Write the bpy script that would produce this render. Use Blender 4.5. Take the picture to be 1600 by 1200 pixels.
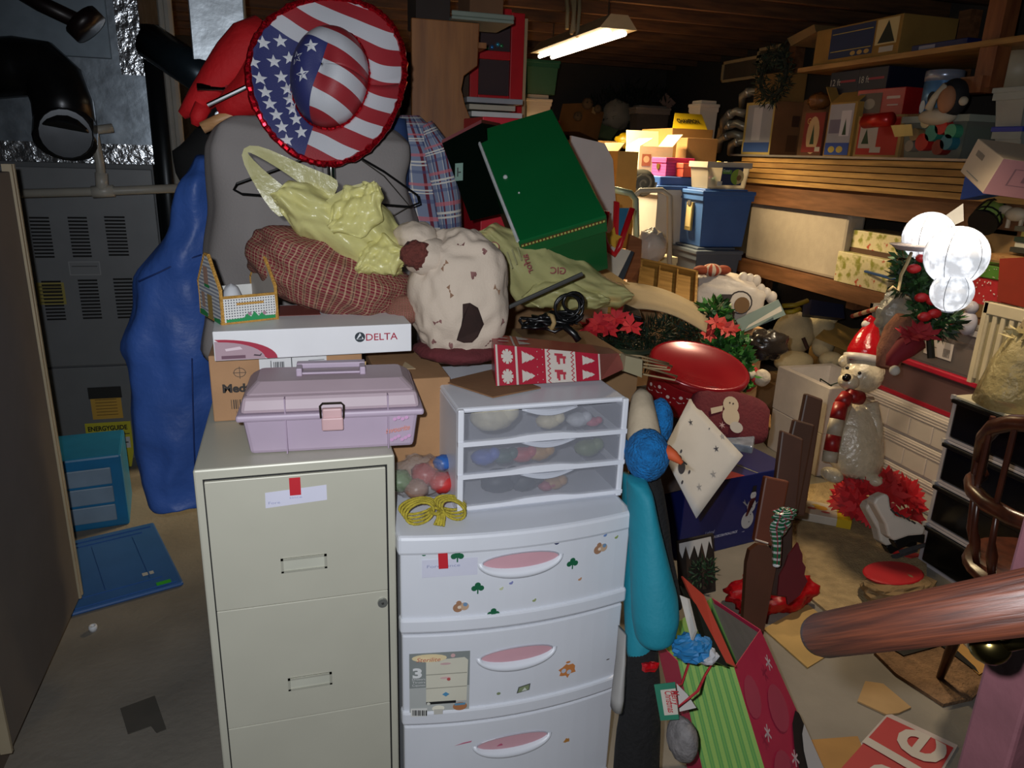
import bpy, math, random
from mathutils import Vector, Matrix, noise, Euler
V = Vector
sc = bpy.context.scene
for o in list(bpy.data.objects): bpy.data.objects.remove(o, do_unlink=True)
C = sc.collection
R = math.radians
# ------------------------------------------------------------- camera
F = 1156.0; EYE = V((0, 0, 1.6))
PITCH, ROLL, YAW = R(17.34), R(2.03), R(17.0)
FW = V((math.sin(YAW)*math.cos(PITCH), math.cos(YAW)*math.cos(PITCH), -math.sin(PITCH)))
r0 = V((math.cos(YAW), -math.sin(YAW), 0)); u0 = r0.cross(FW)
RT = r0*math.cos(ROLL) + u0*math.sin(ROLL); UP = RT.cross(FW)
cam = bpy.data.cameras.new('camera'); cam.sensor_width = 36; cam.lens = 36*F/1600; cam.clip_start = .02
co = bpy.data.objects.new('camera', cam); C.objects.link(co); sc.camera = co
B_ = -FW
co.matrix_world = Matrix(((RT.x, UP.x, B_.x, 0), (RT.y, UP.y, B_.y, 0), (RT.z, UP.z, B_.z, 1.6), (0, 0, 0, 1)))
# ------------------------------------------------------------- light
w = bpy.data.worlds.new('world'); sc.world = w; w.use_nodes = True
w.node_tree.nodes['Background'].inputs[0].default_value = (.75, .8, 1, 1)
w.node_tree.nodes['Background'].inputs[1].default_value = .012
def lamp(name, kind, loc, energy, color, size=.05, rot=(0, 0, 0), sy=None):
    l = bpy.data.lights.new(name, kind); l.energy = energy; l.color = color
    o = bpy.data.objects.new(name, l); C.objects.link(o); o.location = loc; o.rotation_euler = rot
    if kind == 'AREA':
        l.size = size
        if sy: l.shape = 'RECTANGLE'; l.size_y = sy; l.spread = R(140)
    else: l.shadow_soft_size = size
    return o
FLASH = lamp('camera_flash', 'SPOT', EYE + UP*.045 - RT*.05, 92, (.93, .96, 1), .012)
FLASH.rotation_euler = FW.to_track_quat('-Z', 'Y').to_euler()
FLASH.data.spot_size = R(118); FLASH.data.spot_blend = .75
TUBE_POWER = 155
sc.view_settings.view_transform = 'Standard'; sc.view_settings.look = 'None'
sc.view_settings.exposure = 0; sc.view_settings.gamma = 1; sc.view_settings.use_curve_mapping = False
# ------------------------------------------------------------- pixel -> place
def ray(x, y): return FW + RT*((x-800)/F) - UP*((y-600)/F)
def at_d(x, y, D): return EYE + ray(x, y)*D
def at_z(x, y, z): v = ray(x, y); return EYE + v*((z-1.6)/v.z)
def at_y(x, y, Y): v = ray(x, y); return EYE + v*(Y/v.y)
def at_x(x, y, X): v = ray(x, y); return EYE + v*(X/v.x)
def row_z(P, y):          # height on the vertical line through P that shows at row y
    n = UP*F + FW*(y-600); a = n.dot(V((P.x, P.y, 0)) - EYE); return -a/n.z
# ------------------------------------------------------------- materials
def lin(h):
    if not isinstance(h, str): return tuple(h)[:3]
    c = [int(h[i:i+2], 16)/255 for i in (0, 2, 4)]
    return tuple(x/12.92 if x <= .04045 else ((x+.055)/1.055)**2.4 for x in c)
_mc = {}
def newmat(key):
    m = bpy.data.materials.new('m_%d' % len(bpy.data.materials)); m.use_nodes = True
    nt = m.node_tree; return m, nt, nt.nodes['Principled BSDF']
def mul(c, k): return tuple(min(1, x*k) for x in c) + (1,)
def noise_node(nt, scale, detail=3, coord='Object', stretch=None):
    tc = nt.nodes.new('ShaderNodeTexCoord'); n = nt.nodes.new('ShaderNodeTexNoise')
    n.inputs['Scale'].default_value = scale; n.inputs['Detail'].default_value = detail
    src = tc.outputs[coord]
    if stretch:
        mp = nt.nodes.new('ShaderNodeMapping'); mp.inputs['Scale'].default_value = stretch
        nt.links.new(src, mp.inputs[0]); src = mp.outputs[0]
    nt.links.new(src, n.inputs['Vector']); return n
def bump(nt, bs, src, strength, dist=.01):
    b = nt.nodes.new('ShaderNodeBump'); b.inputs['Strength'].default_value = strength; b.inputs['Distance'].default_value = dist
    nt.links.new(src, b.inputs['Height']); nt.links.new(b.outputs[0], bs.inputs['Normal'])
def mixc(nt, fac, a, b):
    m = nt.nodes.new('ShaderNodeMix'); m.data_type = 'RGBA'
    for i, x in ((0, fac), (6, a), (7, b)):
        if hasattr(x, 'links'): nt.links.new(x, m.inputs[i])
        else: m.inputs[i].default_value = x if i == 0 else (tuple(x)[:3] + (1,))
    return m.outputs[2]
def mth(nt, op, a, b=0.0, c=None):
    m = nt.nodes.new('ShaderNodeMath'); m.operation = op
    for i, x in enumerate((a, b) if c is None else (a, b, c)):
        if hasattr(x, 'links'): nt.links.new(x, m.inputs[i])
        else: m.inputs[i].default_value = x
    return m.outputs[0]
def mat(h, rough=.6, metal=0, var=.1, scale=9, bmp=0, bs_=60, trans=0, alpha=1, emit=0, stretch=None, sheen=0, spec=None):
    key = ('p', h, rough, metal, var, scale, bmp, bs_, trans, alpha, emit, stretch, sheen, spec)
    if key in _mc: return _mc[key]
    m, nt, bs = newmat(key); c = lin(h)
    bs.inputs['Roughness'].default_value = rough; bs.inputs['Metallic'].default_value = metal
    bs.inputs['Base Color'].default_value = c + (1,)
    if var:
        n = noise_node(nt, scale, stretch=stretch)
        rp = nt.nodes.new('ShaderNodeMapRange'); rp.inputs[1].default_value = .3; rp.inputs[2].default_value = .7
        nt.links.new(n.outputs[0], rp.inputs[0])
        nt.links.new(mixc(nt, rp.outputs[0], mul(c, 1-var), mul(c, 1+var)), bs.inputs['Base Color'])
    if bmp:
        n2 = noise_node(nt, bs_, 4); bump(nt, bs, n2.outputs[0], bmp)
    bs.inputs['Transmission Weight'].default_value = trans
    if trans: bs.inputs['IOR'].default_value = 1.12
    bs.inputs['Alpha'].default_value = alpha
    if sheen: bs.inputs['Sheen Weight'].default_value = sheen
    if spec is not None: bs.inputs['Specular IOR Level'].default_value = spec
    if emit:
        bs.inputs['Emission Color'].default_value = c + (1,); bs.inputs['Emission Strength'].default_value = emit
    _mc[key] = m; return m
def wood(h1, h2, scale=6, stretch=(1, 14, 14), rough=.5):
    key = ('w', h1, h2, scale, stretch, rough)
    if key in _mc: return _mc[key]
    m, nt, bs = newmat(key); n = noise_node(nt, scale, 5, stretch=stretch)
    rp = nt.nodes.new('ShaderNodeMapRange'); rp.inputs[1].default_value = .35; rp.inputs[2].default_value = .65
    nt.links.new(n.outputs[0], rp.inputs[0])
    nt.links.new(mixc(nt, rp.outputs[0], lin(h1), lin(h2)), bs.inputs['Base Color'])
    bs.inputs['Roughness'].default_value = rough; bump(nt, bs, n.outputs[0], .15, .004)
    _mc[key] = m; return m
def uvxy(nt, coord):
    tc = nt.nodes.new('ShaderNodeTexCoord'); sp = nt.nodes.new('ShaderNodeSeparateXYZ')
    nt.links.new(tc.outputs[coord], sp.inputs[0]); return sp.outputs
def plaid(base, layers, rough=.85, coord='UV', axes=(0, 1)):
    """layers: (axis 0/1, repeats, start, width, colour, strength)"""
    key = ('pl', base, str(layers), coord, axes)
    if key in _mc: return _mc[key]
    m, nt, bs = newmat(key); o = uvxy(nt, coord); col = lin(base)
    for ax, rep, st, wd, c, k in layers:
        fr = mth(nt, 'FRACT', mth(nt, 'ADD', mth(nt, 'MULTIPLY', o[axes[ax]], rep), 10.0 - st))
        col = mixc(nt, mth(nt, 'MULTIPLY', mth(nt, 'LESS_THAN', fr, wd), k), col, lin(c))
    nt.links.new(col, bs.inputs['Base Color']); bs.inputs['Roughness'].default_value = rough
    n = noise_node(nt, 220, 2); bump(nt, bs, n.outputs[0], .25, .002)
    _mc[key] = m; return m
def film(h, alpha=.75, rough=.25, bmp=.6, bs_=26):
    """thin crumpled plastic film"""
    key = ('f', h, alpha, rough, bmp, bs_)
    if key in _mc: return _mc[key]
    m, nt, bs = newmat(key); bs.inputs['Base Color'].default_value = lin(h) + (1,)
    bs.inputs['Roughness'].default_value = rough
    n = noise_node(nt, bs_, 5); bump(nt, bs, n.outputs[0], bmp, .02)
    tl = nt.nodes.new('ShaderNodeBsdfTranslucent'); tl.inputs[0].default_value = lin(h) + (1,)
    tp = nt.nodes.new('ShaderNodeBsdfTransparent')
    a = nt.nodes.new('ShaderNodeMixShader'); a.inputs[0].default_value = .3
    nt.links.new(bs.outputs[0], a.inputs[1]); nt.links.new(tl.outputs[0], a.inputs[2])
    b = nt.nodes.new('ShaderNodeMixShader'); b.inputs[0].default_value = alpha
    nt.links.new(tp.outputs[0], b.inputs[1]); nt.links.new(a.outputs[0], b.inputs[2])
    nt.links.new(b.outputs[0], nt.nodes['Material Output'].inputs[0])
    _mc[key] = m; return m
def glitter(h, metal=.8, scale=260):
    key = ('g', h, metal, scale)
    if key in _mc: return _mc[key]
    m, nt, bs = newmat(key); tc = nt.nodes.new('ShaderNodeTexCoord'); vo = nt.nodes.new('ShaderNodeTexVoronoi')
    vo.inputs['Scale'].default_value = scale; nt.links.new(tc.outputs['Object'], vo.inputs['Vector'])
    c = lin(h); sp = nt.nodes.new('ShaderNodeSeparateColor'); nt.links.new(vo.outputs['Color'], sp.inputs[0])
    nt.links.new(mixc(nt, sp.outputs[0], mul(c, .45), mul(c, 1.6)), bs.inputs['Base Color'])
    bs.inputs['Metallic'].default_value = metal; bs.inputs['Roughness'].default_value = .28
    bump(nt, bs, sp.outputs[1], 1.0, .01); _mc[key] = m; return m
def card(h='A9835A'): return mat(h, .85, 0, .12, 7, .08, 90)
# ------------------------------------------------------------- mesh building
class MB:
    def __init__(s): s.v = []; s.f = []; s.m = []; s.uv = {}; s.T = None
    def _a(s, pts, uvs=None):
        b = len(s.v)
        for i, p in enumerate(pts):
            p = V(p); s.v.append(s.T @ p if s.T else p)
            if uvs: s.uv[b+i] = uvs[i]
        return b
    def _f(s, f, m): s.f.append(tuple(f)); s.m.append(m)
    def hexa(s, p, m=0):       # 8 corners: bottom 4 (ccw from above), top 4
        b = s._a(p)
        for q in ((3, 2, 1, 0), (4, 5, 6, 7), (0, 1, 5, 4), (1, 2, 6, 5), (2, 3, 7, 6), (3, 0, 4, 7)): s._f([b+i for i in q], m)
        return s
    def box(s, x0, x1, y0, y1, z0, z1, m=0):
        return s.hexa([(x0, y0, z0), (x1, y0, z0), (x1, y1, z0), (x0, y1, z0), (x0, y0, z1), (x1, y0, z1), (x1, y1, z1), (x0, y1, z1)], m)
    def fr(s, w0, d0, w1, d1, z0, z1, m=0, cx=0, cy=0):     # frustum
        return s.hexa([(cx+a*w/2, cy+b*d/2, z) for w, d, z in ((w0, d0, z0), (w1, d1, z1)) for a, b in ((-1, -1), (1, -1), (1, 1), (-1, 1))], m)
    def prism(s, poly, z0, z1, m=0, M=None):    # polygon in local xy, extruded in local z, then M
        n = len(poly); M = M or Matrix()
        b = s._a([M @ V((x, y, z)) for z in (z0, z1) for x, y in poly])
        s._f([b+n-1-i for i in range(n)], m); s._f([b+n+i for i in range(n)], m)
        for i in range(n): j = (i+1) % n; s._f([b+i, b+j, b+n+j, b+n+i], m)
        return s
    def flat(s, poly3, m=0): b = s._a(poly3); s._f(range(b, b+len(poly3)), m); return s
    def tube(s, pts, r, n=8, m=0, closed=False, cap=True):
        pts = [V(p) for p in pts]; k = len(pts); rings = []; up = V((.13, .2, .97)); px = None
        for i, p in enumerate(pts):
            if closed: t = pts[(i+1) % k] - pts[i-1]
            else: t = pts[min(i+1, k-1)] - pts[max(i-1, 0)]
            t.normalize()
            a = px - t*px.dot(t) if px else up - t*up.dot(t)
            if a.length < 1e-4: a = t.orthogonal()
            a.normalize(); px = a; c = t.cross(a); rr = r[i] if isinstance(r, (list, tuple)) else r
            rings.append(s._a([p + (a*math.cos(2*math.pi*j/n) + c*math.sin(2*math.pi*j/n))*rr for j in range(n)],
                              [(j/n, i/k) for j in range(n)]))
        for i in range(k if closed else k-1):
            A, B = rings[i], rings[(i+1) % k]
            for j in range(n): l = (j+1) % n; s._f([A+j, A+l, B+l, B+j], m)
        if cap and not closed: s._f([rings[0]+n-1-j for j in range(n)], m); s._f([rings[-1]+j for j in range(n)], m)
        return s
    def lathe(s, prof, n=20, c=(0, 0, 0), m=0, sx=1, sy=1):
        c = V(c); rings = [s._a([c + V((r*sx*math.cos(2*math.pi*j/n), r*sy*math.sin(2*math.pi*j/n), z)) for j in range(n)],
                                [(j/n, i/len(prof)) for j in range(n)]) for i, (r, z) in enumerate(prof)]
        for i in range(len(prof)-1):
            A, B = rings[i], rings[i+1]
            for j in range(n): l = (j+1) % n; s._f([A+j, A+l, B+l, B+j], m)
        if prof[0][0] > 1e-6: s._f([rings[0]+n-1-j for j in range(n)], m)
        if prof[-1][0] > 1e-6: s._f([rings[-1]+j for j in range(n)], m)
        return s
    def grid(s, fn, nu, nv, m=0):
        b = s._a([fn(i/nu, j/nv) for j in range(nv+1) for i in range(nu+1)], [(i/nu, j/nv) for j in range(nv+1) for i in range(nu+1)])
        for j in range(nv):
            for i in range(nu): q = b+j*(nu+1)+i; s._f([q, q+1, q+nu+2, q+nu+1], m)
        return s
    def blob(s, c, r, nu=28, nv=16, wr=0, fq=3, seed=0, m=0, ex=1, ridge=0, rot=None):
        c = V(c); r = (r, r, r) if not isinstance(r, (tuple, list)) else r
        def S(u, v, off=0):
            th = u*2*math.pi; ph = (v-.5)*math.pi
            cp, sp = math.cos(ph), math.sin(ph)
            q = lambda t: math.copysign(abs(t)**ex, t)
            p = V((q(cp*math.cos(th))*r[0], q(cp*math.sin(th))*r[1], q(sp)*r[2]))
            d = V((cp*math.cos(th), cp*math.sin(th), sp))
            k = wr*noise.noise(d*fq + V((seed*7.3, seed*3.1, seed)))
            if ridge: k -= ridge*abs(noise.noise(d*fq*2.2 + V((seed, 9, seed*2))))
            p = p*(1+k) + d*off
            return c + (rot @ p if rot else p)
        s.grid(S, nu, nv, m); s.S = S; return s
    def loft(s, secs, n=28, wr=0, fq=8, seed=0, m=0, pleat=0, pn=7, cap=True, ex=1):
        rings = []; k = len(secs); q = lambda t: math.copysign(abs(t)**ex, t)
        for i, (z, cx, cy, rx, ry) in enumerate(secs):
            pts = []
            for j in range(n+1):
                a = 2*math.pi*j/n; f = 1 + pleat*math.sin(a*pn+seed) if pleat else 1
                p = V((cx + q(math.cos(a))*rx*f, cy + q(math.sin(a))*ry*f, z))
                if wr:
                    d = noise.noise_vector(p*fq + V((seed, seed*2, 0))); p = p + d*wr
                pts.append(p)
            rings.append(s._a(pts, [(j/n, i/(k-1)) for j in range(n+1)]))
        for i in range(k-1):
            A, B = rings[i], rings[i+1]
            for j in range(n): s._f([A+j, A+j+1, B+j+1, B+j], m)
        if cap: s._f([rings[0]+n-1-j for j in range(n)], m); s._f([rings[-1]+j for j in range(n)], m)
        return s
    def build(s, name, mats, parent=None, smooth=False, bevel=0, solid=0, sub=0, loc=None, rot=None, shade=None):
        me = bpy.data.meshes.new(name); me.from_pydata([tuple(p) for p in s.v], [], s.f)
        if not isinstance(mats, (list, tuple)): mats = [mats]
        for mm in mats: me.materials.append(mm)
        me.polygons.foreach_set('material_index', [min(i, len(mats)-1) for i in s.m])
        if smooth: me.polygons.foreach_set('use_smooth', [True]*len(s.f))
        if s.uv:
            l = me.uv_layers.new(name='UVMap'); li = [0]*len(me.loops); me.loops.foreach_get('vertex_index', li)
            fl = []
            for i in li: fl += s.uv.get(i, (0, 0))
            l.data.foreach_set('uv', fl)
        me.update(); o = bpy.data.objects.new(name, me); C.objects.link(o)
        if parent: o.parent = parent
        if loc is not None: o.location = loc
        if rot is not None: o.rotation_euler = rot
        if solid: d = o.modifiers.new('solid', 'SOLIDIFY'); d.thickness = solid; d.offset = 0
        if bevel:
            d = o.modifiers.new('bevel', 'BEVEL'); d.width = bevel; d.segments = 2; d.limit_method = 'ANGLE'; d.angle_limit = R(40)
        if sub: d = o.modifiers.new('sub', 'SUBSURF'); d.levels = sub; d.render_levels = sub
        return o
def tag(o, label=None, cat=None, group=None, kind=None):
    if label: o['label'] = label
    if cat: o['category'] = cat
    if group: o['group'] = group
    if kind: o['kind'] = kind
    return o
def E(name, label, cat, loc=(0, 0, 0), rz=0, group=None, rot=None):
    o = bpy.data.objects.new(name, None); C.objects.link(o); o.location = loc
    o.rotation_euler = rot if rot is not None else (0, 0, rz); o.empty_display_size = .05
    return tag(o, label, cat, group)
def S(o): return tag(o, kind='structure')
def copy_tree(o, parent=None):
    c = o.copy(); C.objects.link(c); c.parent = parent
    for ch in list(o.children): copy_tree(ch, c)
    return c
def sheet(name, parent, O, U, W, shapes, off=.0006, rough=.6):
    """flat print: shapes = (colour, polygon in metres along U, W from O); later shapes lie on top"""
    mb = MB(); O, U, W = V(O), V(U).normalized(), V(W).normalized(); N = U.cross(W); cols = []
    for k, (c, poly) in enumerate(shapes):
        mm = c if not isinstance(c, str) else mat(c, rough, 0, .04)
        if mm not in cols: cols.append(mm)
        mb.flat([O + U*x + W*y + N*(off*(k*.5+1)) for x, y in poly], cols.index(mm))
    return mb.build(name, cols, parent)
def rc(x0, y0, x1, y1): return [(x0, y0), (x1, y0), (x1, y1), (x0, y1)]
def ell(cx, cy, rx, ry=None, n=16, a0=0, a1=360):
    ry = ry or rx; return [(cx + rx*math.cos(R(a0+(a1-a0)*i/n)), cy + ry*math.sin(R(a0+(a1-a0)*i/n))) for i in range(n if a1-a0 == 360 else n+1)]
def star(cx, cy, r, k=.4, n=5, a=90):
    return [(cx + (r if i % 2 == 0 else r*k)*math.cos(R(a+180*i/n)), cy + (r if i % 2 == 0 else r*k)*math.sin(R(a+180*i/n))) for i in range(2*n)]
def text(parent, s, O, U, W, size, color, width=None, off=.0012, bold=0, name='lettering', shear=0):
    cu = bpy.data.curves.new('t', 'FONT'); cu.body = s; cu.size = size; cu.offset = bold; cu.shear = shear
    cu.resolution_u = 3
    o = bpy.data.objects.new('t', cu); C.objects.link(o)
    me = bpy.data.meshes.new_from_object(o.evaluated_get(bpy.context.evaluated_depsgraph_get()))
    bpy.data.objects.remove(o, do_unlink=True); bpy.data.curves.remove(cu)
    if not me.vertices: return None
    x0 = min(v.co.x for v in me.vertices); x1 = max(v.co.x for v in me.vertices)
    k = width/(x1-x0) if width else 1
    O, U, W = V(O), V(U).normalized(), V(W).normalized(); N = U.cross(W)
    for v in me.vertices: v.co = O + U*((v.co.x-x0)*k) + W*v.co.y + N*off
    me.materials.clear(); me.materials.append(color if not isinstance(color, str) else mat(color, .6, 0, 0))
    me.name = name; t = bpy.data.objects.new(name, me); C.objects.link(t); t.parent = parent; return t
# box whose nearest upright edge shows at column cx (rows yt..yb); left face ends at column xl, right face at column xr
def cbox(cx, yt, yb, xl, xr, X=None, Y=None, D=None, z0=None, dy=None, dx=None):
    P = at_x(cx, yb, X) if X is not None else at_y(cx, yb, Y) if Y is not None else at_d(cx, yb, D) if D else at_z(cx, yb, z0)
    if z0 is None: z0 = P.z
    h = row_z(P, yt) - z0
    y1 = P.y + dy if dy else at_x(xl, (yt+yb)/2, P.x).y
    x1 = P.x + dx if dx else at_y(xr, (yt+yb)/2, P.y).x
    return V(((P.x+x1)/2, (P.y+y1)/2, z0)), x1-P.x, y1-P.y, h
def carton(name, label, base, w, d, h, rz=0, col='A9835A', flaps=None, tape=True, cat='box', group=None, rot=None, thick=.005):
    """cardboard box, base centre; flaps = opening angles of front, back, left, right (None = shut)"""
    t = E(name, label, cat, base, rz, group, rot); m = card(col) if isinstance(col, str) else col
    if flaps is None:
        MB().box(-w/2, w/2, -d/2, d/2, 0, h).build('body', m, t, bevel=.003)
        if tape: MB().box(-.025, .025, -d/2-.0008, d/2+.0008, h-.05, h+.001).build('packing_tape', mat('B59A6B', .25, 0, .05), t)
    else:
        b = MB(); k = thick
        b.box(-w/2, w/2, -d/2, d/2, 0, k)
        b.box(-w/2, w/2, -d/2, -d/2+k, k, h); b.box(-w/2, w/2, d/2-k, d/2, k, h)
        b.box(-w/2, -w/2+k, -d/2+k, d/2-k, k, h); b.box(w/2-k, w/2, -d/2+k, d/2-k, k, h)
        b.build('body', m, t)
        fl = min(w, d)*.48
        for i, a in enumerate(flaps):
            if a is None: continue
            L, off, yaw = ((w, d/2, 0), (w, d/2, 180), (d, w/2, -90), (d, w/2, 90))[i]
            fb = MB(); fb.T = Matrix.Rotation(R(yaw), 4, 'Z') @ Matrix.Translation((0, -off, h)) @ Matrix.Rotation(R(a), 4, 'X')
            fb.box(-L/2+.002, L/2-.002, 0, k, 0, fl); fb.build('flap', m, t)
    return t
def tote(name, label, base, w, d, h, rz=0, col='3A5C96', lidcol=None, group=None, cat='storage tote', clear=False, lid=True, rot=None):
    t = E(name, label, cat, base, rz, group, rot)
    bm_ = film(col, .55, .35, .1, 6) if clear else mat(col, .42, 0, .06)
    lm = mat(lidcol or col, .42, 0, .06); b = MB(); k = .006; hb = h*.9 if lid else h; w0, d0 = w*.84, d*.84
    b.fr(w0, d0, w0, d0, 0, k)
    for sx, sy in ((0, -1), (0, 1), (-1, 0), (1, 0)):
        if sy: b.hexa([(-w0/2, sy*d0/2, 0), (w0/2, sy*d0/2, 0), (w0/2, sy*(d0/2-k), 0), (-w0/2, sy*(d0/2-k), 0),
                       (-w*.48, sy*d*.48, hb), (w*.48, sy*d*.48, hb), (w*.48, sy*(d*.48-k), hb), (-w*.48, sy*(d*.48-k), hb)])
        else: b.hexa([(sx*w0/2, -d0/2, 0), (sx*w0/2, d0/2, 0), (sx*(w0/2-k), d0/2, 0), (sx*(w0/2-k), -d0/2, 0),
                      (sx*w*.48, -d*.48, hb), (sx*w*.48, d*.48, hb), (sx*(w*.48-k), d*.48, hb), (sx*(w*.48-k), -d*.48, hb)])
    b.build('body', bm_, t, bevel=0 if clear else .012)
    rm = MB()
    for x0, x1, y0, y1 in ((-w/2, w/2, -d/2, -d*.475), (-w/2, w/2, d*.475, d/2), (-w/2, -w*.475, -d*.475, d*.475), (w*.475, w/2, -d*.475, d*.475)): rm.box(x0, x1, y0, y1, hb-.03, hb)
    rm.build('rim', bm_ if not clear else mat(col, .3, 0, .04), t)
    if lid:
        MB().box(-w/2-.006, w/2+.006, -d/2-.006, d/2+.006, hb, hb+.022).box(-w*.42, w*.42, -d*.4, d*.4, hb+.022, h).build('lid', lm, t, bevel=.005)
    return t
# ============================================================= the setting
conc = mat('7C766C', .8, 0, .16, 3.5, .25, 40)
S(MB().box(-3, 4.2, -1, 8, -.1, 0).build('floor', conc))
S(MB().box(-3, 4.2, 7.3, 7.4, 0, 2.7).build('wall_back', mat('2E2A26', .9, 0, .15, 2, .3, 30)))
S(MB().box(3.75, 3.85, -1, 7.3, 0, 2.7).build('wall_right', mat('2E2822', .9, 0, .15, 2, .3, 30)))
S(MB().box(-1.9, -1.8, -1, 7.3, 0, 2.7).build('wall_left', mat('3F3D3B', .9, 0, .15, 2, .3, 30)))
ceil = S(MB().box(-3, 4.2, -1, 8, 2.64, 2.7).build('ceiling', wood('2E1C10', '3E2818', 3)))
jm = wood('3A2413', '5A3A1E', 4, (1, 10, 10), .7)
jme = None
for i in range(15):
    y = 1.4 + i*.41
    if jme is None:
        j = MB().box(-1.8, 3.75, -.02, .02, 2.43, 2.64).build('joist', jm, ceil); jme = j.data
    else: j = bpy.data.objects.new('joist', jme); C.objects.link(j); j.parent = ceil
    j.location = (0, y, 0)
# ------------------------------------------------------------- tall cabinet at the far left
tc = E('tall_cabinet', 'tall grey-brown cabinet with beige edge strips at the left edge of the picture', 'cabinet', (-1.06, 2.2, 0))
MB().box(-.3, .28, -.37, .37, .075, 1.5).build('body', mat('6E665F', .7, 0, .1, 5), tc, bevel=.004)
MB().box(-.28, .262, -.36, .36, 0, .075).build('plinth', mat('5A5048', .8, 0, .2, 8), tc)
MB().box(.28, .3, -.365, .335, .08, 1.5).build('door', mat('6E665F', .7, 0, .1, 5), tc, bevel=.003)
for y in (-.372, .34, .362): MB().box(.28, .306, y-.004, y+.006, .08, 1.52).build('edge_strip', mat('A89A80', .5, 0, .1), tc)
# ------------------------------------------------------------- furnace
FY = 3.88
fu = E('furnace', 'grey sheet-metal furnace with rows of louvre slots in the dark corner', 'furnace', (-.92, FY+.34, 0))
fm = mat('6F7275', .45, .2, .05)
def fx(px, py): p = at_y(px, py, FY); return p.x+.92, p.z
zs = fx(120, 573)[1]
MB().box(-.34, .335, -.33, .33, 0, 1.49).build('body', mat('55585B', .5, .2, .05), fu)
up = MB().box(-.335, .33, -.345, -.33, zs+.004, 1.47).build('upper_panel', fm, fu, bevel=.004)
lo = MB().box(-.335, .33, -.345, -.33, .05, zs-.004).build('lower_panel', fm, fu, bevel=.004)
blk = mat('050506', .8, 0, 0)
sl = None
for px0, px1, y0, y1 in ((43, 86, 340, 401), (103, 144, 340, 400), (160, 202, 339, 398), (62, 104, 440, 498), (119, 160, 438, 496), (174, 214, 436, 495)):
    (x0, z1), (x1, z0) = fx(px0+3, y0), fx(px1, y1)
    for k in range(12):
        z = z1 + (z0-z1)*k/11; g = MB(); ww = x1-x0
        if sl is None: sl = MB().box(-.07, .07, -.0015, .004, -.004, .004).build('louvre_slot', blk, up)
        else:
            n = bpy.data.objects.new('louvre_slot', sl.data); C.objects.link(n); n.parent = up; sl = n
        sl.location = ((x0+x1)/2, -.346, z); sl.scale = (ww/.14, 1, 1)
def fsheet(name, shapes, px, py, par=fu):
    x, z = fx(px, py); return sheet(name, par, (x, -.3462, z), (1, 0, 0), (0, 0, 1), shapes), x, z
x0, z0 = fx(62, 476); x1, z1 = fx(100, 441)
fsheet('warning_label', [('8F8440', rc(0, 0, x1-x0, z1-z0))] + [('3A3620', rc(.01, .01+i*.018, x1-x0-.01, .014+i*.018)) for i in range(5)], 62, 476)
x0, z0 = fx(110, 430); x1, z1 = fx(156, 408)
fsheet('name_plate', [('8A8C8E', rc(0, 0, x1-x0, z1-z0)), ('717477', rc(.004, .004, x1-x0-.004, z1-z0-.004)), ('3A3B3C', rc(.012, .04, x1-x0-.012, .044))], 110, 430)
x0, z0 = fx(146, 655); x1, z1 = fx(187, 604)
fsheet('upper_tag', [('B8923A', rc(0, 0, x1-x0, z1-z0)), ('121212', rc(-.006, z1-z0-.055, x1-x0+.006, z1-z0+.004))] + [('6A5020', rc(.02, .02+i*.016, x1-x0-.02, .0235+i*.016)) for i in range(6)], 146, 655)
x0, z0 = fx(150, 732); x1, z1 = fx(204, 657); W_, H_ = x1-x0, z1-z0
eg, ox, oz = fsheet('energy_tag', [('B5B02A', [(.02, 0), (W_-.02, 0), (W_, .09), (W_, H_), (-.02, H_), (-.02, .14)]), ('B9BCC0', rc(.005, H_*.42, W_-.012, H_*.66)),
     ('22282C', rc(.012, H_*.53, W_-.02, H_*.555)), ('22282C', rc(.0, H_*.72, W_-.01, H_*.74)), ('22282C', rc(.02, H_*.25, W_-.03, H_*.262)), ('22282C', [(W_*.5, H_*.55), (W_*.46, H_*.6), (W_*.54, H_*.6)])], 150, 732)
text(fu, 'ENERGYGUIDE', (ox-.008, -.348, oz+H_*.83), (1, 0, 0), (0, 0, 1), .034, '15150A', W_*.95, bold=.0012)
galv = mat('8C96A0', .32, .85, .25, 14, .1, 20)
pl = E('duct_plenum', 'galvanized sheet-metal plenum above the furnace with foil-taped seams', 'ductwork', (-.92, FY+.33, 1.492))
MB().box(-.34, .345, -.33, .3, 0, 1.14).build('body', galv, pl)
MB().box(-.28, .22, -.338, -.33, .44, 1.1).build('panel', mat('78848E', .4, .7, .15, 10), pl, bevel=.004)
foil = mat('C3C8CE', .22, .95, .2, 20, .9, 26)
MB().box(.25, .345, -.337, -.329, .38, 1.14).build('foil_tape', foil, pl); MB().box(-.34, .345, -.337, -.329, .0, .085).build('foil_tape', foil, pl)
MB().box(-.34, -.275, -.337, -.329, .42, 1.14).build('foil_tape', foil, pl)
pt = lambda x, y, Y: at_y(x, y, Y)
fl = E('flue_pipe', 'dark metal flue pipe with an elbow and round cap in front of the plenum', 'pipe', pt(60, 110, 3.75))
b0 = fl.location.copy(); q = lambda x, y, Y: pt(x, y, Y)-b0
MB().tube([q(-30, 108, 3.72), q(30, 104, 3.72), q(66, 108, 3.72), q(86, 128, 3.7), q(98, 160, 3.68), q(103, 200, 3.66)], .115, 18).build('pipe', mat('2B2C2E', .3, .8, .2, 9), fl, smooth=True)
MB().tube([q(103, 195, 3.66), q(102, 222, 3.6)], .118, 20).tube([q(103, 208, 3.57), q(103, 209, 3.545)], .1, 20).build('cap', mat('35373A', .25, .8, .2), fl, bevel=.006)
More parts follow.
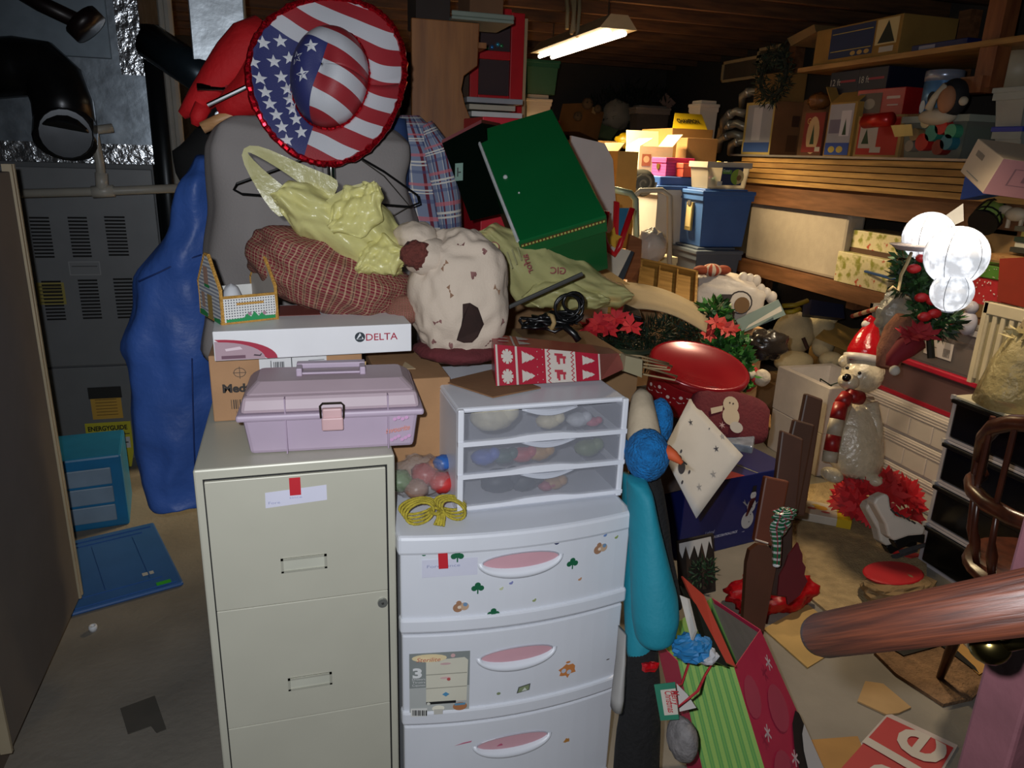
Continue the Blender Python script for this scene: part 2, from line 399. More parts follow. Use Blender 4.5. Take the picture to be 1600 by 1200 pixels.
pv = E('drain_pipe', 'pale plastic drain pipe with a tee running across the furnace front', 'pipe', pt(163, 300, 3.7)); b0 = pv.location.copy()
pm = mat('9A968C', .45, 0, .08)
MB().tube([q(-30, 304, 3.7), q(163, 299, 3.7), q(330, 292, 3.7)], .019, 10).build('run', pm, pv, smooth=True)
MB().tube([q(176, 200, 3.72), q(150, 203, 3.7), q(148, 215, 3.7), q(156, 255, 3.7), q(160, 296, 3.7)], .019, 10).build('riser', pm, pv, smooth=True)
MB().tube([q(144, 300, 3.7), q(178, 298, 3.7)], .026, 12).tube([q(158, 270, 3.7), q(160, 298, 3.7)], .025, 12).build('tee', mat('A9A59B', .4), pv, smooth=True)
tag(MB().tube([pt(20, -20, 3.7), pt(62, 5, 3.68), pt(132, 38, 3.66)], .032, 10).tube([pt(126, 30, 3.66), pt(142, 46, 3.655)], .075, 16).build('black_flex_pipe', mat('1A1011', .4, .2), smooth=True), 'black pipe with a flared end across the top of the plenum', 'pipe')
tag(MB().tube([pt(238, 40, 3.9), pt(262, 300, 3.9), pt(290, 620, 3.9)], .05, 12).build('standpipe', mat('1D2124', .35, .6), smooth=True), 'black upright pipe between furnace and blue coat', 'pipe')
for k, (a, b, r) in enumerate((((262, 125), (280, 300), .016), ((272, 130), (300, 420), .02))):
    tag(MB().tube([V((pt(*a, 3.8).x, 3.8, 0)), V((pt(*b, 3.8).x, 3.8, 2.64))], r, 8).build('water_pipe', mat('8C8880', .5)), ('thin pale upright pipe beside the black standpipe', 'slightly thicker pale upright pipe right of the thin one')[k], 'pipe', 'pale pipes by the furnace')
tag(MB().tube([pt(235, 65, 3.5), pt(335, 132, 3.3)], .07, 18).build('round_duct', mat('26323A', .3, .6, .2), smooth=True), 'dark slanted round duct left of the bright metal duct', 'ductwork')
P = at_y(310, 190, 3.3); P2 = at_y(393, 190, 3.3)
tag(MB().box(P.x, P2.x, 3.3, 3.5, 1.35, 2.64).build('square_duct', mat('B5BEC6', .35, .8, .3, 9, .15, 14), bevel=.004), 'bright galvanized rectangular duct behind the red cloth', 'ductwork')
# ------------------------------------------------------------- floor, left
u_ = V((.945, .325, 0)); ang = math.atan2(.325, .945)
FR = V((-.447, 2.673, 0)); vv = V((-.325, .945, 0))
ld = E('tote_lid', 'blue plastic tote lid lying flat on the concrete', 'lid', FR - u_*.22 + vv*.28, ang)
lb = mat('335F9C', .4, 0, .06)
MB().box(-.22, .22, -.28, .28, 0, .016).build('plate', lb, ld, bevel=.012)
MB().box(-.2, .2, -.265, -.245, .016, .022).box(-.2, .2, .235, .255, .016, .022).box(-.2, .16, -.2, -.19, .016, .02).box(-.2, .16, .2, .21, .016, .021).box(.12, .125, -.18, .18, .016, .018).box(-.03, -.025, -.18, .18, .016, .018).build('rib', lb, ld)
sheet('green_sticker', ld, (.13, -.268, .0225), (1, 0, 0), (0, 1, 0), [('2FA32F', rc(0, 0, .05, .025))]); sheet('white_sticker', ld, (.1, -.16, .0165), (1, 0, 0), (0, 1, 0), [('A9ADB0', rc(0, 0, .04, .024))])
P = at_z(140, 832, 0)
td = E('drawer_organizer', 'teal plastic organizer with three pale drawers on the floor by the furnace', 'drawers', P + V((0, .17, 0)), R(8))
tm = mat('1C6FA0', .4)
MB().box(-.19, .13, -.15, .17, 0, .33).build('frame', tm, td, bevel=.01)
for k in range(3): MB().box(-.18, .085, -.158, -.15, .035+k*.085, .11+k*.085).build('drawer', mat('7F93A6', .4), td, bevel=.004)
P = at_z(146, 985, 0); cp = E('bottle_cap', 'small white bottle cap on the concrete', 'cap', P)
MB().lathe([(.012, 0), (.014, .012), (.012, .02), (.007, .02), (.006, .012)], 14).build('shell', mat('D5D8DC', .5), cp, smooth=True)
MB().lathe([(.0045, .011), (.0045, .0125)], 10).build('liner', mat('555555', .6), cp)
A = [at_z(x, y, 0) for x, y in ((188, 1108), (242, 1088), (260, 1140), (245, 1146), (236, 1135), (200, 1148))]
tag(MB().prism([(p.x, p.y) for p in A], .0005, .003).build('floor_patch', mat('4A463F', .8, 0, .1)), 'square dark patch of old tape on the concrete', 'tape')
# ------------------------------------------------------------- clothes rack and clothes
def lrows(rows, Y, ry, **k):
    mb = MB(); secs = []
    for r in rows:
        y, a, b = r[:3]; A, B = at_y(a, y, Y), at_y(b, y, Y)
        secs.append(((A.z+B.z)/2, (A.x+B.x)/2, Y, (B.x-A.x)/2, ry if len(r) < 4 else r[3]))
    fine = []
    for i in range(len(secs)-1):
        for t in range(4): fine.append(tuple(p+(q_-p)*t/4 for p, q_ in zip(secs[i], secs[i+1])))
    return mb.loft(fine + [secs[-1]], **k)
rk = E('clothes_rack', 'chrome clothes rack with a slanted arm behind the hat', 'rack', (.1, 2.46, 0))
ch = mat('C9CCD0', .15, 1, .05)
MB().tube([(-.33, 0, 1.75), (.2, 0, 1.75)], .012, 10).build('top_bar', ch, rk, smooth=True)
for x in (-.25, .15): MB().tube([(x, 0, .0), (x, 0, 1.76)], .012, 10).build('upright', ch, rk, smooth=True)
for x in (-.25, .15): MB().tube([(x, -.2, .012), (x, .2, .012)], .012, 8).build('foot', ch, rk)
b0 = V((.1, 2.46, 0)); MB().tube([at_y(324, 164, 2.3)-b0, at_y(400, 128, 2.3)-b0], .006, 8).build('arm', ch, rk)
P = at_y(517, 262, 2.2); MB().tube([V((P.x, 2.2, 1.3))-b0, V((P.x, 2.2, 1.8))-b0], .011, 10).build('hat_post', ch, rk, smooth=True)
nyl = mat('3A60AE', .5, 0, .14, 5, .9, 12)
tag(lrows([(240, 300, 330, .03), (280, 283, 345), (350, 262, 350), (430, 212, 352), (540, 190, 352), (640, 205, 348), (720, 218, 340), (775, 228, 330), (788, 240, 325)], 2.62, .09, wr=.03, fq=10, pleat=.025, pn=7, n=56).build('long_coat', nyl, smooth=True, sub=1), 'long quilted bright blue coat hanging beside the cabinet', 'coat')
tag(lrows([(190, 330, 420, .03), (205, 305, 430), (240, 272, 440), (275, 278, 440), (300, 290, 440)], 2.72, .06, wr=.02, n=24).build('black_coat', mat('060607', .8, 0, .1), smooth=True), 'black coat shoulder showing above the blue coat', 'coat')
gj = E('grey_jacket', 'grey jacket with a wide collar hanging behind the heap of bags', 'jacket', (0, 0, 0)); gm = mat('8C8684', .75, 0, .05, 4, .12, 160)
lrows([(182, 420, 560, .03), (192, 365, 610, .05), (208, 345, 632), (240, 330, 642), (300, 322, 648), (380, 320, 650), (460, 318, 655), (560, 318, 660)], 2.4, .085, wr=.04, fq=5, n=64, ex=.8, pleat=.018, pn=9).build('body', gm, gj, smooth=True, sub=1)
for sx, pts_ in (('collar', ((455, 186), (480, 215), (498, 262), (505, 330))), ('collar', ((585, 190), (562, 220), (538, 265), (528, 330)))): MB().tube([at_y(x, y, 2.322) for x, y in pts_], [.02, .018, .014, .006], 10).build(sx, gm, gj, smooth=True)
bh = at_y(345, 197, 2.3)
tag(MB().tube([at_y(x, y, 2.44) for x, y in ((316, 200), (345, 186), (375, 176), (410, 168), (470, 164))], .017, 10).build('wooden_hanger', wood('B8885A', 'D0A070', 8), smooth=True), 'tan wooden clothes hanger above the grey jacket', 'hanger')
tag(MB().tube([at_y(x, y, 2.2) for x, y in ((517, 232), (440, 262), (370, 287), (365, 296), (378, 303), (500, 312), (640, 323), (655, 317), (652, 305), (600, 268), (545, 236))], .0035, 6, closed=True).build('wire_hanger', mat('0C0C0D', .4)), 'black wire hanger hooked in front of the grey jacket', 'hanger')
tag(MB().tube([at_y(x, y, 2.24) for x, y in ((565, 250), (600, 275), (640, 322), (600, 345), (560, 338))], .002, 6).build('thin_hanger', mat('4A4640', .4, .6)), 'thinner grey wire hanger behind the black one', 'hanger')
shp = plaid('7D87A0', [(0, 9, .0, .16, '6A1428', .95), (0, 9, .34, .1, '29365F', .8), (0, 9, .5, .05, 'D9D2C8', .8), (1, 6, .05, .1, 'C96A72', .7), (1, 6, .3, .06, 'DAD5CC', .95), (1, 6, .42, .05, 'DAD5CC', .95), (1, 6, .62, .1, '3A4A78', .5)])
ps = E('plaid_shirt', 'blue, red and white plaid shirt hanging right of the grey jacket', 'shirt')
lrows([(178, 610, 652, .03), (195, 590, 668), (240, 590, 690), (300, 600, 700), (400, 610, 715)], 2.56, .07, wr=.014, n=40).build('body', shp, ps, smooth=True)
MB().tube([at_y(662, 195, 2.53), at_y(684, 240, 2.52), at_y(697, 310, 2.52), at_y(706, 400, 2.52)], [.03, .055, .05, .04], 14).build('sleeve', shp, ps, smooth=True)
tag(lrows([(185, 600, 636, .02), (235, 598, 640), (300, 600, 640)], 2.47, .03, wr=.01, n=20).build('navy_shirt', mat('1E3763', .8), smooth=True), 'strip of navy cloth between hat brim and plaid shirt', 'shirt')
red = mat('C01018', .75, 0, .15, 6, .25, 60)
rj = E('red_jacket', 'bright red cloth draped over the rack left of the hat', 'jacket')
MB().tube([at_y(x, y, 2.5) for x, y in ((418, 42), (398, 68), (370, 98), (338, 130), (308, 160), (284, 180))], [.045, .075, .072, .055, .036, .014], 16).build('body', red, rj, smooth=True)
MB().tube([at_y(x, y, 2.45) for x, y in ((420, 120), (390, 150), (362, 165), (340, 172))], [.08, .06, .045, .02], 14).build('fold', red, rj, smooth=True)
MB().tube([at_y(x, y, 2.47) for x, y in ((318, 165), (308, 185), (304, 196))], [.025, .022, .01], 10).build('cuff', red, rj, smooth=True)
lc = [o for o in C.objects if o.name == 'long_coat'][0]
for nm, pts_ in (('side_seam', ((300, 560), (301, 620), (303, 690), (306, 770))), ('cross_seam', ((216, 440), (250, 425), (285, 408), (315, 398)))):
    MB().tube([at_y(x, y, 2.525) for x, y in pts_], .0025, 5).build(nm, mat('1C3470', .6), lc, smooth=True)
# ------------------------------------------------------------- the flag hat
HC = at_d(517, 124, 2.02); k_ = 2.02/F
hat = E('cowboy_hat', 'star-spangled red, white and blue cowboy hat with a red sequin rim', 'hat')
hm, nt, bs = newmat('flag'); o3 = uvxy(nt, 'UV')
wv = noise_node(nt, 3.0, 1, 'UV'); Ux, Uy = o3[0], o3[1]
# UV = picture-plane metres/.5 about the hat centre
t = mth(nt, 'ADD', mth(nt, 'ADD', mth(nt, 'MULTIPLY', Ux, .42), mth(nt, 'MULTIPLY', Uy, .91)), mth(nt, 'MULTIPLY', wv.outputs[0], .05))
stripe = mth(nt, 'LESS_THAN', mth(nt, 'FRACT', mth(nt, 'ADD', mth(nt, 'MULTIPLY', t, 6.2), .54)), .5)
col = mixc(nt, stripe, lin('C9CBD2'), lin('9E2B33'))
ct = mth(nt, 'LESS_THAN', t, .80); cr = mth(nt, 'LESS_THAN', mth(nt, 'SUBTRACT', Ux, mth(nt, 'MULTIPLY', Uy, .36)), .318)
nt.links.new(mixc(nt, mth(nt, 'MULTIPLY', ct, cr), col, lin('33386F')), bs.inputs['Base Color']); bs.inputs['Roughness'].default_value = .55
n_ = noise_node(nt, 300, 2); bump(nt, bs, n_.outputs[0], .2, .002)
def HP(x, y, z): return HC + RT*x + UP*y - FW*z
tilt = R(-8)
def hatS(r, a, off=0):      # r 0..1 crown, 1..2 brim
    ca, sa = math.cos(a), math.sin(a)
    if r <= 1:
        x, y = .104*ca*r, .136*sa*r; z = .115*(1-r**3.2)**.6 + .0 - .018*math.exp(-((x/.03)**2))*(1-r)
    else:
        f = r-1; x = (.104+(.208-.104)*f)*ca; y = (.136+(.228-.136)*f)*sa; z = .05*f*f*ca*ca - .015*f*f*sa*sa
    x2 = x*math.cos(tilt)-y*math.sin(tilt); y2 = x*math.sin(tilt)+y*math.cos(tilt)
    return HP(x2, y2, z+off)
def hgrid(r0, r1, nr, name, solid):
    mb = MB(); n = 72
    for i in range(nr+1):
        r = r0+(r1-r0)*i/nr
        for j in range(n+1):
            p = hatS(r, 2*math.pi*j/n); d = p-HC; mb._a([p], [(d.dot(RT)/.5+.5, d.dot(UP)/.5+.5)])
    for i in range(nr):
        for j in range(n): a = i*(n+1)+j; mb._f([a, a+1, a+n+2, a+n+1], 0)
    return mb.build(name, hm, hat, smooth=True, solid=solid)
hgrid(.02, 1, 18, 'crown', .003); hgrid(1, 2, 10, 'brim', .003)
gl = glitter('D21428')
def rim(r, off, rad, name):
    pts = [hatS(r, 2*math.pi*j/140, off) + V((random.Random(j).uniform(-1, 1), random.Random(j+500).uniform(-1, 1), random.Random(j+900).uniform(-1, 1)))*.0015 for j in range(140)]
    MB().tube(pts, [rad*(1+.25*random.Random(j*3).uniform(-1, 1)) for j in range(140)], 7, closed=True).build(name, gl, hat)
rim(2, .002, .0085, 'sequin_rim'); rim(1, .004, .0045, 'sequin_band')
st = MB(); wht = mat('DADCE2', .6, 0, 0)
def hstar(px, py, r, a):
    X, Y_ = (px-517)*k_, -(py-124)*k_; x = X*math.cos(-tilt)-Y_*math.sin(-tilt); y = X*math.sin(-tilt)+Y_*math.cos(-tilt)
    pts = []
    for sx, sy in star(x, y, r*k_, .42, 5, a):
        th = math.atan2(sy/.136, sx/.104); rr = math.hypot(sx/.104, sy/.136)
        if rr > 1:
            th2 = th
            for _ in range(4):
                f = (math.hypot(sx, sy) - math.hypot(.104*math.cos(th2), .136*math.sin(th2)))/max(.01, math.hypot(.208*math.cos(th2), .228*math.sin(th2))-math.hypot(.104*math.cos(th2), .136*math.sin(th2)))
                th2 = math.atan2(sy/(.136+.092*f), sx/(.104+.104*f))
            rr, th = 1+min(1, max(0, f)), th2
        pts.append(hatS(rr, th, .0028))
    c = V((0, 0, 0))
    for p in pts: c += p
    c /= len(pts); b = st._a(pts + [c - FW*.0008])
    for i in range(10): st._f([b+i, b+(i+1) % 10, b+10], 0)
for px, py in ((418, 76), (441, 68), (404, 108), (431, 100), (453, 92), (412, 130), (441, 122), (419, 149), (449, 140), (425, 166), (453, 156), (434, 182), (457, 171), (442, 200), (463, 187), (449, 220), (471, 207), (503, 100), (480, 115), (490, 142), (473, 90), (468, 150)):
    hstar(px, py, 10.5 if px < 470 or py > 180 else (11 if px > 476 else 8), 90+14)
st.build('stars', wht, hat)
# ============================================================= file cabinet and its load
CY = 1.4
fc = E('file_cabinet', 'putty-coloured steel file cabinet under the lilac toolbox', 'file cabinet', (-.007, CY+.33, 0))
putty = mat('B9B7A8', .42, .1, .03, 6)
MB().box(-.191, .191, -.328, .33, 0, 1.005).build('carcass', putty, fc, bevel=.004)
zb = [at_y(337, 954, CY).z, at_y(356, 1137, CY).z]
tops = [.982, zb[0]-.0005, zb[1]-.0005, .19]; bots = [zb[0], zb[1], .194, .03]
blk2 = mat('161616', .7, 0, 0)
MB().box(-.175, .175, -.3295, -.327, .03, .985).build('shadow_gap', blk2, fc)
for k in range(3):
    z0, z1 = bots[k]+.0006, tops[k]
    d = MB().box(-.172, .171, -.336, -.327, z0, z1).build('drawer', putty, fc, bevel=.0015)
    px = ((438, 512, 862, 895), (449, 520, 1046, 1078))
    if k < 2:
        A, Bq = at_y(px[k][0]+2, px[k][3], CY), at_y(px[k][1]-2, px[k][2], CY)
        a0, a1, c0, c1 = A.x+.007, Bq.x+.007, A.z+.004, Bq.z-.001
        MB().box(a0, a1, -.3395, -.335, c0, c0+.004).box(a0, a1, -.3395, -.335, c1-.004, c1).box(a0, a0+.005, -.3395, -.335, c0, c1).box(a1-.005, a1, -.3395, -.335, c0, c1).build('label_frame', mat('ADAC9E', .35, .2), d)
        MB().box(a0, a1, -.337, -.3355, c0, c1).build('label_card', mat('B6B6A8', .4), d)
P = at_y(597, 938, CY)
MB().tube([(P.x+.007, -.333, P.z), (P.x+.007, -.342, P.z)], .0105, 18).build('lock', mat('9A9C98', .3, .7), fc)
MB().tube([(P.x+.007, -.341, P.z), (P.x+.007, -.343, P.z)], .003, 8).build('keyhole', mat('4A4A48', .4, .5), fc)
def onface(px, py, Yf, ox=0): p = at_y(px, py, Yf); return p.x-ox, p.z
x0, z0 = onface(415, 794, CY-.006, -.007); x1, z1 = onface(510, 757, CY-.006, -.007)
nl = sheet('paper_note', fc, (x0, -.3362, z0), (1, 0, 0), (0, 0, 1), [('C9C9DA', [(0, 0), (x1-x0, .006), (x1-x0, z1-z0), (.001, z1-z0-.006)])])
text(nl, 'Fore', (x0+.006, -.3364, z0+.008), (1, 0, 0), (0, 0, 1), .008, '8F94B4', .022); text(nl, 'since', (x0+.046, -.3364, z0+.016), (1, 0, 0), (0, 0, 1), .007, '8F94B4', .024)
x0, z0 = onface(453, 774, CY-.006, -.007); x1, z1 = onface(469, 745, CY-.006, -.007)
sheet('red_tape', fc, (x0, -.3372, z0), (1, 0, 0), (0, 0, 1), [('B81F2B', rc(0, 0, x1-x0, z1-z0))])
# ------------------------------------------------------------- toolbox
tb = E('toolbox', 'lilac plastic toolbox with a pink latch on the file cabinet', 'toolbox', (.071, 1.53, 1.006), R(-3.5))
lil = mat('AD9CAF', .5, 0, .04)
MB().fr(.325, .165, .345, .185, 0, .082).build('tray', lil, tb, bevel=.008)
MB().box(-.183, .183, -.103, .103, .075, .089).build('rim', lil, tb, bevel=.005)
ldm = mat('A9969F', .5, 0, .04)
lidm = MB().fr(.352, .19, .34, .17, .089, .122).fr(.338, .168, .29, .1, .122, .142).build('lid', ldm, tb, bevel=.008)
MB().box(-.06, .06, -.012, -.002, .142, .147).box(-.07, .07, .012, .034, .148, .16).box(-.07, -.058, -.02, .03, .141, .158).box(.058, .07, -.02, .03, .141, .158).build('handle', lil, tb, bevel=.004)
for x in (-.09, .11): MB().box(x-.0012, x+.0012, -.1, -.08, .005, .12).build('moulding_line', mat('A28FA4', .5), tb)
MB().tube([(-.022, -.107, .08), (-.023, -.107, .105), (-.018, -.106, .11), (.018, -.106, .11), (.023, -.107, .105), (.022, -.107, .08), (.02, -.108, .077)], .0022, 8).build('latch_wire', mat('4A4238', .35, .8), tb)
MB().box(-.019, .019, -.112, -.1, .058, .1).box(-.021, .021, -.116, -.11, .055, .082).build('latch', mat('C4A0A2', .5), tb, bevel=.003)
text(tb, 'favourite', (.105, -.0945, .036), (1, .05, .12), (0, -.1, 1), .017, 'D08A80', .05, bold=.0004, shear=.3)
tag(sheet('pink_print', tb, (.105, -.0938, .01), (1, 0, 0), (0, -.11, 1), [('C79AC0', ell(.012+.007*i, .012+.004*(i % 3), .004)) for i in range(6)] + [('C79AC0', ell(.018+.008*i, .06+.003*(i % 2), .004)) for i in range(4)]), kind='stuff')
# ------------------------------------------------------------- cartons behind it
mc = carton('shipping_carton', 'brown shipping carton with a white address label behind the toolbox', (-.017, 1.82, 1.006), .328, .31, .152, 0, 'A67F5C', tape=False)
text(mc, 'Medtronic', (-.14, -.1555, .068), (1, 0, 0), (0, 0, 1), .026, '2B2420', .115, bold=.0012)
lg = [('4A3A2E', ell(-.102+.0, .112, .013, .011))] + [('A67F5C', ell(-.102, .112, .0115, .0095)), ('4A3A2E', rc(-.116, .111, -.088, .1125)), ('4A3A2E', rc(-.1027, .098, -.1013, .126))]
sheet('figure_logo', mc, (0, -.155, 0), (1, 0, 0), (0, 0, 1), lg)
sheet('barcode', mc, (-.125, -.155, .028), (1, 0, 0), (0, 0, 1), [('4A3A2E', rc(i*.0045, 0, i*.0045+(.0028 if i % 3 else .0015), .022)) for i in range(9)])
text(mc, '150', (-.115, -.1555, .018), (1, 0, 0), (0, 0, 1), .008, '4A3A2E')
sheet('address_label', mc, (-.06, -.155, .07), (1, 0, .03), (0, 0, 1), [('CFCFD0', rc(0, 0, .145, .075))] + [('33343A', rc(.03+i*.0035, .03, .0315+i*.0035+(i % 3)*.0005, .062)) for i in range(7)] + [('33343A', rc(.024, .0, .0255, .066)), ('33343A', rc(.068, .0, .07, .07))] + [('6A6A70', rc(.105+(i % 2)*.002, .06-i*.007, .14, .0615-i*.007)) for i in range(7)])
db = E('faucet_carton', 'long white carton with red lettering lying on the shipping carton', 'box', (.043, 1.755, 1.159), R(2.5))
MB().box(-.212, .208, -.13, .13, 0, .064).build('body', mat('DCDCDF', .45, 0, .03), db, bevel=.002)
MB().box(-.16, .02, .0, .12, .064, .0646).build('top_print', mat('8A4A42', .5), db)
text(db, 'DELTA', (.105, -.1305, .03), (1, 0, 0), (0, 0, 1), .0225, 'A01E3C', .071, bold=.0002)
sheet('triangle_logo', db, (.092, -.1302, .0385), (1, 0, 0), (0, 0, 1), [('1D2A33', ell(0, 0, .0115)), ('D5D7DA', star(0, 0, .0095, .5, 3, 90)), ('1D2A33', [(-.006, -.004), (.0045, -.004), (.0045, .006)])])
arc = [(0, .047)] + [(.125*math.sin(R(a)), .0015+.0455*math.cos(R(a))) for a in range(10, 91, 8)] + [(.104, .0015)] + [(.1*math.sin(R(a)), .0015+.040*math.cos(R(a))) for a in range(86, 0, -9)]
sheet('picture', db, (-.21, -.1302, 0), (1, 0, 0), (0, 0, 1), [('A98E98', [(0, .0015)] + [(.1*math.sin(R(a)), .0015+.041*math.cos(R(a))) for a in range(0, 91, 9)]), ('6A4858', rc(.012, .004, .06, .011)), ('D8C4CC', [(.02, .026), (.05, .03), (.055, .024), (.022, .021)]), ('3A2A33', [(.076, .009), (.09, .007), (.094, .013), (.091, .0125), (.089, .01), (.078, .012)]), ('A01838', arc)])
bx = carton('tan_carton', 'tan carton standing between toolbox and clear drawers', (.262, 1.765, .838), .165, .27, .255, R(1), 'A37B55', tape=False)
MB().prism([(-.02, -.05), (.015, -.055), (.0, .01)], .2555, .2565).build('torn_tab', card('C7AE88'), bx)
# ------------------------------------------------------------- plastic-canvas house
hh = E('napkin_holder', 'needlepoint cottage-shaped napkin holder with white lattice on the long carton', 'napkin holder', (-.115, 1.77, 1.2235), R(22))
tan = mat('B98A3E', .8, 0, .15, 60, .6, 200)
def lattice(ax):
    return plaid('3A3C48', [(0, 16, 0, .62, 'D2D2D0', 1), (1, 12, 0, .62, 'D2D2D0', 1)], .85, 'Object', ax)
gab = [(-.075, 0), (.075, 0), (.075, .075), (.012, .142), (-.012, .142), (-.075, .075)]
MX = Matrix(((0, 0, 1, 0), (1, 0, 0, 0), (0, 1, 0, 0), (0, 0, 0, 1)))
for k, x in enumerate((-.065, .055)):
    g = MB().prism(gab, x, x+.004, 0, MX).build('gable_wall', [plaid('8A8E9C', [(1, 120, 0, .5, 'D2D2D0', 1)], .85, 'Object', (0, 2))] if k == 0 else mat('A09890', .8), hh)
    ed = [V((x+.002, a, b)) for a, b in gab]
    MB().tube(ed, .0042, 6, closed=True).build('edge_braid', tan, g)
    if k == 0:
        sheet('window_and_door', g, (x-.001, .07, 0), (0, -1, 0), (0, 0, 1), [('B08A78', rc(.045, .075, .075, .115)), ('A98A4A', rc(.06, .0, .092, .055)), ('B0907E', rc(.02, .02, .042, .055)), ('2A8A50', [(.0, .0), (.055, 0), (.055, .01), (.03, .014), (.0, .012)]), ('2A8A50', [(.1, 0), (.14, 0), (.14, .012), (.1, .008)]), ('2A8A50', rc(.05, .07, .085, .077))])
fp = MB().box(-.063, .057, -.075, -.071, 0, .058).build('front_wall', plaid('41434F', [(0, 170, 0, .55, 'D5D5D3', 1), (1, 170, 0, .55, 'D5D5D3', 1)], .85, 'Object', (0, 2)), hh)
MB().tube([(-.065, -.073, .001), (.057, -.073, .001), (.057, -.073, .058), (-.065, -.073, .058)], .0038, 6, closed=True).build('edge_braid', tan, fp)
sheet('grass', fp, (-.06, -.0755, 0), (1, 0, 0), (0, 0, 1), [('1F8A4E', [(.004, .004), (.113, .004), (.113, .011), (.09, .012), (.082, .02), (.075, .012), (.066, .024), (.058, .012), (.05, .02), (.042, .011), (.004, .01)]), ('B98A3E', rc(.028, .04, .088, .045)), ('9A7A86', ell(.055, .019, .004)), ('9A7A86', ell(.088, .018, .004))])
MB().box(-.063, .057, .071, .075, 0, .058).build('back_wall', mat('C5C5C2', .8), hh)
tag(MB().blob((-.13, 1.77, 1.26), (.022, .03, .036), 16, 10, .1, 3, 4).blob((-.105, 1.75, 1.25), (.02, .02, .022), 14, 8).build('soft_toy', [mat('C9CBD0', .8)], smooth=True), 'small white soft toy tucked inside the cottage holder', 'toy')
# ------------------------------------------------------------- cloth bags
pb_ = E('plaid_bag', 'burgundy and tan plaid cloth bag slumped on the long carton', 'bag', at_y(520, 430, 1.84))
pm_ = plaid('6A1724', [(0, 40, 0, .3, 'A08868', .42), (1, 22, 0, .3, 'A08868', .42), (0, 40, .14, .07, '3A0E16', .8), (1, 22, .14, .07, '3A0E16', .8), (0, 40, .6, .1, 'B8A080', .5), (1, 22, .6, .1, 'B8A080', .5)])
rt = Matrix.Rotation(R(20), 3, 'Y')
MB().blob((0, 0, 0), (.21, .13, .098), 44, 26, .16, 3, 5, ridge=.14, rot=rt, ex=.9).build('body', pm_, pb_, smooth=True, sub=1)
MB().blob((.165, -.05, -.075), (.055, .07, .04), 24, 14, .2, 3, 2, ridge=.1).build('gathered_end', pm_, pb_, smooth=True)
bg = E('print_bag', 'beige stuffed cloth bag printed with small bows and hearts', 'bag', at_y(716, 462, 1.76))
cl = mat('BFAF9E', .85, 0, .05, 3, .15, 200)
body = MB().blob((0, 0, 0), (.13, .12, .17), 56, 40, .10, 2.3, 8, ridge=.16, ex=.88); SB = body.S
body.build('body', cl, bg, smooth=True, sub=1)
MB().blob((-.105, -.0, .145), (.055, .06, .035), 24, 14, .2, 3, 3, ridge=.15).blob((-.08, -.02, .1), (.06, .07, .05), 24, 14, .15, 3, 6, ridge=.15).build('gathered_neck', cl, bg, smooth=True, sub=1)
MB().blob((-.115, -.07, .11), (.036, .02, .032), 18, 12, .3, 5, 2, ridge=.2).build('rosette', mat('5E2A22', .9, 0, .2, 60, .8, 120), bg, smooth=True)
MB().blob((.0, -.008, -.13), (.112, .115, .03), 36, 10, .12, 6, 4).build('burgundy_hem', mat('5A1F24', .9, 0, .1, 20, .4, 80), bg, smooth=True)
def patch(mb, u, v, poly, m=0, sc_=1, off=.003):
    pts = [SB(u + x*.72*sc_/.76, v + y*.72*sc_/.4, off) for x, y in poly]; mb.flat(pts, m)
pp = MB()
mot = [(.70, .30), (.82, .32), (.83, .55), (.76, .62), (.70, .55), (.66, .43), (.80, .72), (.73, .78), (.68, .66), (.85, .43), (.75, .2), (.67, .22), (.64, .33), (.82, .2)]
for i, (u, v) in enumerate(mot):
    a = i*1.3; ro = lambda x, y: (x*math.cos(a)-y*math.sin(a), x*math.sin(a)+y*math.cos(a))
    if i % 3: 
        patch(pp, u, v, [ro(*p) for p in ((-.014, -.007), (-.003, 0), (-.014, .007))], i % 2); patch(pp, u, v, [ro(*p) for p in ((.014, .007), (.003, 0), (.014, -.007))], i % 2)
        patch(pp, u, v, [ro(*p) for p in ((-.003, -.002), (.003, -.002), (.003, .002), (-.003, .002))], i % 2)
    else: patch(pp, u, v, [ro(*p) for p in ((0, -.011), (.008, 0), (.008, .006), (.003, .008), (0, .004), (-.003, .008), (-.008, .006), (-.008, 0))], 1)
tag(pp.build('printed_bows', [mat('8A6A54', .9), mat('7A5450', .9)], bg), kind='stuff')
dp = MB(); patch(dp, .752, .42, [(-.016+0*i, 0) if False else (x, y) for i, (x, y) in enumerate([(-.014, .036), (-.002, .038), (.012, .032), (.022, .02), (.028, .004), (.028, -.012), (.02, -.026), (.006, -.034), (-.01, -.034), (-.026, -.028), (-.022, -.014), (-.016, 0), (-.014, .018)])], 0, 1.3, .009)
dp.build('dark_patch', mat('2A1712', .9, 0, .2, 40), bg)
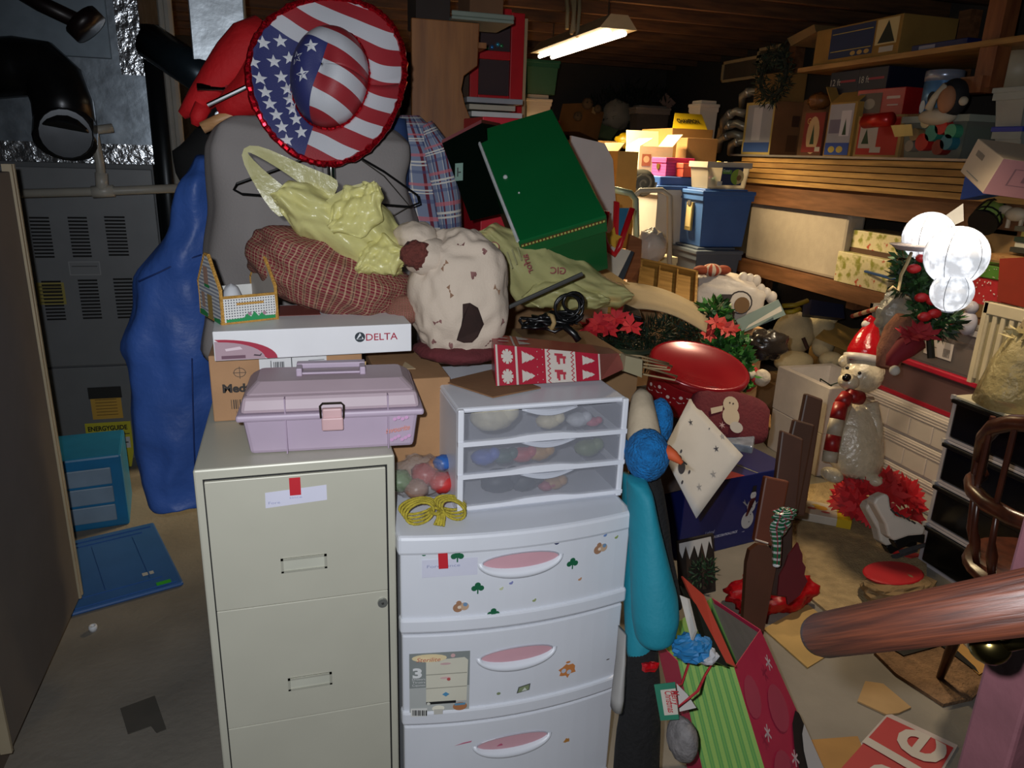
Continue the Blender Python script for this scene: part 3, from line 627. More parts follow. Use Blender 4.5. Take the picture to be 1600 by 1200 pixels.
# ------------------------------------------------------------- yellow carrier bag on top
yl = film('EFEAA4', .56, .28, .35, 16)
yb = E('yellow_bag', 'crumpled empty yellow plastic carrier bag lying over the plaid bag', 'plastic bag')
def filmbag(rows, Y, name, par, m, nu=44, nv=26, bulge=.03, seed=0):
    """crumpled film: rows = (px, py, half-width px along the cross direction) from one end to the other"""
    P3 = [at_y(x, y, Y) for x, y, h in rows]; hw = [h*Y/F for x, y, h in rows]; n = len(rows)-1
    def fn(u, v):
        t = u*n; i = min(int(t), n-1); f = t-i; f2 = f*f*(3-2*f); c = P3[i].lerp(P3[i+1], f); h = hw[i]+(hw[i+1]-hw[i])*f2
        d = (P3[min(i+2, n)]-P3[max(i-1, 0)]).normalized(); sd = d.cross(FW).normalized(); w2 = 2*v-1
        edge = 1+.10*math.sin(9*u+seed)+.07*math.sin(23*u+seed*2)
        cr = .011*abs(math.sin(8*u+3.2*w2+seed)) + .009*abs(math.sin(5.5*w2-9*u+seed*1.7)) + .006*abs(math.sin(17*u+9*w2*(1-.3*u)+seed)) + .01*noise.noise(V((u*6, v*5, seed)))
        return c + sd*w2*h*edge - FW*(bulge*(1-w2*w2)+cr)
    return MB().grid(fn, nu, nv).build(name, m, par, smooth=True, solid=.0012)
filmbag([(440, 318, 6), (455, 312, 26), (490, 335, 42), (530, 352, 54), (575, 378, 58), (608, 402, 42), (630, 418, 22), (636, 424, 8)], 1.8, 'body', yb, yl, bulge=.06, seed=1.3)
filmbag([(520, 362, 8), (545, 345, 34), (570, 322, 34), (585, 302, 22), (592, 292, 6)], 1.74, 'top_fold', yb, yl, 26, 18, .025, 4.1)
filmbag([(560, 425, 5), (580, 408, 24), (608, 400, 30), (634, 398, 12)], 1.735, 'lower_fold', yb, yl, 24, 16, .02, 2.2)
def ribbon(pts, wd, name, par, m, Y0=None):
    P3 = [V(p) for p in pts]; mb = MB(); n = len(P3); base = []
    for i, p in enumerate(P3):
        t = (P3[min(i+1, n-1)]-P3[max(i-1, 0)]).normalized(); s = t.cross(FW).normalized(); wi = wd[i] if isinstance(wd, list) else wd
        base.append(mb._a([p - s*wi + FW*.004*math.sin(i*2), p - FW*.006*math.cos(i*3), p + s*wi], [(0, i/n), (.5, i/n), (1, i/n)]))
    for i in range(n-1):
        a, b = base[i], base[i+1]; mb._f([a, a+1, b+1, b], 0); mb._f([a+1, a+2, b+2, b+1], 0)
    return mb.build(name, m, par, smooth=True, sub=1)
ribbon([at_y(x, y, 1.78) for x, y in ((455, 330), (425, 300), (398, 268), (378, 238), (388, 230), (415, 240), (455, 262), (495, 285), (525, 300))], [.035, .026, .015, .008, .009, .013, .016, .025, .03], 'handle', yb, yl)
ribbon([at_y(x, y, 1.73) for x, y in ((520, 340), (535, 318), (560, 300), (585, 290), (596, 300), (585, 312), (560, 322))], [.04, .03, .02, .012, .008, .012, .02], 'handle', yb, yl)
# ------------------------------------------------------------- white drawer tower
TY = 1.375
tw = E('drawer_tower', 'tall white bow-fronted drawer tower with pink handle recesses', 'drawers', (.452, TY, 0))
whp = mat('CFD2DA', .38, 0, .03, 5); TW = .265
def bow(u, b=.03): return -b*(1-(2*u-1)**2)
def bowprism(z0, z1, hw, back, yo=0, n=14):
    poly = [(-hw+2*hw*i/n, bow(i/n)+yo) for i in range(n+1)] + [(hw, back), (-hw, back)]; return MB().prism(poly, z0, z1)
zt = .832
bowprism(.0, zt-.03, TW-.012, .39, .022).build('carcass', whp, tw)
bowprism(zt-.045, zt, TW+.004, .4, -.004).build('top_plate', whp, tw, bevel=.008)
def tz(px, py): return at_y(px, py, TY-.01).z
lev = [tz(624, 851), tz(625, 997), tz(628, 1140), .06]
pink = mat('C79AA4', .45, 0, .04)
hp = ((755, 873, 857, 893), (752, 863, 1003, 1040), (746, 855, 1139, 1176))
dr = []
for k in range(3):
    z1, z0 = lev[k]-.003, lev[k+1]+.006
    d = bowprism(z0+.03, z1, TW-.002-.002*k, .02, 0).build('drawer', whp, tw, bevel=.004)
    bowprism(z0, z0+.036, TW+.001-.002*k, .02, -.007).build('lower_lip', whp, d, bevel=.006)
    x0, x1, ya, yb2 = hp[k]; A, Bq = at_y(x0, (ya+yb2)/2+4, TY-.03), at_y(x1, (ya+yb2)/2-4, TY-.03)
    cx = (A.x+Bq.x)/2-.452; rx = (Bq.x-A.x)/2; cz = (A.z+Bq.z)/2; u = (cx+TW)/(2*TW); rz_ = .019
    def ov(x, z, y): return (x, bow((x+TW)/(2*TW)) + y, z)
    MB().grid(lambda uu, vv_: ov(cx-rx*math.cos(uu*math.pi), cz+rz_*math.sin(uu*math.pi)*(2*vv_-1), -.0016), 24, 2).build('handle_recess', pink, d)
    m2 = MB()
    def lip(uu, vv_):
        a = math.pi + uu*math.pi; f = vv_; x = cx+(rx+.012*f)*math.cos(a); z = cz + (rz_*(1-.0*f)+.026*f)*math.sin(a) + .002
        return ov(x, z, -.0016 - .012*math.sin(math.pi*f)**.7*math.sin(uu*math.pi)**.4)
    m2.grid(lip, 22, 6).build('handle_lip', whp, d, smooth=True)
    MB().tube([ov(cx+rx*1.01*math.cos(a*.2618), cz+rz_*1.03*math.sin(a*.2618), -.0016) for a in range(24)], .0018, 5, closed=True).build('handle_rim', mat('A8A4AE', .4), d)
    dr.append(d)
MB().box(-TW, TW, .02, .38, 0, .06).build('base', whp, tw, bevel=.01)
# stickers
def dpt(px, py): p = at_y(px, py, TY-.025); x = p.x-.452; return x, bow((x+TW)/(2*TW)), p.z
def stick(k, px, py, name, shapes, lab=None):
    x, y, z = dpt(px, py); sl_ = .03*4*(2*((x+TW)/(2*TW))-1)/(2*TW)
    o = sheet(name, dr[k], (x, y-.0012, z), (1, sl_, 0), (0, 0, 1), shapes)
    if lab: o['label'] = lab
def clover(r, c='0F5A3A'): return [(c, ell(-r*.55, r*.1, r*.5, n=10)), (c, ell(r*.55, r*.1, r*.5, n=10)), (c, ell(0, r*.7, r*.5, n=10)), (c, rc(-r*.1, -r*.9, r*.12, r*.2)), (c, ell(0, .2*r, r*.4, n=8))]
for px, py in ((715, 871), (894, 881), (746, 919), (770, 958)): stick(0, px, py, 'clover_sticker', clover(.0135))
stick(0, 869, 845, 'blue_dot_sticker', [('1A2350', ell(0, 0, .007))])
for px, py in ((940, 861), (720, 950)): stick(0, px, py, 'bear_sticker', [('9A7358', ell(-.006, .0, .011)), ('B89A80', ell(.008, .003, .01)), ('9A7358', ell(-.004, .012, .006)), ('6A88A8', ell(.01, .008, .005)), ('D5C4B4', ell(-.003, .002, .004))])
for px, py, c in ((948, 840, '6A86B8'), (967, 845, '8A9A58'), (906, 906, 'B88A6A'), (782, 918, 'B8BE9A'), (833, 936, '8E9A6A'), (664, 872, '2A6A50'), (797, 909, '7A80B0')): stick(0, px, py, 'tiny_sticker', [(c, ell(0, 0, .0045, .003, 8)), (c, ell(.003, .003, .0025, n=6))])
x, y, z = dpt(661, 908)
nt_ = sheet('paper_note', dr[0], (x, y-.0025, z), (1, -.12, 0), (0, 0, 1), [('C5C6D6', rc(0, 0, .118, .042))]); text(nt_, 'Fore  since', (x+.01, y-.0055, z+.024), (1, -.12, 0), (0, 0, 1), .01, '8F94B4', .07)
x, y, z = dpt(686, 890); sheet('red_tape', dr[0], (x, y-.0065, z), (1, -.12, 0), (-.05, 0, 1), [('B81F2B', rc(0, 0, .02, .037))])
def bowfix(o, off=.0035):
    for v in o.data.vertices: v.co.y += bow((v.co.x+TW)/(2*TW)) - off
    return o
# maker's label on the second drawer
x, y, z = dpt(642, 1127); L = .132; Hh = .165; sl_ = -.07
ml = bowfix(sheet('maker_label', dr[1], (x, 0, z), (1, 0, 0), (0, 0, 1), [('7F8584', rc(0, 0, L, Hh)), ('A9ACAA', rc(0, 0, L, Hh*.45)), ('C9C6B6', [(.036, .034), (L-.006, .034), (L-.004, .142), (L-.012, .15), (.036, .146)]), ('8E8C80', rc(.036, .108, L-.006, .11)), ('8E8C80', rc(.036, .072, L-.006, .074)), ('17181A', rc(.036, .03, L-.03, .037)), ('BFA0A0', ell(.078, .137, .012, .003)), ('C8A8A8', ell(.078, .1, .012, .003)), ('D9C9A0', ell(.043, .154, .038, .0105)), ('C9A3A3', ell(.094, .158, .005)), ('D0D0CC', rc(.002, .0, .038, .022))] + [('333436', rc(.006+i*.004, .003, .008+i*.004+(i % 2)*.001, .018)) for i in range(8)] + [('E0DCCB', ell(.062, .022, .014, .008)), ('B8B6AE', rc(.052, .006, .072, .02)), ('A8704A', ell(.11, .024, .016, .011)), ('5A8AA8', rc(.098, .027, .122, .033)), ('4A88B0', [(.07, .06), (.078, .066), (.086, .06), (.078, .054)]), ('B05050', ell(.084, .1, .004)), ('C9C9C0', ell(.04, .037, .004))]))
bowfix(text(ml, '3', (x+.006, -.004, z+.108), (1, 0, 0), (0, 0, 1), .034, 'D5D7D8', .02, .004, bold=.0015))
for i, s_ in enumerate(('Drawers', 'Tiroirs', 'Cajones')): bowfix(text(ml, s_, (x+.005, -.004, z+.101-i*.008), (1, 0, 0), (0, 0, 1), .008, 'D5D7D8', .028, .004))
bowfix(text(ml, 'Sterilite', (x+.014, -.004, z+.149), (1, 0, 0), (0, 0, 1), .015, 'C0685A', .052, .004, shear=.3))
def rag(c, r, n, s): rn = random.Random(s); return [(c, [(r*(.6+.7*rn.random())*math.cos(6.283*i/n), r*(.5+.6*rn.random())*math.sin(6.283*i/n)) for i in range(n)])]
stick(1, 884, 1048, 'torn_orange_sticker', rag('C07A42', .022, 16, 5) + [('B9BDC9', ell(-.006, .002, .006)), ('B9BDC9', ell(.008, -.004, .006)), ('C07A42', ell(.004, .024, .006, .003))])
stick(1, 817, 1073, 'green_picture_sticker', [('4A4F4C', [(-.017, -.01), (.014, -.006), (.016, .012), (-.013, .007)]), ('7E8A68', [(-.014, -.008), (.012, -.004), (.013, .009), (-.011, .005)]), ('C5CCC0', [(-.005, -.006), (.008, -.005), (.002, .004)])])
stick(1, 778, 1081, 'tiny_sticker', [('7E8A6A', ell(0, 0, .005, .004, 8))]); stick(1, 954, 1037, 'dark_scuff', [('4A4038', ell(0, 0, .005, .0015, 8))])
stick(2, 886, 1157, 'tiny_orange_sticker', rag('B07A3A', .0085, 9, 3)); stick(2, 724, 1162, 'pink_smear', [('B8647E', [(-.022, -.004), (.018, .002), (.02, .006), (0, .003)])]); stick(2, 780, 1161, 'pink_mark', [('B0506E', [(-.008, -.003), (.008, -.002), (.004, .004), (-.002, .002)])])
# ------------------------------------------------------------- clear three-drawer unit on the tower
du = E('desk_drawers', 'small white frame with three frosted drawers standing on the tower', 'drawers', (.525, 1.46, .832), R(1))
fw_ = mat('D6D8E0', .35, 0, .03); UW, UH = .2, .243
MB().box(-UW, UW, 0, .33, UH-.012, UH).build('top_panel', fw_, du, bevel=.006)
MB().box(-UW, UW, .0, .33, 0, .01).build('bottom_panel', fw_, du)
MB().box(-UW, UW, .322, .33, .01, UH-.01).build('back_panel', mat('9FA2AC', .5), du)
for x in (-UW, UW-.012): MB().box(x, x+.012, 0, .33, .008, UH-.01).build('side_panel', fw_, du, bevel=.003)
frost = film('B4B6C0', .3, .35, .05, 20)
for k in range(3):
    z0 = .008 + k*.0765; z1 = z0+.072
    d = MB().box(-UW+.014, UW-.014, -.006, -.003, z0+.008, z1).box(-UW+.014, -UW+.017, -.003, .31, z0+.008, z1-.01).box(UW-.017, UW-.014, -.003, .31, z0+.008, z1-.01).build('drawer', frost, du)
    rl = MB(); n = 20
    for i in range(n):
        u0, u1 = i/n, (i+1)/n
        g = lambda u: z0 + (.006*math.exp(-((u-.5)/.17)**4))
        rl.hexa([(-UW+2*UW*u0, -.013, z0-.002 if k else z0), (-UW+2*UW*u1, -.013, z0-.002 if k else z0), (-UW+2*UW*u1, .0, z0), (-UW+2*UW*u0, .0, z0),
                 (-UW+2*UW*u0, -.013, g(u0)+.009), (-UW+2*UW*u1, -.013, g(u1)+.009), (-UW+2*UW*u1, 0, g(u1)+.009), (-UW+2*UW*u0, 0, g(u0)+.009)])
    rl.build('cross_rail', fw_, du)
    pl_ = [(-.065+.13*i/12, -.014*math.sin(math.pi*i/12)) for i in range(13)]
    MB().prism(pl_, 0, .003, 0, Matrix.Translation((0.01, -.004, z1-.002)) @ Matrix.Identity(4)).prism([(x, y*1.1) for x, y in pl_], -.001, .0015, 0, Matrix.Translation((.01, -.008, z1-.001)) @ Matrix.Rotation(R(90), 4, 'X')).build('finger_pull', mat('B9BCC6', .15, 0, 0), d)
for x in (-UW, UW-.014): MB().box(x, x+.014, -.011, .002, 0, UH).build('front_post', fw_, du, bevel=.003)
rn = random.Random(4)
toys = [(0, -.11, 'C9C0A0', .05, 'cream plush lying in the top frosted drawer'), (0, .02, 'D0C4A0', .03, 'small cream plush right of the big one in the top drawer'), (0, .09, 'B9BCC2', .027, 'grey ornament in the top frosted drawer'), (0, .125, 'B04058', .018, 'little pink ornament in the top drawer'),
        (1, -.13, '3A5AB0', .03, 'blue plush with a white top in the middle drawer'), (1, -.085, '2A5048', .028, 'dark green ornament in the middle frosted drawer'), (1, -.04, 'B03038', .028, 'shiny red ornament in the middle drawer'), (1, .0, 'B08028', .03, 'gold ornament in the middle drawer'), (1, .12, '6A7A4A', .032, 'green and tan ornament at the right of the middle drawer'),
        (2, -.09, '1C2C38', .045, 'dark blue doll lying in the bottom frosted drawer'), (2, -.03, '1A2A30', .038, 'dark hat-shaped toy in the bottom drawer'), (2, .04, 'A87A3A', .026, 'amber toy in the bottom frosted drawer'), (2, .02, '9A2A3A', .02, 'dark red toy in the bottom drawer')]
for k, x, c, r, lb_ in toys:
    z = .832 + .018 + (2-k)*.0765 + r*.62
    t_ = E('toy', lb_, 'toy', (.525+x, 1.468+r*.72, z), 0, 'toys in the frosted drawers'); m_ = mat(c, .5, 0, .2, 40)
    MB().blob((0, 0, 0), (r, r*.7, r*.62), 16, 10, .15, 3, r*100).build('body', m_, t_, smooth=True)
    MB().blob((r*.75, -.004, r*.25), r*.5, 12, 8).build('head', m_, t_, smooth=True)
# on top of it
A = [at_z(x, y, 1.0775) for x, y in ((693, 597), (772, 578), (845, 607), (770, 622))]
tag(MB().prism([(p.x, p.y) for p in A], 1.0775, 1.0805).build('cardboard_flap', card('7E5A3C')), 'loose brown cardboard flap on top of the frosted drawers', 'cardboard')
# twine and toy bag on the tower top
tn = E('twine_hank', 'hank of yellow twine tied in a bow on the drawer tower', 'twine', (.27, 1.43, .833)); ym = mat('A8982E', .75, 0, .2, 80, .6, 200)
for cx, rx, ry, tl in ((-.032, .03, .02, .3), (.042, .026, .02, -.5)):
    mb = MB()
    for s_ in range(4): mb.tube([(cx+(rx+.003*s_)*math.cos(a*.35), -.01+.012*s_+.01*math.sin(a*.35), .024+(ry-.002*s_)*math.sin(a*.35+tl)) for a in range(18)], .0032, 6, closed=True)
    mb.build('loop', ym, tn, smooth=True)
mb = MB()
for s_ in range(4): mb.tube([(.006+.004*s_, -.018, .03), (.004+.005*s_, -.024, .015), (-.004+.006*s_, -.03-.003*s_, .003)], .0032, 6)
mb.tube([(.002+.01*math.cos(a*.5), -.014+.014*math.sin(a*.5), .028) for a in range(13)], .004, 6, closed=True).build('knot', ym, tn, smooth=True)
tyb = E('clear_toy_bag', 'clear plastic bag of bright toys behind the yellow twine', 'plastic bag', (.263, 1.55, .833))
for i, (x, y, z, r, c) in enumerate(((-.05, .0, .045, .03, '5A7A4A'), (.01, .01, .05, .032, '9A3A3A'), (.045, -.02, .04, .03, 'B02A2A'), (.05, .0, .08, .022, '2A5AA0'), (-.015, -.02, .03, .028, '8A6A5A'), (.04, .02, .07, .02, 'B06A2A'))):
    MB().blob((x, y, z), (r, r, r*.8), 14, 10, .2, 3, i).build('toy_piece', mat(c, .4), tyb, smooth=True)
MB().blob((0, 0, .05), (.078, .055, .052), 28, 18, .25, 3, 7, ridge=.2).build('film', film('C9C4C4', .25, .12, .8, 40), tyb, smooth=True)
# ============================================================= middle heap
def qsheet(name, par, A, B, Cq, Dq, shapes, off=.0008):
    A, B, Cq, Dq = map(V, (A, B, Cq, Dq)); N = (B-A).cross(Dq-A).normalized(); mb = MB(); cols = []
    for k, (c, poly) in enumerate(shapes):
        mm = mat(c, .6, 0, .04) if isinstance(c, str) else c
        if mm not in cols: cols.append(mm)
        mb.flat([A*(1-x)*(1-y) + B*x*(1-y) + Cq*x*y + Dq*(1-x)*y + N*off*(1+k*.4) for x, y in poly], cols.index(mm))
    return mb.build(name, cols, par)
def slab(corners, th, mb=None, m=0, ext=None):
    """four corners (ccw seen from the front), thickened away from the viewer"""
    Q = [V(p) for p in corners]; N = (Q[1]-Q[0]).cross(Q[3]-Q[0]).normalized(); mb = mb or MB()
    ex = V(ext) if ext else -N*th
    mb.hexa([Q[0], Q[1], Q[1]+ex, Q[0]+ex, Q[3], Q[2], Q[2]+ex, Q[3]+ex], m); return mb
def foliage(mb, c, r, n, L, wd, seed, up=.3, m=1):
    rn = random.Random(seed); c = V(c)
    for i in range(n):
        d = V((rn.gauss(0, 1), rn.gauss(0, 1), rn.gauss(0, 1))).normalized(); p = c + V((d.x*r[0], d.y*r[1], d.z*r[2]))*rn.random()**.4
        t = (d + V((rn.gauss(0, .5), rn.gauss(0, .5), rn.gauss(up, .5)))).normalized(); s = t.orthogonal(); s.rotate(Matrix.Rotation(rn.random()*6.28, 3, t))
        l = L*rn.uniform(.6, 1.2); b = mb._a([p, p+t*l*.5+s*wd, p+t*l, p+t*l*.5-s*wd]); mb._f([b, b+1, b+2, b+3], rn.randrange(m))
    return mb
def flower(mb, c, N, r, n, seed, m=0):
    rn = random.Random(seed); N = V(N).normalized(); a = N.orthogonal().normalized(); b_ = N.cross(a); c = V(c)
    for i in range(n):
        th = 6.283*i/n + rn.uniform(-.2, .2); d = a*math.cos(th)+b_*math.sin(th); s = N.cross(d); l = r*rn.uniform(.75, 1.1); h = N*r*rn.uniform(.05, .5)
        b = mb._a([c, c+d*l*.5+s*r*.22+h*.5, c+d*l+h, c+d*l*.5-s*r*.22+h*.5]); mb._f([b, b+1, b+2, b+3], m)
    return mb
def under(label, x0, x1, y0, y1, z, col='8A6A48', n=2):
    for k in range(n): carton('plain_carton', label[k], ((x0+x1)/2, (y0+y1)/2, z*k/n + .001*k), x1-x0, y1-y0, z/n-.002, 0, col)
# ---- second yellow bag with print
y2 = E('printed_yellow_bag', 'yellow plastic grocery bag with red print beside the green box', 'plastic bag')
yl2 = film('CFCB90', .66, .22, .6, 9)
c0 = at_y(850, 425, 2.0)
filmbag([(748, 372, 6), (765, 372, 26), (800, 400, 46), (840, 425, 58), (885, 445, 44), (930, 456, 30), (965, 462, 24), (984, 466, 8)], 2.0, 'body', y2, yl2, 48, 26, .06, 2.7)
filmbag([(815, 470, 6), (850, 455, 26), (890, 462, 26), (930, 470, 16), (950, 472, 5)], 1.95, 'front_fold', y2, yl2, 28, 16, .03, 5.1)
c1 = at_y(850, 425, 1.93); Ux = (at_y(880, 440, 1.93)-c1).normalized(); Wx = V((.25, 0, .97)).normalized()
def ytext(s_, px, py, ang, h_, c): P = at_y(px, py, 1.895); d = RT*math.cos(R(ang))+UP*math.sin(R(ang)); text(y2, s_, P, d, FW.cross(d)*-1 if False else d.cross(FW)*-1, h_, c, off=.003, bold=.0004)
ytext('arfor', 824, 396, -72, .026, '7A2A24'); ytext('GIC', 884, 428, 178, .026, '7A2A24')
P = at_y(771, 386, 1.895); sheet('heart_logo', y2, P, RT, UP, [('7A2A24', ell(0, 0, .016, .014)), ('B0A870', ell(0, 0, .0135, .0115)), ('7A2A24', ell(-.002, -.002, .008, .007))])
for i in range(4): P = at_y(783+8*i, 398-4*i, 1.895); sheet('print_line', y2, P, RT*.3-UP*.95, RT*.95+UP*.3, [('7A7648', rc(0, 0, .05-.004*i, .004))])
# ---- big green box
D1 = 2.0
BL = at_d(812, 376, D1); TL = at_d(745, 206, D1+.3); W0 = TL-BL
# choose the depth of the far edge so that the lid is a rectangle
DB = D1*ray(812, 376).dot(W0)/ray(945, 336).dot(W0); BR = at_d(945, 336, DB); Ud = BR-BL
TR = TL + Ud
N_ = Ud.cross(TL-BL).normalized(); HB = .21
gb = E('green_gift_box', 'big shiny green gift box tipped on its side above the bags', 'box', BL)
grn = mat('0C5C2E', .3, 0, .08, 3); z3 = V((0, 0, 0)); U_, W_2 = Ud, TL-BL
MB().hexa([z3-N_*HB, U_-N_*HB, U_+W_2-N_*HB, W_2-N_*HB, z3-N_*.045, U_-N_*.045, U_+W_2-N_*.045, W_2-N_*.045]).build('body', mat('0B5229', .35, 0, .08, 3), gb, bevel=.002)
e1, e2 = U_.normalized()*.004, W_2.normalized()*.004
MB().hexa([z3-e1-e2-N_*.06, U_+e1-e2-N_*.06, U_+W_2+e1+e2-N_*.06, W_2-e1+e2-N_*.06, z3-e1-e2, U_+e1-e2, U_+W_2+e1+e2, W_2-e1+e2]).build('lid', grn, gb, bevel=.003)
tr = MB(); qn = U_.normalized()
slab([z3-e2*1.2-N_*.022, U_-e2*1.2-N_*.022, U_-e2*1.2-N_*.012, z3-e2*1.2-N_*.012], .001, tr, 0)
for i in range(24): p = U_*((i+.5)/24)-e2*1.35-N_*.017; slab([p-qn*.003-N_*.003, p+qn*.003-N_*.003, p+qn*.003+N_*.003, p-qn*.003+N_*.003], .001, tr, 1)
tr.build('ribbon_trim', [mat('5A2A14', .5), mat('A8B060', .5)], gb)
MB().tube([z3-e1*1.2, W_2*.5-e1*1.5, W_2-e1*1.2], .005, 6).build('torn_white_edge', mat('B9BCBC', .8, 0, .15, 30), gb)
for a, b, r in ((.12, .52, .007), (.2, .36, .003)): MB().blob(U_*a+W_2*b+N_*.001, r, 10, 6).build('white_fleck', mat('B5B8B8', .8), gb)
P = [at_y(690, 222, 2.32), at_y(752, 190, 2.32), at_y(800, 330, 2.28), at_y(735, 345, 2.28)]
dg = E('dark_green_box', 'dark green open box with a red rim behind the green gift box', 'box')
slab([P[3], P[2], P[1], P[0]], .01, None, 0, (.12, .22, 0)).build('body', mat('020A05', .95, 0, .1, 9, spec=.05), dg)
slab([P[0]-V((0, .003, .004)), P[1]-V((0, .003, .004)), P[1]+V((0, -.003, .006)), P[0]+V((0, -.003, .006))], .01, None, 0, (.12, .22, 0)).build('red_rim', mat('6A0F16', .5), dg)
A = at_y(707, 282, 2.27); sheet('sticker', dg, A - V((0, .035, 0)), (1, 0, .1), (0, 0, 1), [('6F8C80', rc(0, 0, .024, .05)), ('26302C', rc(.006, .012, .01, .038)), ('26302C', rc(.01, .022, .018, .026))])
P = at_y(805, 200, 2.75); c_ = carton('red_carton', 'red carton edge showing above the green gift box', (.83, 2.85, 1.3), .3, .25, .42, R(3), mat('C0182A', .5), tape=False)
# support heap behind the tower (plain cartons, mostly hidden)
under(('plain carton at the bottom of the heap behind the drawer tower', 'plain carton under the green gift box'), .42, .98, 1.92, 2.4, 1.02)
under(('plain carton on the floor under the bookcase end', 'plain carton just under the red carton'), .68, .98, 2.7, 3.0, 1.3)
# white panel beside it
Q = [(893, 212), (945, 224), (958, 250), (962, 316), (944, 330), (915, 300)]
mb = MB(); pts = [at_y(x, y, 3.2) for x, y in Q]
mb.prism([(p.x, p.z) for p in pts[:4]] + [(pts[3].x, 0), (pts[0].x, 0)], -3.22, -3.2, 0, Matrix.Rotation(R(90), 4, 'X'))
tag(mb.build('white_board', mat('C9C2BC', .6, 0, .04)), 'large off-white board with a cut corner behind the green gift box', 'board')
# ---- cables on the gift bag
cb_ = E('cable_bundle', 'tangle of black cables tied with a tan twist on the red gift bag', 'cable', at_y(865, 500, 1.66)); km = mat('0A0A0B', .35, 0, 0)
rn = random.Random(11)
for i in range(9):
    cx, cz = rn.uniform(-.05, .03), rn.uniform(-.012, .012); a0 = rn.uniform(0, 6)
    MB().tube([(cx+(.055+rn.uniform(-.01, .01))*math.cos(t_*.5+a0), rn.uniform(-.02, .02), cz+.012*math.sin(t_*.5+a0)+rn.uniform(-.004, .004)) for t_ in range(13)], .0042, 6, closed=True).build('cable', km, cb_, smooth=True)
for rr, cc in ((.032, (.03, .035)), (.026, (.045, .045)), (.036, (.035, .03))):
    MB().tube([(cc[0]+rr*math.cos(t_*.35), -.01, cc[1]+rr*.9*math.sin(t_*.35)) for t_ in range(18)], .004, 6, closed=True).build('cable_loop', km, cb_, smooth=True)
MB().tube([(-.012, -.024, -.014), (-.008, -.027, 0), (-.012, -.024, .014), (-.012, .02, .012), (-.012, .02, -.012)], .006, 6, closed=True).build('twist_tie', mat('8A7248', .7), cb_, smooth=True)
MB().tube([(.02, -.02, -.01), (.045, -.03, -.03), (.055, -.035, -.045)], .009, 8).build('plug', km, cb_, smooth=True)
tag(MB().tube([at_y(795, 480, 1.74), at_y(910, 428, 1.74)], .0055, 8).build('grey_rod', mat('5A5A58', .4, .5)), 'thin grey metal rod lying across the cables', 'rod')
# ---- red patterned gift bag lying on the frosted drawers
zt_ = 1.0795
A, B = at_z(775, 603, zt_+.003), at_z(955, 606, zt_+.003); B.y = A.y-.0
h0, h1 = .092, .06
Dq, Cq = A+V((.0, .03, h0)), B+V((.0, .02, h1)); bk = V((.02, .11, 0))
gf = E('patterned_gift_bag', 'red and white Christmas paper bag lying on the frosted drawers', 'gift bag'); rp = mat('9E1F32', .3, 0, .04)
MB().hexa([A, B, B+bk, A+bk, Dq, Cq, Cq+bk*.8, Dq+bk*.9]).build('body', rp, gf)
Eb, Ec = B+V((.085, .05, .01)), Cq+V((.075, .05, -.015))
MB().hexa([B, Eb, Eb+V((0, .05, 0)), B+bk, Cq, Ec, Ec+V((0, .05, 0)), Cq+bk*.8]).build('mouth', mat('8A4A42', .4, 0, .1), gf)
wp = 'B9AFA6'; sh = []
def tree(x, y, w_, h_): return [(wp, [(x, y-h_*.5), (x+w_*.35, y-h_*.28), (x+w_*.3, y-h_*.4), (x+w_*.7, y-h_*.15), (x+w_*.66, y-h_*.26), (x+w_, y), (x+w_*.66, y+h_*.26), (x+w_*.7, y+h_*.15), (x+w_*.3, y+h_*.4), (x+w_*.35, y+h_*.28), (x, y+h_*.5)])]
sh += [(wp, rc(.012, 0, .03, 1)), (wp, rc(.19, 0, .21, 1)), (wp, rc(.47, 0, .76, 1)), (wp, rc(.985, 0, 1, 1))]
for y in (.22, .72): 
    for a in range(0, 180, 45): sh.append((wp, [(.11+.055*math.cos(R(a+d_)), y+.19*math.sin(R(a+d_))) for d_ in (-14, 14, 166, 194)]))
    sh += tree(.245, y, .12, .34) + tree(.82, y, .12, .34)
    sh += [('9E1F32', rc(.57, y-.1, .6, y+.16)), ('9E1F32', rc(.57, y+.02, .66, y+.1)), ('9E1F32', rc(.63, y-.14, .65, y+.08)), ('9E1F32', rc(.55, y+.1, .63, y+.17)), ('9E1F32', rc(.58, y-.16, .6, y))]
for x0 in (.475, .70):
    zz = [(x0+(.0 if i % 2 else .025), i/14) for i in range(15)]; sh.append(('9E1F32', zz + [(x+.012, y) for x, y in reversed(zz)]))
for i in range(14): sh.append((wp, ell(.4+.05*((i*7) % 3)-.02, (i+.5)/14, .004, .014, 6)))
qsheet('printed_front', gf, A, B, Cq, Dq, sh)
T0, T1 = Dq, Cq; tp = [(wp, rc(.18, 0, .2, 1))] + tree(.24, .35, .12, .4) + tree(.24, .78, .12, .4) + [(wp, [(.05, .3), (.15, .35), (.15, .42), (.05, .38)]), (wp, [(.05, .6), (.15, .65), (.15, .72), (.05, .68)])]
qsheet('printed_top', gf, T0, T1, T1+bk*.8, T0+bk*.9, tp)
hm2 = mat('A08A66', .8, 0, .1, 60)
for k, (a, b) in enumerate((((985, 553), (1045, 568)), ((990, 566), (1050, 572)), ((1003, 575), (1058, 588)))):
    p0 = Ec + V((-.02, .01, -.004-.012*k)); p1 = at_y(b[0], b[1], p0.y+.05)
    MB().tube([p0, p0.lerp(p1, .5)+V((0, 0, .008)), p1, p1+V((-.004, .004, -.012)), p0.lerp(p1, .4)+V((0, .02, -.016)), p0+V((0, .02, -.014))], .0026, 6).build('handle', hm2, gf, smooth=True)
bag2 = MB(); slab([at_y(978, 556, 1.62), at_y(1004, 562, 1.62), at_y(1003, 590, 1.62), at_y(975, 580, 1.62)][::-1], .03, bag2)
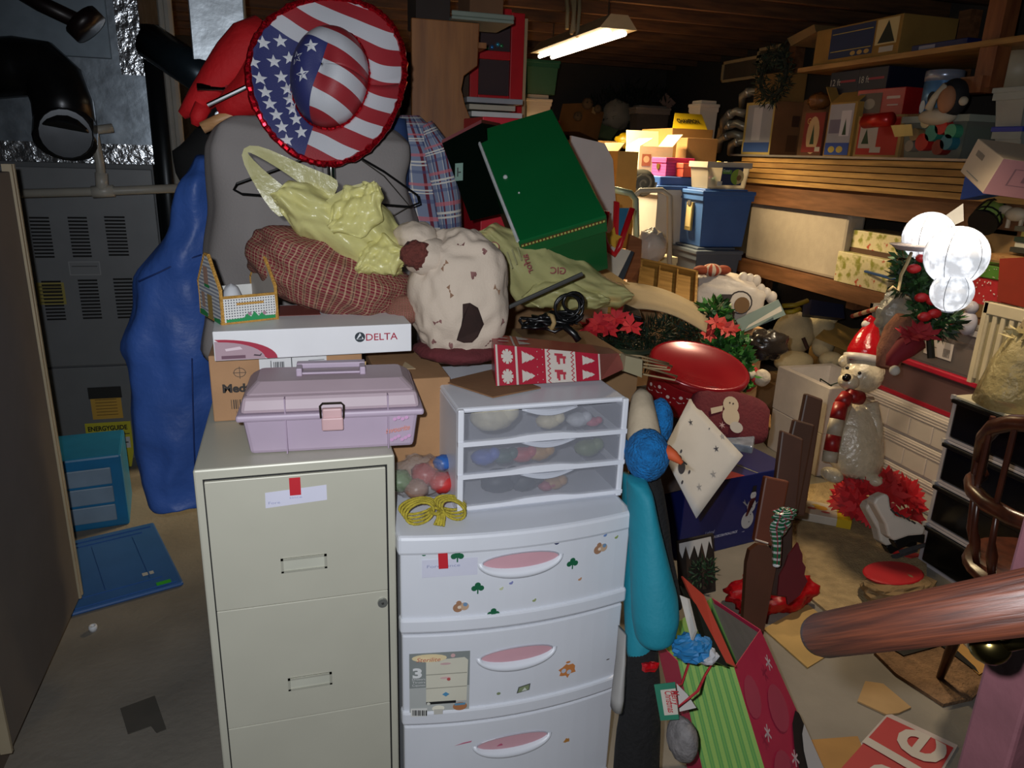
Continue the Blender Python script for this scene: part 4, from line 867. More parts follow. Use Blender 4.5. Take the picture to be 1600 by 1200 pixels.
tag(bag2.build('folded_paper_bag', mat('8E8468', .7)), 'folded grey-tan paper bag tucked at the mouth of the red gift bag', 'gift bag')
# ---- support cartons under the centre heap (mostly hidden)
under(('plain carton on the floor behind the blue snowman box', 'plain carton behind the red tin'), 1.2, 1.5, 2.98, 3.25, .66)
under(('plain carton on the floor behind the teal figure', 'plain carton under the pine garland'), .95, 1.18, 2.5, 3.2, .72)
under(('plain carton on the floor before the folding table', 'plain carton under the cutlery tray'), 1.22, 1.72, 3.28, 3.48, .92)
ft = E('folding_table', 'brown folding table buried under the blue and grey totes', 'table', (2.1, 3.95, 0))
MB().box(-.38, .35, -.3, .65, .76, .79).build('top', wood('5A4030', '6E5240', 4), ft, bevel=.004)
for x in (-.33, .3):
    for y in (-.25, .57): MB().tube([(x, y, 0), (x, y, .76)], .014, 8).build('leg', mat('2A2A2A', .4, .6), ft)
# ---- red oval tin
tn_ = at_d(1080, 575, 2.75)
carton('grey_carton', 'dark grey carton under the red oval tin', (tn_.x+.03, tn_.y+.16, .338), .26, .24, .375, R(12), '3A3434', tape=False)
ot = E('oval_tin', 'dark red oval tin with printed snowmen and a flat lid', 'tin', (tn_.x, tn_.y+.02, .725), R(-14), rot=(R(22), R(8), R(-14)))
rd = mat('8E1620', .3, .1, .06)
MB().lathe([(.13, 0), (.135, .015), (.15, .13), (.152, .15)], 40, sx=1.16, sy=.9).build('body', rd, ot, smooth=True)
MB().lathe([(.16, .145), (.163, .15), (.163, .17), (.156, .178), (.146, .178), (.14, .172), (0.001, .174)], 40, sx=1.16, sy=.9).build('lid', mat('86161E', .25, .1, .05), ot, smooth=True)
for i in range(9):
    a = R(200+i*15.5); d = V((math.cos(a)*1.16, math.sin(a)*.9, 0)); t_ = V((-math.sin(a)*1.16, math.cos(a)*.9, 0)).normalized(); p = d*.147+V((0, 0, .06+.018*(i % 2)))
    sheet('printed_snowman', ot, p + d.normalized()*.004, t_, (0, 0, 1), [('C9B8B4', ell(0, .028, .007)), ('C9B8B4', [(-.012, .008), (0, .001), (.012, .008), (0, .005)]), ('C9B8B4', ell(.016, .012, .0025)), ('C9B8B4', rc(.018, .034, .028, .037))])
# ---- pine garland, poinsettias, holly plant
gr = E('pine_garland', 'dark green artificial pine garland heaped behind the red tin', 'garland', at_d(1010, 535, 3.0))
g_ = MB(); rel = lambda x, y, D: at_d(x, y, D) - gr.location
for i, (x, y) in enumerate(((945, 535), (985, 545), (1020, 530), (1060, 520), (1090, 530), (960, 560), (1010, 560))): foliage(g_, rel(x, y-8, 3.0+.1*(i % 2)), (.1, .1, .06), 420, .045, .0022, i, .3, 3)
tag(g_.build('needles', [mat('0E2814', .7), mat('14331A', .7), mat('0A1C0F', .7)], gr), kind='stuff')
MB().tube([rel(930, 548, 2.8), rel(1000, 552, 2.85), rel(1100, 540, 2.85)], .012, 6).build('wire_stem', mat('1A2A16', .8), gr)
pf = E('poinsettia_spray', 'red cloth poinsettia flowers on the pine garland', 'artificial flowers', at_d(955, 505, 2.6))
rpt = mat('C0202C', .7, 0, .15, 30); 
for i, (x, y) in enumerate(((935, 505), (962, 498), (985, 510), (925, 515), (950, 515))): MB().joined if False else flower(MB(), at_d(x, y, 2.58)-pf.location, -FW+UP*.5, .05, 8, i).build('flower', rpt, pf, smooth=False, solid=.001)
hp_ = E('holly_plant', 'bright green bushy artificial plant with red flowers right of the tin', 'artificial plant', at_d(1135, 560, 3.0)); rl_ = lambda x, y, D: at_d(x, y, D)-hp_.location
g_ = MB()
for i, (x, y) in enumerate(((1115, 490), (1120, 510), (1130, 530), (1145, 545), (1150, 565), (1120, 555), (1135, 580), (1155, 585))): foliage(g_, rl_(x, y, 3.0), (.06, .06, .06), 150, .04, .009, i+20, .2, 3)
tag(g_.build('leaves', [mat('2A5E22', .5), mat('3E7A2C', .5), mat('1C4218', .5)], hp_), kind='stuff')
for i, (x, y) in enumerate(((1118, 505), (1132, 512), (1106, 522), (1142, 516))): flower(MB(), rl_(x, y, 2.9), -FW+UP*.4, .045, 7, i+5).build('flower', mat('B02A24', .6), hp_, solid=.001)
MB().tube([rl_(1130, 610, 3.05), rl_(1130, 540, 3.0)], .01, 6).build('stem', mat('2A3A1A', .8), hp_)
# ---- tan curved board, black tray
def brd(u, v):
    a, b = at_d(964, 440, 3.05).lerp(at_d(1108, 488, 3.0), u), at_d(975, 482, 2.75).lerp(at_d(1103, 520, 2.8), u)
    return a.lerp(b, v) + V((0, 0, .03*math.sin(math.pi*u)))
tag(MB().grid(brd, 14, 3).build('cardboard_sheet', card('8E7E62'), smooth=True, solid=.004), 'curved tan cardboard sheet lying over the pine garland', 'cardboard')
tag(slab([at_d(972, 488, 2.62), at_d(1004, 496, 2.62), at_d(1000, 484, 2.7), at_d(976, 474, 2.7)], .02).build('black_tray', mat('0E0F12', .25), bevel=.005), 'small black tray with a bright rim on the garland', 'tray')
# ---- pillow, slab, odds and ends
pw = E('snowman_cushion', 'dark red cushion with appliqued snowmen below the red tin', 'cushion', at_d(1140, 650, 2.62), rot=(R(-30), R(14), R(-10)))
MB().blob((0, 0, 0), (.15, .035, .09), 36, 18, .04, 3, 2, ex=.55).build('cover', mat('5E1620', .85, 0, .1, 30, .3, 90), pw, smooth=True)
sheet('snowmen', pw, (0, -.037, 0), (1, 0, 0), (0, 0, 1), [('B9A890', ell(-.02, .03, .03)), ('B9A890', ell(-.015, -.01, .033)), ('B0A8A0', ell(.01, -.045, .025, .02)), ('3A2A26', ell(-.025, .036, .003)), ('3A2A26', ell(-.012, .036, .003)), ('B9A890', [(-.09, -.02), (-.05, .0), (-.05, .02), (-.095, .0)]), ('A88A88', star(-.045, -.05, .014, .3, 6))])
tag(slab([at_d(1163, 655, 2.9), at_d(1205, 668, 2.9), at_d(1205, 648, 3.1), at_d(1170, 622, 3.1)], .02).build('wood_offcut', wood('7A5428', '8E6636', 8), bevel=.003), 'short brown wooden offcut between cushion and foam boxes', 'wood')
sp = E('santa_plush', 'red and white Santa plush lying under the holly plant', 'plush toy', at_d(1165, 590, 3.05))
MB().blob((0, 0, 0), (.06, .05, .06), 20, 14, .1).build('body', mat('9E1820', .8, 0, .1, 30, .3, 90), sp, smooth=True)
MB().blob((.045, -.045, .01), .035, 18, 12, .1).build('beard', mat('B5A894', .9, 0, .1, 40, .5, 80), sp, smooth=True); MB().blob((-.02, -.05, .03), (.03, .02, .02), 14, 10).build('collar', mat('C0B4A0', .9), sp, smooth=True)
tag(MB().blob(at_d(1148, 585, 2.95), (.035, .035, .06), 20, 14, .2, 3, 4, ridge=.2).build('clear_bag', film('B9B0A8', .6, .15, .7, 30), smooth=True), 'small clear plastic bag beside the holly plant', 'plastic bag')
wp_ = [at_d(1035, 706, 2.36), at_d(1088, 810, 2.3), at_d(1161, 712, 2.45), at_d(1078, 622, 2.6)]
fb = E('felt_sheet', 'white sheet with dark stars and paw prints leaning on the blue box', 'sheet')
def fs(u, v): p = wp_[0]*(1-u)*(1-v)+wp_[1]*u*(1-v)+wp_[2]*u*v+wp_[3]*(1-u)*v; return p + FW*.02*math.sin(3*u)*math.sin(3*v)
MB().grid(fs, 8, 8).build('sheet', mat('B4B2B0', .7, 0, .05), fb, smooth=True, solid=.003)
def fmark(shapes, name, off=-.004):
    mb = MB(); cols = []
    for c, poly in shapes:
        mm = mat(c, .7, 0, 0)
        if mm not in cols: cols.append(mm)
        mb.flat([fs(x, y) + FW*off for x, y in poly], cols.index(mm))
    mb.build(name, cols, fb)
nv = '16182C'
for u, v, r, c in ((.18, .72, .035, nv), (.68, .78, .032, nv), (.45, .9, .012, nv), (.78, .25, .035, '7E7E82'), (.84, .52, .035, '7E7E82'), (.65, .97, .03, '8E8E90')): fmark([(c, star(u, v, r*1.5, .3, 5, 70))], 'star')
fmark([(nv, ell(.40, .17, .07, .08, 12)), (nv, ell(.31, .21, .05, n=8))], 'paw_pad')
for u, v in ((.22, .12), (.27, .3), (.54, .24), (.52, .06)): fmark([(nv, ell(u, v, .018, .028, 8))], 'paw_toe')
# ---- blue snowman box
base = at_z(1120, 861, 0); ux = (at_z(1180, 846, 0)-base).normalized(); az = math.atan2(ux.y, ux.x); uy = V((-ux.y, ux.x, 0))
bc = base + ux*.08 + uy*.2
sb = E('snowman_box', 'dark blue carton picturing lighted snowmen on the floor', 'box', bc, az)
bw = .29; MB().box(-bw, bw, -.2, .2, 0, .335).build('body', mat('16205E', .35, 0, .04), sb, bevel=.003)
def sman(x, s_): return [('A9AEB8', ell(x, .1*s_, .034*s_, .042*s_, 20)), ('A9AEB8', ell(x+.012, .165*s_, .024*s_, .032*s_, 18)), ('B4B8C0', ell(x+.014, .215*s_, .016*s_, .018*s_, 16)), ('14141A', rc(x-.0, .23*s_, x+.03, .236*s_)), ('14141A', rc(x+.004, .235*s_, x+.026, .26*s_)), ('4A1A1E', [(x-.004, .192*s_), (x+.03, .196*s_), (x+.03, .203*s_), (x+.002, .2*s_), (x-.004, .12*s_), (x-.016, .12*s_)]), ('8A8C94', [(x-.01, .17*s_), (x-.034, .195*s_), (x-.036, .206*s_), (x-.032, .192*s_), (x-.044, .194*s_), (x-.012, .165*s_)]), ('8A8C94', [(x+.032, .172*s_), (x+.06, .19*s_), (x+.066, .204*s_), (x+.056, .19*s_), (x+.034, .168*s_)])] + [('14141A', ell(x+.008+i*.003, (.09+i*.035)*s_, .003, n=6)) for i in range(3)] + [('14141A', ell(x+.008, .218*s_, .002, n=6)), ('14141A', ell(x+.02, .219*s_, .002, n=6))]
sheet('printed_snowmen', sb, (0, -.2005, .02), (1, 0, 0), (0, 0, 1), sman(.07, 1) + sman(.16, .95))
text(sb, 'Lighted', (-.16, -.202, .095), (1, 0, 0), (0, 0, 1), .022, 'A9B0CC', .05, shear=.2); text(sb, 'SNOWMEN DECORATION-2 PACK', (-.16, -.202, .07), (1, 0, 0), (0, 0, 1), .016, 'A9B0CC', .18, bold=.0006, shear=.2)
text(sb, 'with', (.045, -.202, .065), (1, 0, 0), (0, 0, 1), .009, 'A9B0CC'); sheet('red_corner', sb, (0, -.2, .3355), (1, 0, 0), (0, 1, 0), [('A0182A', [(-.1, .0), (.02, 0), (-.01, .08), (-.1, .1)]), ('8A8C70', [(.09, 0), (.096, 0), (.0, .4), (-.006, .4)])])
tag(slab([at_d(1125, 690, 2.55), at_d(1176, 698, 2.5), at_d(1180, 680, 2.6), at_d(1133, 664, 2.65)], .03).build('foil_packet', mat('8E98A8', .2, .3, .3, 30), bevel=.006), 'crinkled silver foil packet on the blue snowman box', 'packet')
# ---- dark snowy plaque in front of it
pq = E('snowy_plaque', 'dark wooden plaque painted with snowy icicles in front of the blue box', 'plaque', at_z(1090, 930, 0.0) , R(8), rot=(R(-14), 0, R(8)))
MB().box(-.085, .085, -.006, .006, 0, .23).build('board', mat('1C1613', .7, 0, .3, 12), pq, bevel=.003)
sheet('icicles', pq, (-.08, -.0065, .12), (1, 0, 0), (0, 0, 1), [('3A2E26', rc(.03, -.1, .05, .1)), ('3A2E26', rc(.1, -.1, .12, .1)), ('B8BABC', [(0, .1), (.15, .1), (.155, .05), (.14, .085), (.12, .02), (.105, .085), (.085, .03), (.07, .08), (.045, .03), (.03, .085), (.012, .04), (0, .07)])])
g_ = MB(); foliage(g_, (.01, -.03, .1), (.06, .02, .05), 160, .03, .003, 7, .2, 2); tag(g_.build('pine_sprigs', [mat('14301C', .7), mat('1E4026', .7)], pq), kind='stuff')
# ============================================================= far left-centre: bookcase, red cabinet
oak = wood('7A4A22', '96602E', 3, (9, 9, 1), .5)
bk_ = E('bookcase', 'brown wooden bookcase end with a scooped outline right of the hat', 'bookcase', (.6, 3.0, 0))
out = [(642, 28), (748, 37), (745, 103), (724, 119), (720, 140), (726, 165), (738, 195)]
pp_ = [at_y(x, y, 3.0) for x, y in out]; poly = [(p.x-.6, p.z) for p in pp_]; zb_ = poly[-1]
poly = [(poly[0][0], 0.0)] + [(zb_[0]+.02, 0.0)] + list(reversed(poly[1:])) + [poly[0]]
MB().prism(poly, -.012, .012, 0, Matrix.Rotation(R(90), 4, 'X')).build('end_panel', oak, bk_, bevel=.003)
for z in (.4, .8, 1.25, 1.63, 1.98): MB().box(poly[0][0]+.01, .17, .012, .3, z, z+.02).build('shelf', oak, bk_)
MB().box(poly[0][0], .17, .3, .31, 0, 2.0).build('back_panel', mat('3A2616', .8), bk_)
for i, (y, c) in enumerate(((130, '8E8E92'), (140, 'A9A08E'), (152, 'C9C8C6'), (163, '2E3830'), (172, 'B9BCC8'), (183, '8A8C9A'))):
    z = 1.655 + .026*(5-i)
    tag(MB().box(.7+.01*(i % 3), .93-.03*(i % 2), 3.03, 3.25, z, z+.02).build('magazine', mat(c, .6), bevel=.002), ('topmost grey magazine on the bookcase shelf', 'tan magazine second from the top on the bookcase shelf', 'white magazine in the middle of the shelf stack', 'dark green binder in the shelf stack', 'pale blue magazine second from the bottom of the stack', 'grey-blue magazine at the bottom of the shelf stack')[i], 'magazine', 'magazines on the bookcase shelf')
zt2 = at_y(700, 34, 3.0).z+.004
tag(MB().box(.62, .86, 2.95, 3.2, zt2, zt2+.012).box(.62, .86, 2.95, 2.96, zt2+.012, zt2+.03).build('grey_tray', mat('7A8478', .5), bevel=.004), 'flat grey tray on top of the brown bookcase', 'tray')
carton('small_carton', 'small brown carton on the tray above the bookcase', (.76, 3.08, zt2+.013), .14, .12, .16, R(10), '6A4A32')
carton('dark_carton', 'dark brown carton at the left of the bookcase top', (.56, 3.1, zt2-.02), .13, .2, .2, 0, '2E2420', tape=False)
rc_ = E('red_cabinet', 'red-framed cabinet with glass panes behind the bookcase', 'cabinet', (1.0, 3.5, 0))
rdm = mat('A8121C', .35, 0, .06)
def ryz(x, y): p = at_y(x, y, 3.5); return p.x-1.0, p.z
xl, zt3 = ryz(735, 14); xr, _ = ryz(817, 100)
MB().box(xl, xr, .02, .35, 0, zt3).build('carcass', mat('2A0A0C', .7), rc_)
for x0, x1 in ((xl, xl+.04), (xr-.062, xr)): MB().box(x0, x1, -.01, .02, 0, zt3).build('stile', rdm, rc_, bevel=.003)
zz = [ryz(780, y)[1] for y in (20, 87, 156, 190)] + [1.2, .8, .4]
for z in zz: MB().box(xl+.04, xr-.062, -.008, .02, z-.018, z+.018).build('rail', rdm, rc_, bevel=.003)
for k in range(3):
    MB().box(xl+.04, xr-.062, .006, .009, zz[k+1]+.018, zz[k]-.018).build('pane', film('6A5A5C', .35, .05, .0, 5), rc_)
MB().box(xr, xr+.014, -.01, .35, 0, zt3-.02).build('side_strip', mat('9A8262', .6), rc_)
for i, (x, y, c) in enumerate(((752, 78, '2A8A9A'), (760, 76, '3AAA7A'), (768, 74, '2A7ABA'), (777, 70, '3AAACA'), (783, 72, '3A8A5A'))):
    p = at_y(x, y, 3.52); tag(MB().blob((p.x, p.y-.004, p.z), .012, 10, 8).build('glass_bauble', mat(c, .15, .5), smooth=True), ('teal bauble at the left in the red cabinet', 'green bauble beside the teal one in the red cabinet', 'blue bauble in the middle of the red cabinet', 'pale blue bauble in the red cabinet', 'dark green bauble at the right in the red cabinet')[i], 'bauble', 'baubles behind the red cabinet glass')
# ---- far heap: green tote, white bin, cartons
under(('plain carton on the floor at the far wall', 'plain carton under the white bin far back'), 1.85, 2.3, 5.9, 6.3, 1.5)
P, w_, d_, h_ = cbox(822, 146, 182, 820, 862, Y=5.92, z0=1.505, dy=.3)
tote('white_bin', 'white plastic bin under the dark green tote far back', P, w_, d_, h_, 0, 'A8A298')
P2_ = V((P.x+.02, P.y, P.z+h_+.002)); tote('green_tote', 'dark green plastic tote with a lid far back beside the red cabinet', P2_, w_*1.3, .3, row_z(P2_, 96)-P2_.z, 0, '0C4A3A')
under(('plain carton on the floor under the far heap', 'plain carton high in the far heap'), 2.32, 2.62, 5.5, 6.1, 1.64)
under(('plain carton on the floor behind the yellow-topped carton', 'plain carton under the grey tote far back'), 2.65, 3.2, 5.5, 6.1, 1.64)
P = at_y(908, 212, 6.6); c = carton('tilted_carton', 'tan carton tilted in the far heap under the plush heads', (P.x, P.y+.1, P.z), .27, .28, .25, R(25), '7A5228', rot=(0, R(14), R(25)))
under(('plain carton on the floor far back left of the dark tree', 'plain carton under the tilted carton'), P.x-.2, P.x+.35, 6.55, 7.0, P.z-.04)
for i, (x, y, r) in enumerate(((918, 162, .05), (903, 182, .04), (934, 170, .035))):
    p = at_y(x, y, 6.5); t_ = E('plush_doll', ('round tan plush head on top of the tilted carton', 'tan plush head at the left of the tilted carton', 'small tan plush head at the right of the tilted carton')[i], 'plush toy', p, 0, 'plush heads in the far heap')
    MB().blob((0, 0, 0), r, 16, 12, .08).build('head', mat('5E4A34', .9, 0, .1, 30), t_, smooth=True)
    for s_ in (-1, 1): MB().blob((s_*r*.4, -r*.85, r*.15), r*.15, 8, 6).build('eye', mat('140E0A', .4), t_, smooth=True)
tag(slab([at_y(930, 212, 6.72), at_y(955, 218, 6.68), at_y(976, 190, 6.72), at_y(945, 180, 6.8)], .03).build('green_framed_picture', mat('4A5A3A', .6)), 'green picture frame leaning in the far heap', 'picture frame')
tag(MB().blob(at_y(963, 180, 6.75), (.16, .1, .14), 24, 16, .15, 3, 3, ridge=.15).build('white_sack', mat('7E7668', .7), smooth=True), 'pale rounded sack in the far heap', 'bag')
tag(MB().blob(at_y(980, 220, 5.6), (.1, .08, .062), 24, 14, .25, 3, 6, ridge=.25).build('yellow_sack', mat('C9A818', .35, 0, .1), smooth=True), 'bright yellow plastic sack in front of the far heap', 'plastic bag')
g_ = MB()
tr_ = E('dark_tree', 'dark artificial tree heaped against the far wall', 'artificial tree', at_y(985, 172, 6.85))
for i in range(5): foliage(g_, V((-.25+.13*i, .0, -.05+.04*(i % 3))), (.2, .15, .2), 260, .09, .006, i+70, .3, 2)
tag(g_.build('needles', [mat('0C1A12', .9), mat('08120C', .9)], tr_), kind='stuff'); MB().tube([(-.3, 0, -.6), (-.2, 0, .1)], .02, 8).build('trunk', mat('1A120C', .9), tr_)
tag(slab([at_y(1030, 158, 6.78), at_y(1044, 173, 6.78), at_y(1056, 161, 6.78), at_y(1041, 145, 6.78)], .004).build('hang_tag', mat('8A6A5A', .7)), 'square pale tag hanging in front of the dark tree', 'tag')
P, w_, d_, h_ = cbox(1002, 162, 222, 995, 1058, Y=5.6, z0=1.645, dy=.4); tote('grey_bin', 'dark translucent grey bin far back left of the yellow-topped carton', P, w_, .14, h_, 0, '5A5654', clear=True)
# champion carton etc. stand on a shelf of cartons
under(('plain carton on the floor behind the totes', 'plain carton stacked behind the totes', 'plain carton just under the yellow-topped carton'), 2.2, 2.9, 4.55, 5.2, 1.33, n=3)
P, w_, d_, h_ = cbox(1046, 200, 255, 1036, 1112, Y=4.6, z0=1.335, dy=.45); cc = carton('yellow_top_carton', 'tan carton with a yellow lettered panel far back', P, w_, d_, h_, 0, '8E6632', tape=False)
P0 = V((-w_/2, -d_/2-.002, h_+.001)); 
slab([V((-w_/2, -d_/2, h_)), V((w_/2*.7, -d_/2, h_)), V((w_/2*.8, -d_/2+.12, h_+.1)), V((-w_/2+.07, -d_/2+.12, h_+.1))], .006).build('yellow_panel', mat('C8A818', .5), cc)
text(cc, 'CHAMPION', V((-w_/2+.05, -d_/2+.035, h_+.034)), (1, 0, 0), (0, .77, .64), .055, '2A2008', w_*.55, off=.004, bold=.003)
P, w_, d_, h_ = cbox(1098, 155, 214, 1087, 1130, Y=4.75, z0=1.335+h_+.004 if False else 1.55, dy=.3); tote('white_container', 'translucent white container with a paper label on the far cartons', P, w_, .16, h_, 0, 'B9B2A6')
sheet('paper_label', None, (P.x-.05, P.y-.1, P.z+.06), (1, 0, 0), (0, 0, 1), [('C9C4BC', rc(0, 0, .05, .07)), ('8A8484', rc(.01, .03, .04, .035))]); lbo = bpy.data.objects[-1] if False else C.objects[-1]
tag(lbo, 'small paper label stuck on the white container', 'label')
P, w_, d_, h_ = cbox(1070, 215, 262, 1066, 1120, Y=4.4, z0=1.2, dy=.14); ch_ = carton('handle_carton', 'brown carton with a hand hole left of the silver hoses', P, w_, d_, h_, 0, '8A6438', tape=False); MB().tube([(.02, -d_/2-.001, h_*.7), (.02, -d_/2+.004, h_*.7)], .022, 12).build('hand_hole', mat('1A120A', .9), ch_)
under(('plain carton on the floor beneath the hand-hole carton',), P.x-w_/2, P.x+w_/2, P.y-.07, P.y+.07, 1.2, n=1)
# near-back boxes in the lamp light, on a second tote
under(('plain carton on the floor behind the white board', 'plain carton under the open cartons in the lamplight'), 1.62, 2.3, 3.35+1.0, 4.39, 1.08) if False else None
under(('plain carton on the floor left of the totes', 'plain carton under the rolled mat'), 1.28, 1.7, 3.62, 4.2, 1.13)
P, w_, d_, h_ = cbox(962, 236, 290, 958, 996, Y=3.66, z0=1.132, dy=.26); carton('open_carton', 'open tan carton right of the white board in the lamplight', P, w_, d_, h_, 0, 'B08848', flaps=(None, 25, -40, None))
P, w_, d_, h_ = cbox(996, 228, 275, 992, 1050, Y=4.3, dy=.2); c = carton('picture_carton', 'open cream carton with a small picture behind the pink box', P, w_, d_, h_, 0, 'C0AE88', flaps=(None, 10, -60, 40)); under(('plain carton on the floor under the cream picture carton',), P.x-w_/2, P.x+w_/2, P.y-.1, P.y+.1, P.z-.002, n=1); sheet('picture', c, (-w_/2+.02, -d_/2-.001, .06), (1, 0, 0), (0, 0, 1), [('9A5A3A', rc(0, 0, .06, .07)), ('C9A878', ell(.03, .04, .02))])
P, w_, d_, h_ = cbox(1040, 246, 275, 1018, 1084, Y=4.02); ZP = P.z; pkb = E('pink_box', 'magenta striped box with a brass plate on the back blue tote', 'box', P, 0); pkm = plaid('A82E6A', [(1, 60, 0, .3, '8A1E54', .7)], .6, 'Object', (0, 2))
h_ = max(h_, .1); MB().box(-w_/2, w_/2, -.09, .09, 0, h_*.72).build('body', pkm, pkb); MB().box(-w_/2-.004, w_/2+.004, -.094, .094, h_*.7, h_).build('lid', pkm, pkb, bevel=.003)
MB().prism([(-.02, .015), (.02, .015), (.018, -.008), (0, -.022), (-.018, -.008)], 0, .004, 0, Matrix.Translation((-w_/2-.002, 0, h_*.5)) @ Matrix.Rotation(R(-90), 4, 'Z') @ Matrix.Rotation(R(90), 4, 'X')).build('brass_plate', mat('8A7230', .3, .8), pkb)
xt = P.x+w_/2
P, w_, d_, h_ = cbox(1066, 258, 280, 1060, 1094, Y=3.94, z0=ZP, dy=.12); rb = E('red_box', 'small coral red lidded box beside the pink box', 'box', P); h_ = max(h_, .075)
MB().box(-w_/2, w_/2, -.06, .06, 0, h_*.65).build('body', mat('B8402E', .5), rb); MB().box(-w_/2-.004, w_/2+.004, -.064, .064, h_*.62, h_).build('lid', mat('C04A34', .5), rb, bevel=.003)
tote('back_tote', 'blue lidded tote behind the big blue tote', (P.x-.02, 4.12, .795), .4, .42, ZP-.797, 0, 'A8A4A0', lidcol='2A4C86')
# ---- the big totes on the table
P, w_, d_, h_ = cbox(1093, 382, 442, 1032, 1166, D=4.05, z0=.793); 
z0 = .793; gh = 1.135-z0
tote('grey_tote', 'dark grey plastic tote under the big blue tote', P, w_, d_*.8, gh, R(-2), '4E5866', lidcol='56606E')
P3, w3, d3, h3 = cbox(1097, 296, 384, 1050, 1180, D=4.05, z0=1.137)
bt = tote('blue_tote', 'big blue plastic tote with a clipboard tag in the lamplight', P3, w3, d3*.85, h3, R(-2), '3C619E')
cbd = MB().box(-w3*.47-.012, -w3*.47, -.05, .02, .08, h3*.75).build('clipboard', mat('8A7A4A', .5), bt); MB().box(-w3*.47-.0135, -w3*.47-.012, -.043, .013, .1, h3*.7).build('paper', mat('C0B080', .7), cbd); MB().box(-w3*.47-.018, -w3*.47-.012, -.03, .0, h3*.7, h3*.78).build('clip', mat('9A9A9A', .3, .8), cbd)
sheet('paper_label', bt, (0, 0, 0), (1, 0, 0), (0, 0, 1), [('B0AAA0', [(9, 9), (9.001, 9), (9, 9.001)])]) if False else None
zt4 = 1.137+h3+.002
P, w_, d_, h_ = cbox(1100, 258, 296, 1090, 1172, Y=P3.y-d3*.3, z0=zt4, dy=.18)
cn = tote('craft_bin', 'clear plastic bin with a printed label on the big blue tote', P, w_, .2, max(h_, .14), 0, 'B5AC9C', clear=True, lid=False)
sheet('printed_label', cn, (-.02, -.1, .03), (1, 0, 0), (0, -.1, 1), [('1E2E50', rc(-.03, -.01, .1, .085)), ('5A8A3A', rc(-.025, .05, .03, .07)), ('B8A878', ell(.07, .035, .04)), ('7A9A3A', ell(.07, .035, .042, .042, 20, 90, 270)), ('7A5A3A', ell(.08, .03, .015)), ('C0BCB0', rc(-.05, -.015, -.02, .01))])
text(cn, 'Crystal', (-.045, -.108, .09), (1, 0, 0), (0, -.1, 1), .02, 'B8C4C8', .04)
for i in range(9):
    rn = random.Random(i); tag(MB().blob((P.x+rn.uniform(-.09, .09), P.y+rn.uniform(-.05, .05), P.z+(.02 if i < 6 else .1)+.02), rn.uniform(.018, .028), 12, 8, .2, 3, i).build('craft_ball', mat(('B02A2A', '6A7AA0', 'B8A888', '7A3A5A', '3A6A4A', '2A2A2E', 'D0CCC4', 'C0A838', 'B8662A')[i], .5), smooth=True), ('red', 'grey-blue', 'tan', 'plum', 'green', 'dark', 'pale', 'yellow', 'orange')[i] + ' craft ball ' + ('at the bottom', 'at the left', 'at the right', 'in the middle', 'near the back', 'near the front', 'on top', 'high at the left', 'high at the right')[i] + ' of the clear printed bin', 'ornament', 'craft balls in the clear bin')
# ---- under the white board: folding frame, red toy, books, bags
fr_ = E('metal_chair', 'pale green tubular metal chair frame behind the red holder', 'chair frame', at_y(1000, 420, 3.3)); gm2 = mat('8A9A88', .4, .3); b0 = fr_.location.copy(); q2 = lambda x, y, Y: at_y(x, y, Y)-b0
MB().tube([q2(958, 296, 3.3), q2(985, 302, 3.3), q2(993, 312, 3.3), q2(994, 360, 3.3), q2(996, 430, 3.3)], .016, 10).build('front_tube', gm2, fr_, smooth=True)
MB().tube([q2(990, 308, 3.5), q2(1000, 298, 3.5), q2(1034, 297, 3.5), q2(1046, 306, 3.5), q2(1046, 420, 3.5)], .014, 10).build('back_tube', mat('A8A49A', .4), fr_, smooth=True)
rm_ = E('rolled_mat', 'rolled grey foam mat seen end-on in the lamplight', 'mat', at_y(1005, 286, 3.7))
MB().tube([((.008+.0028*i)*math.cos(i*.55), -.01, (.008+.0028*i)*math.sin(i*.55)*.9) for i in range(24)], .006, 5).build('spiral_end', mat('8E8C80', .8), rm_)
MB().lathe([(.07, 0), (.07, .3)], 20).build('roll', mat('6E6C62', .9), rm_, smooth=True, rot=(R(-90), 0, 0))
P, w_, d_, h_ = cbox(1040, 304, 330, 1018, 1048, Y=3.55, z0=1.0, dx=.08); whb = E('white_lidded_box', 'small cream lidded box left of the big blue tote', 'box', P); h_ = .1; MB().box(-.05, .05, -.09, .09, 0, .075).build('body', mat('B8AC88', .6), whb); MB().box(-.054, .054, -.094, .094, .068, .1).build('lid', mat('C0B490', .6), whb, bevel=.003)
tote('clear_bin', 'small clear bin under the cream lidded box', (P.x-.02, P.y, .80), .2, .24, .197, 0, '9A9280', clear=True)
wb = at_y(1017, 385, 3.15); under(('plain carton on the floor under the white carrier bag',), wb.x-.07, wb.x+.08, wb.y-.07, wb.y+.08, wb.z-.086, n=1)
sw = E('white_bag', 'white plastic carrier bag left of the grey tote', 'plastic bag', (wb.x, wb.y, wb.z)); MB().blob((0, 0, 0), (.075, .07, .085), 28, 18, .15, 3, 4, ridge=.25).build('body', mat('B8AC9E', .4, 0, .06, 6, .5, 30), sw, smooth=True); MB().box(-.05, .06, -.06, .06, -.085, -.08).build('base', mat('A89C90', .5), sw)
hl = E('red_holder', 'red plastic holder with a yellow star toy beside the green box', 'toy', at_y(960, 395, 2.75)); b0 = hl.location.copy(); rm3 = mat('B8121E', .35)
MB().tube([q2(948, 330, 2.72), q2(943, 365, 2.72), q2(950, 390, 2.72), q2(960, 398, 2.72), q2(968, 385, 2.72), q2(988, 325, 2.72)], .012, 8).build('hoop', rm3, hl, smooth=True)
slab([q2(958, 380, 2.76), q2(966, 372, 2.76), q2(968, 316, 2.78), q2(960, 314, 2.78)], .012).build('red_bar', rm3, hl)
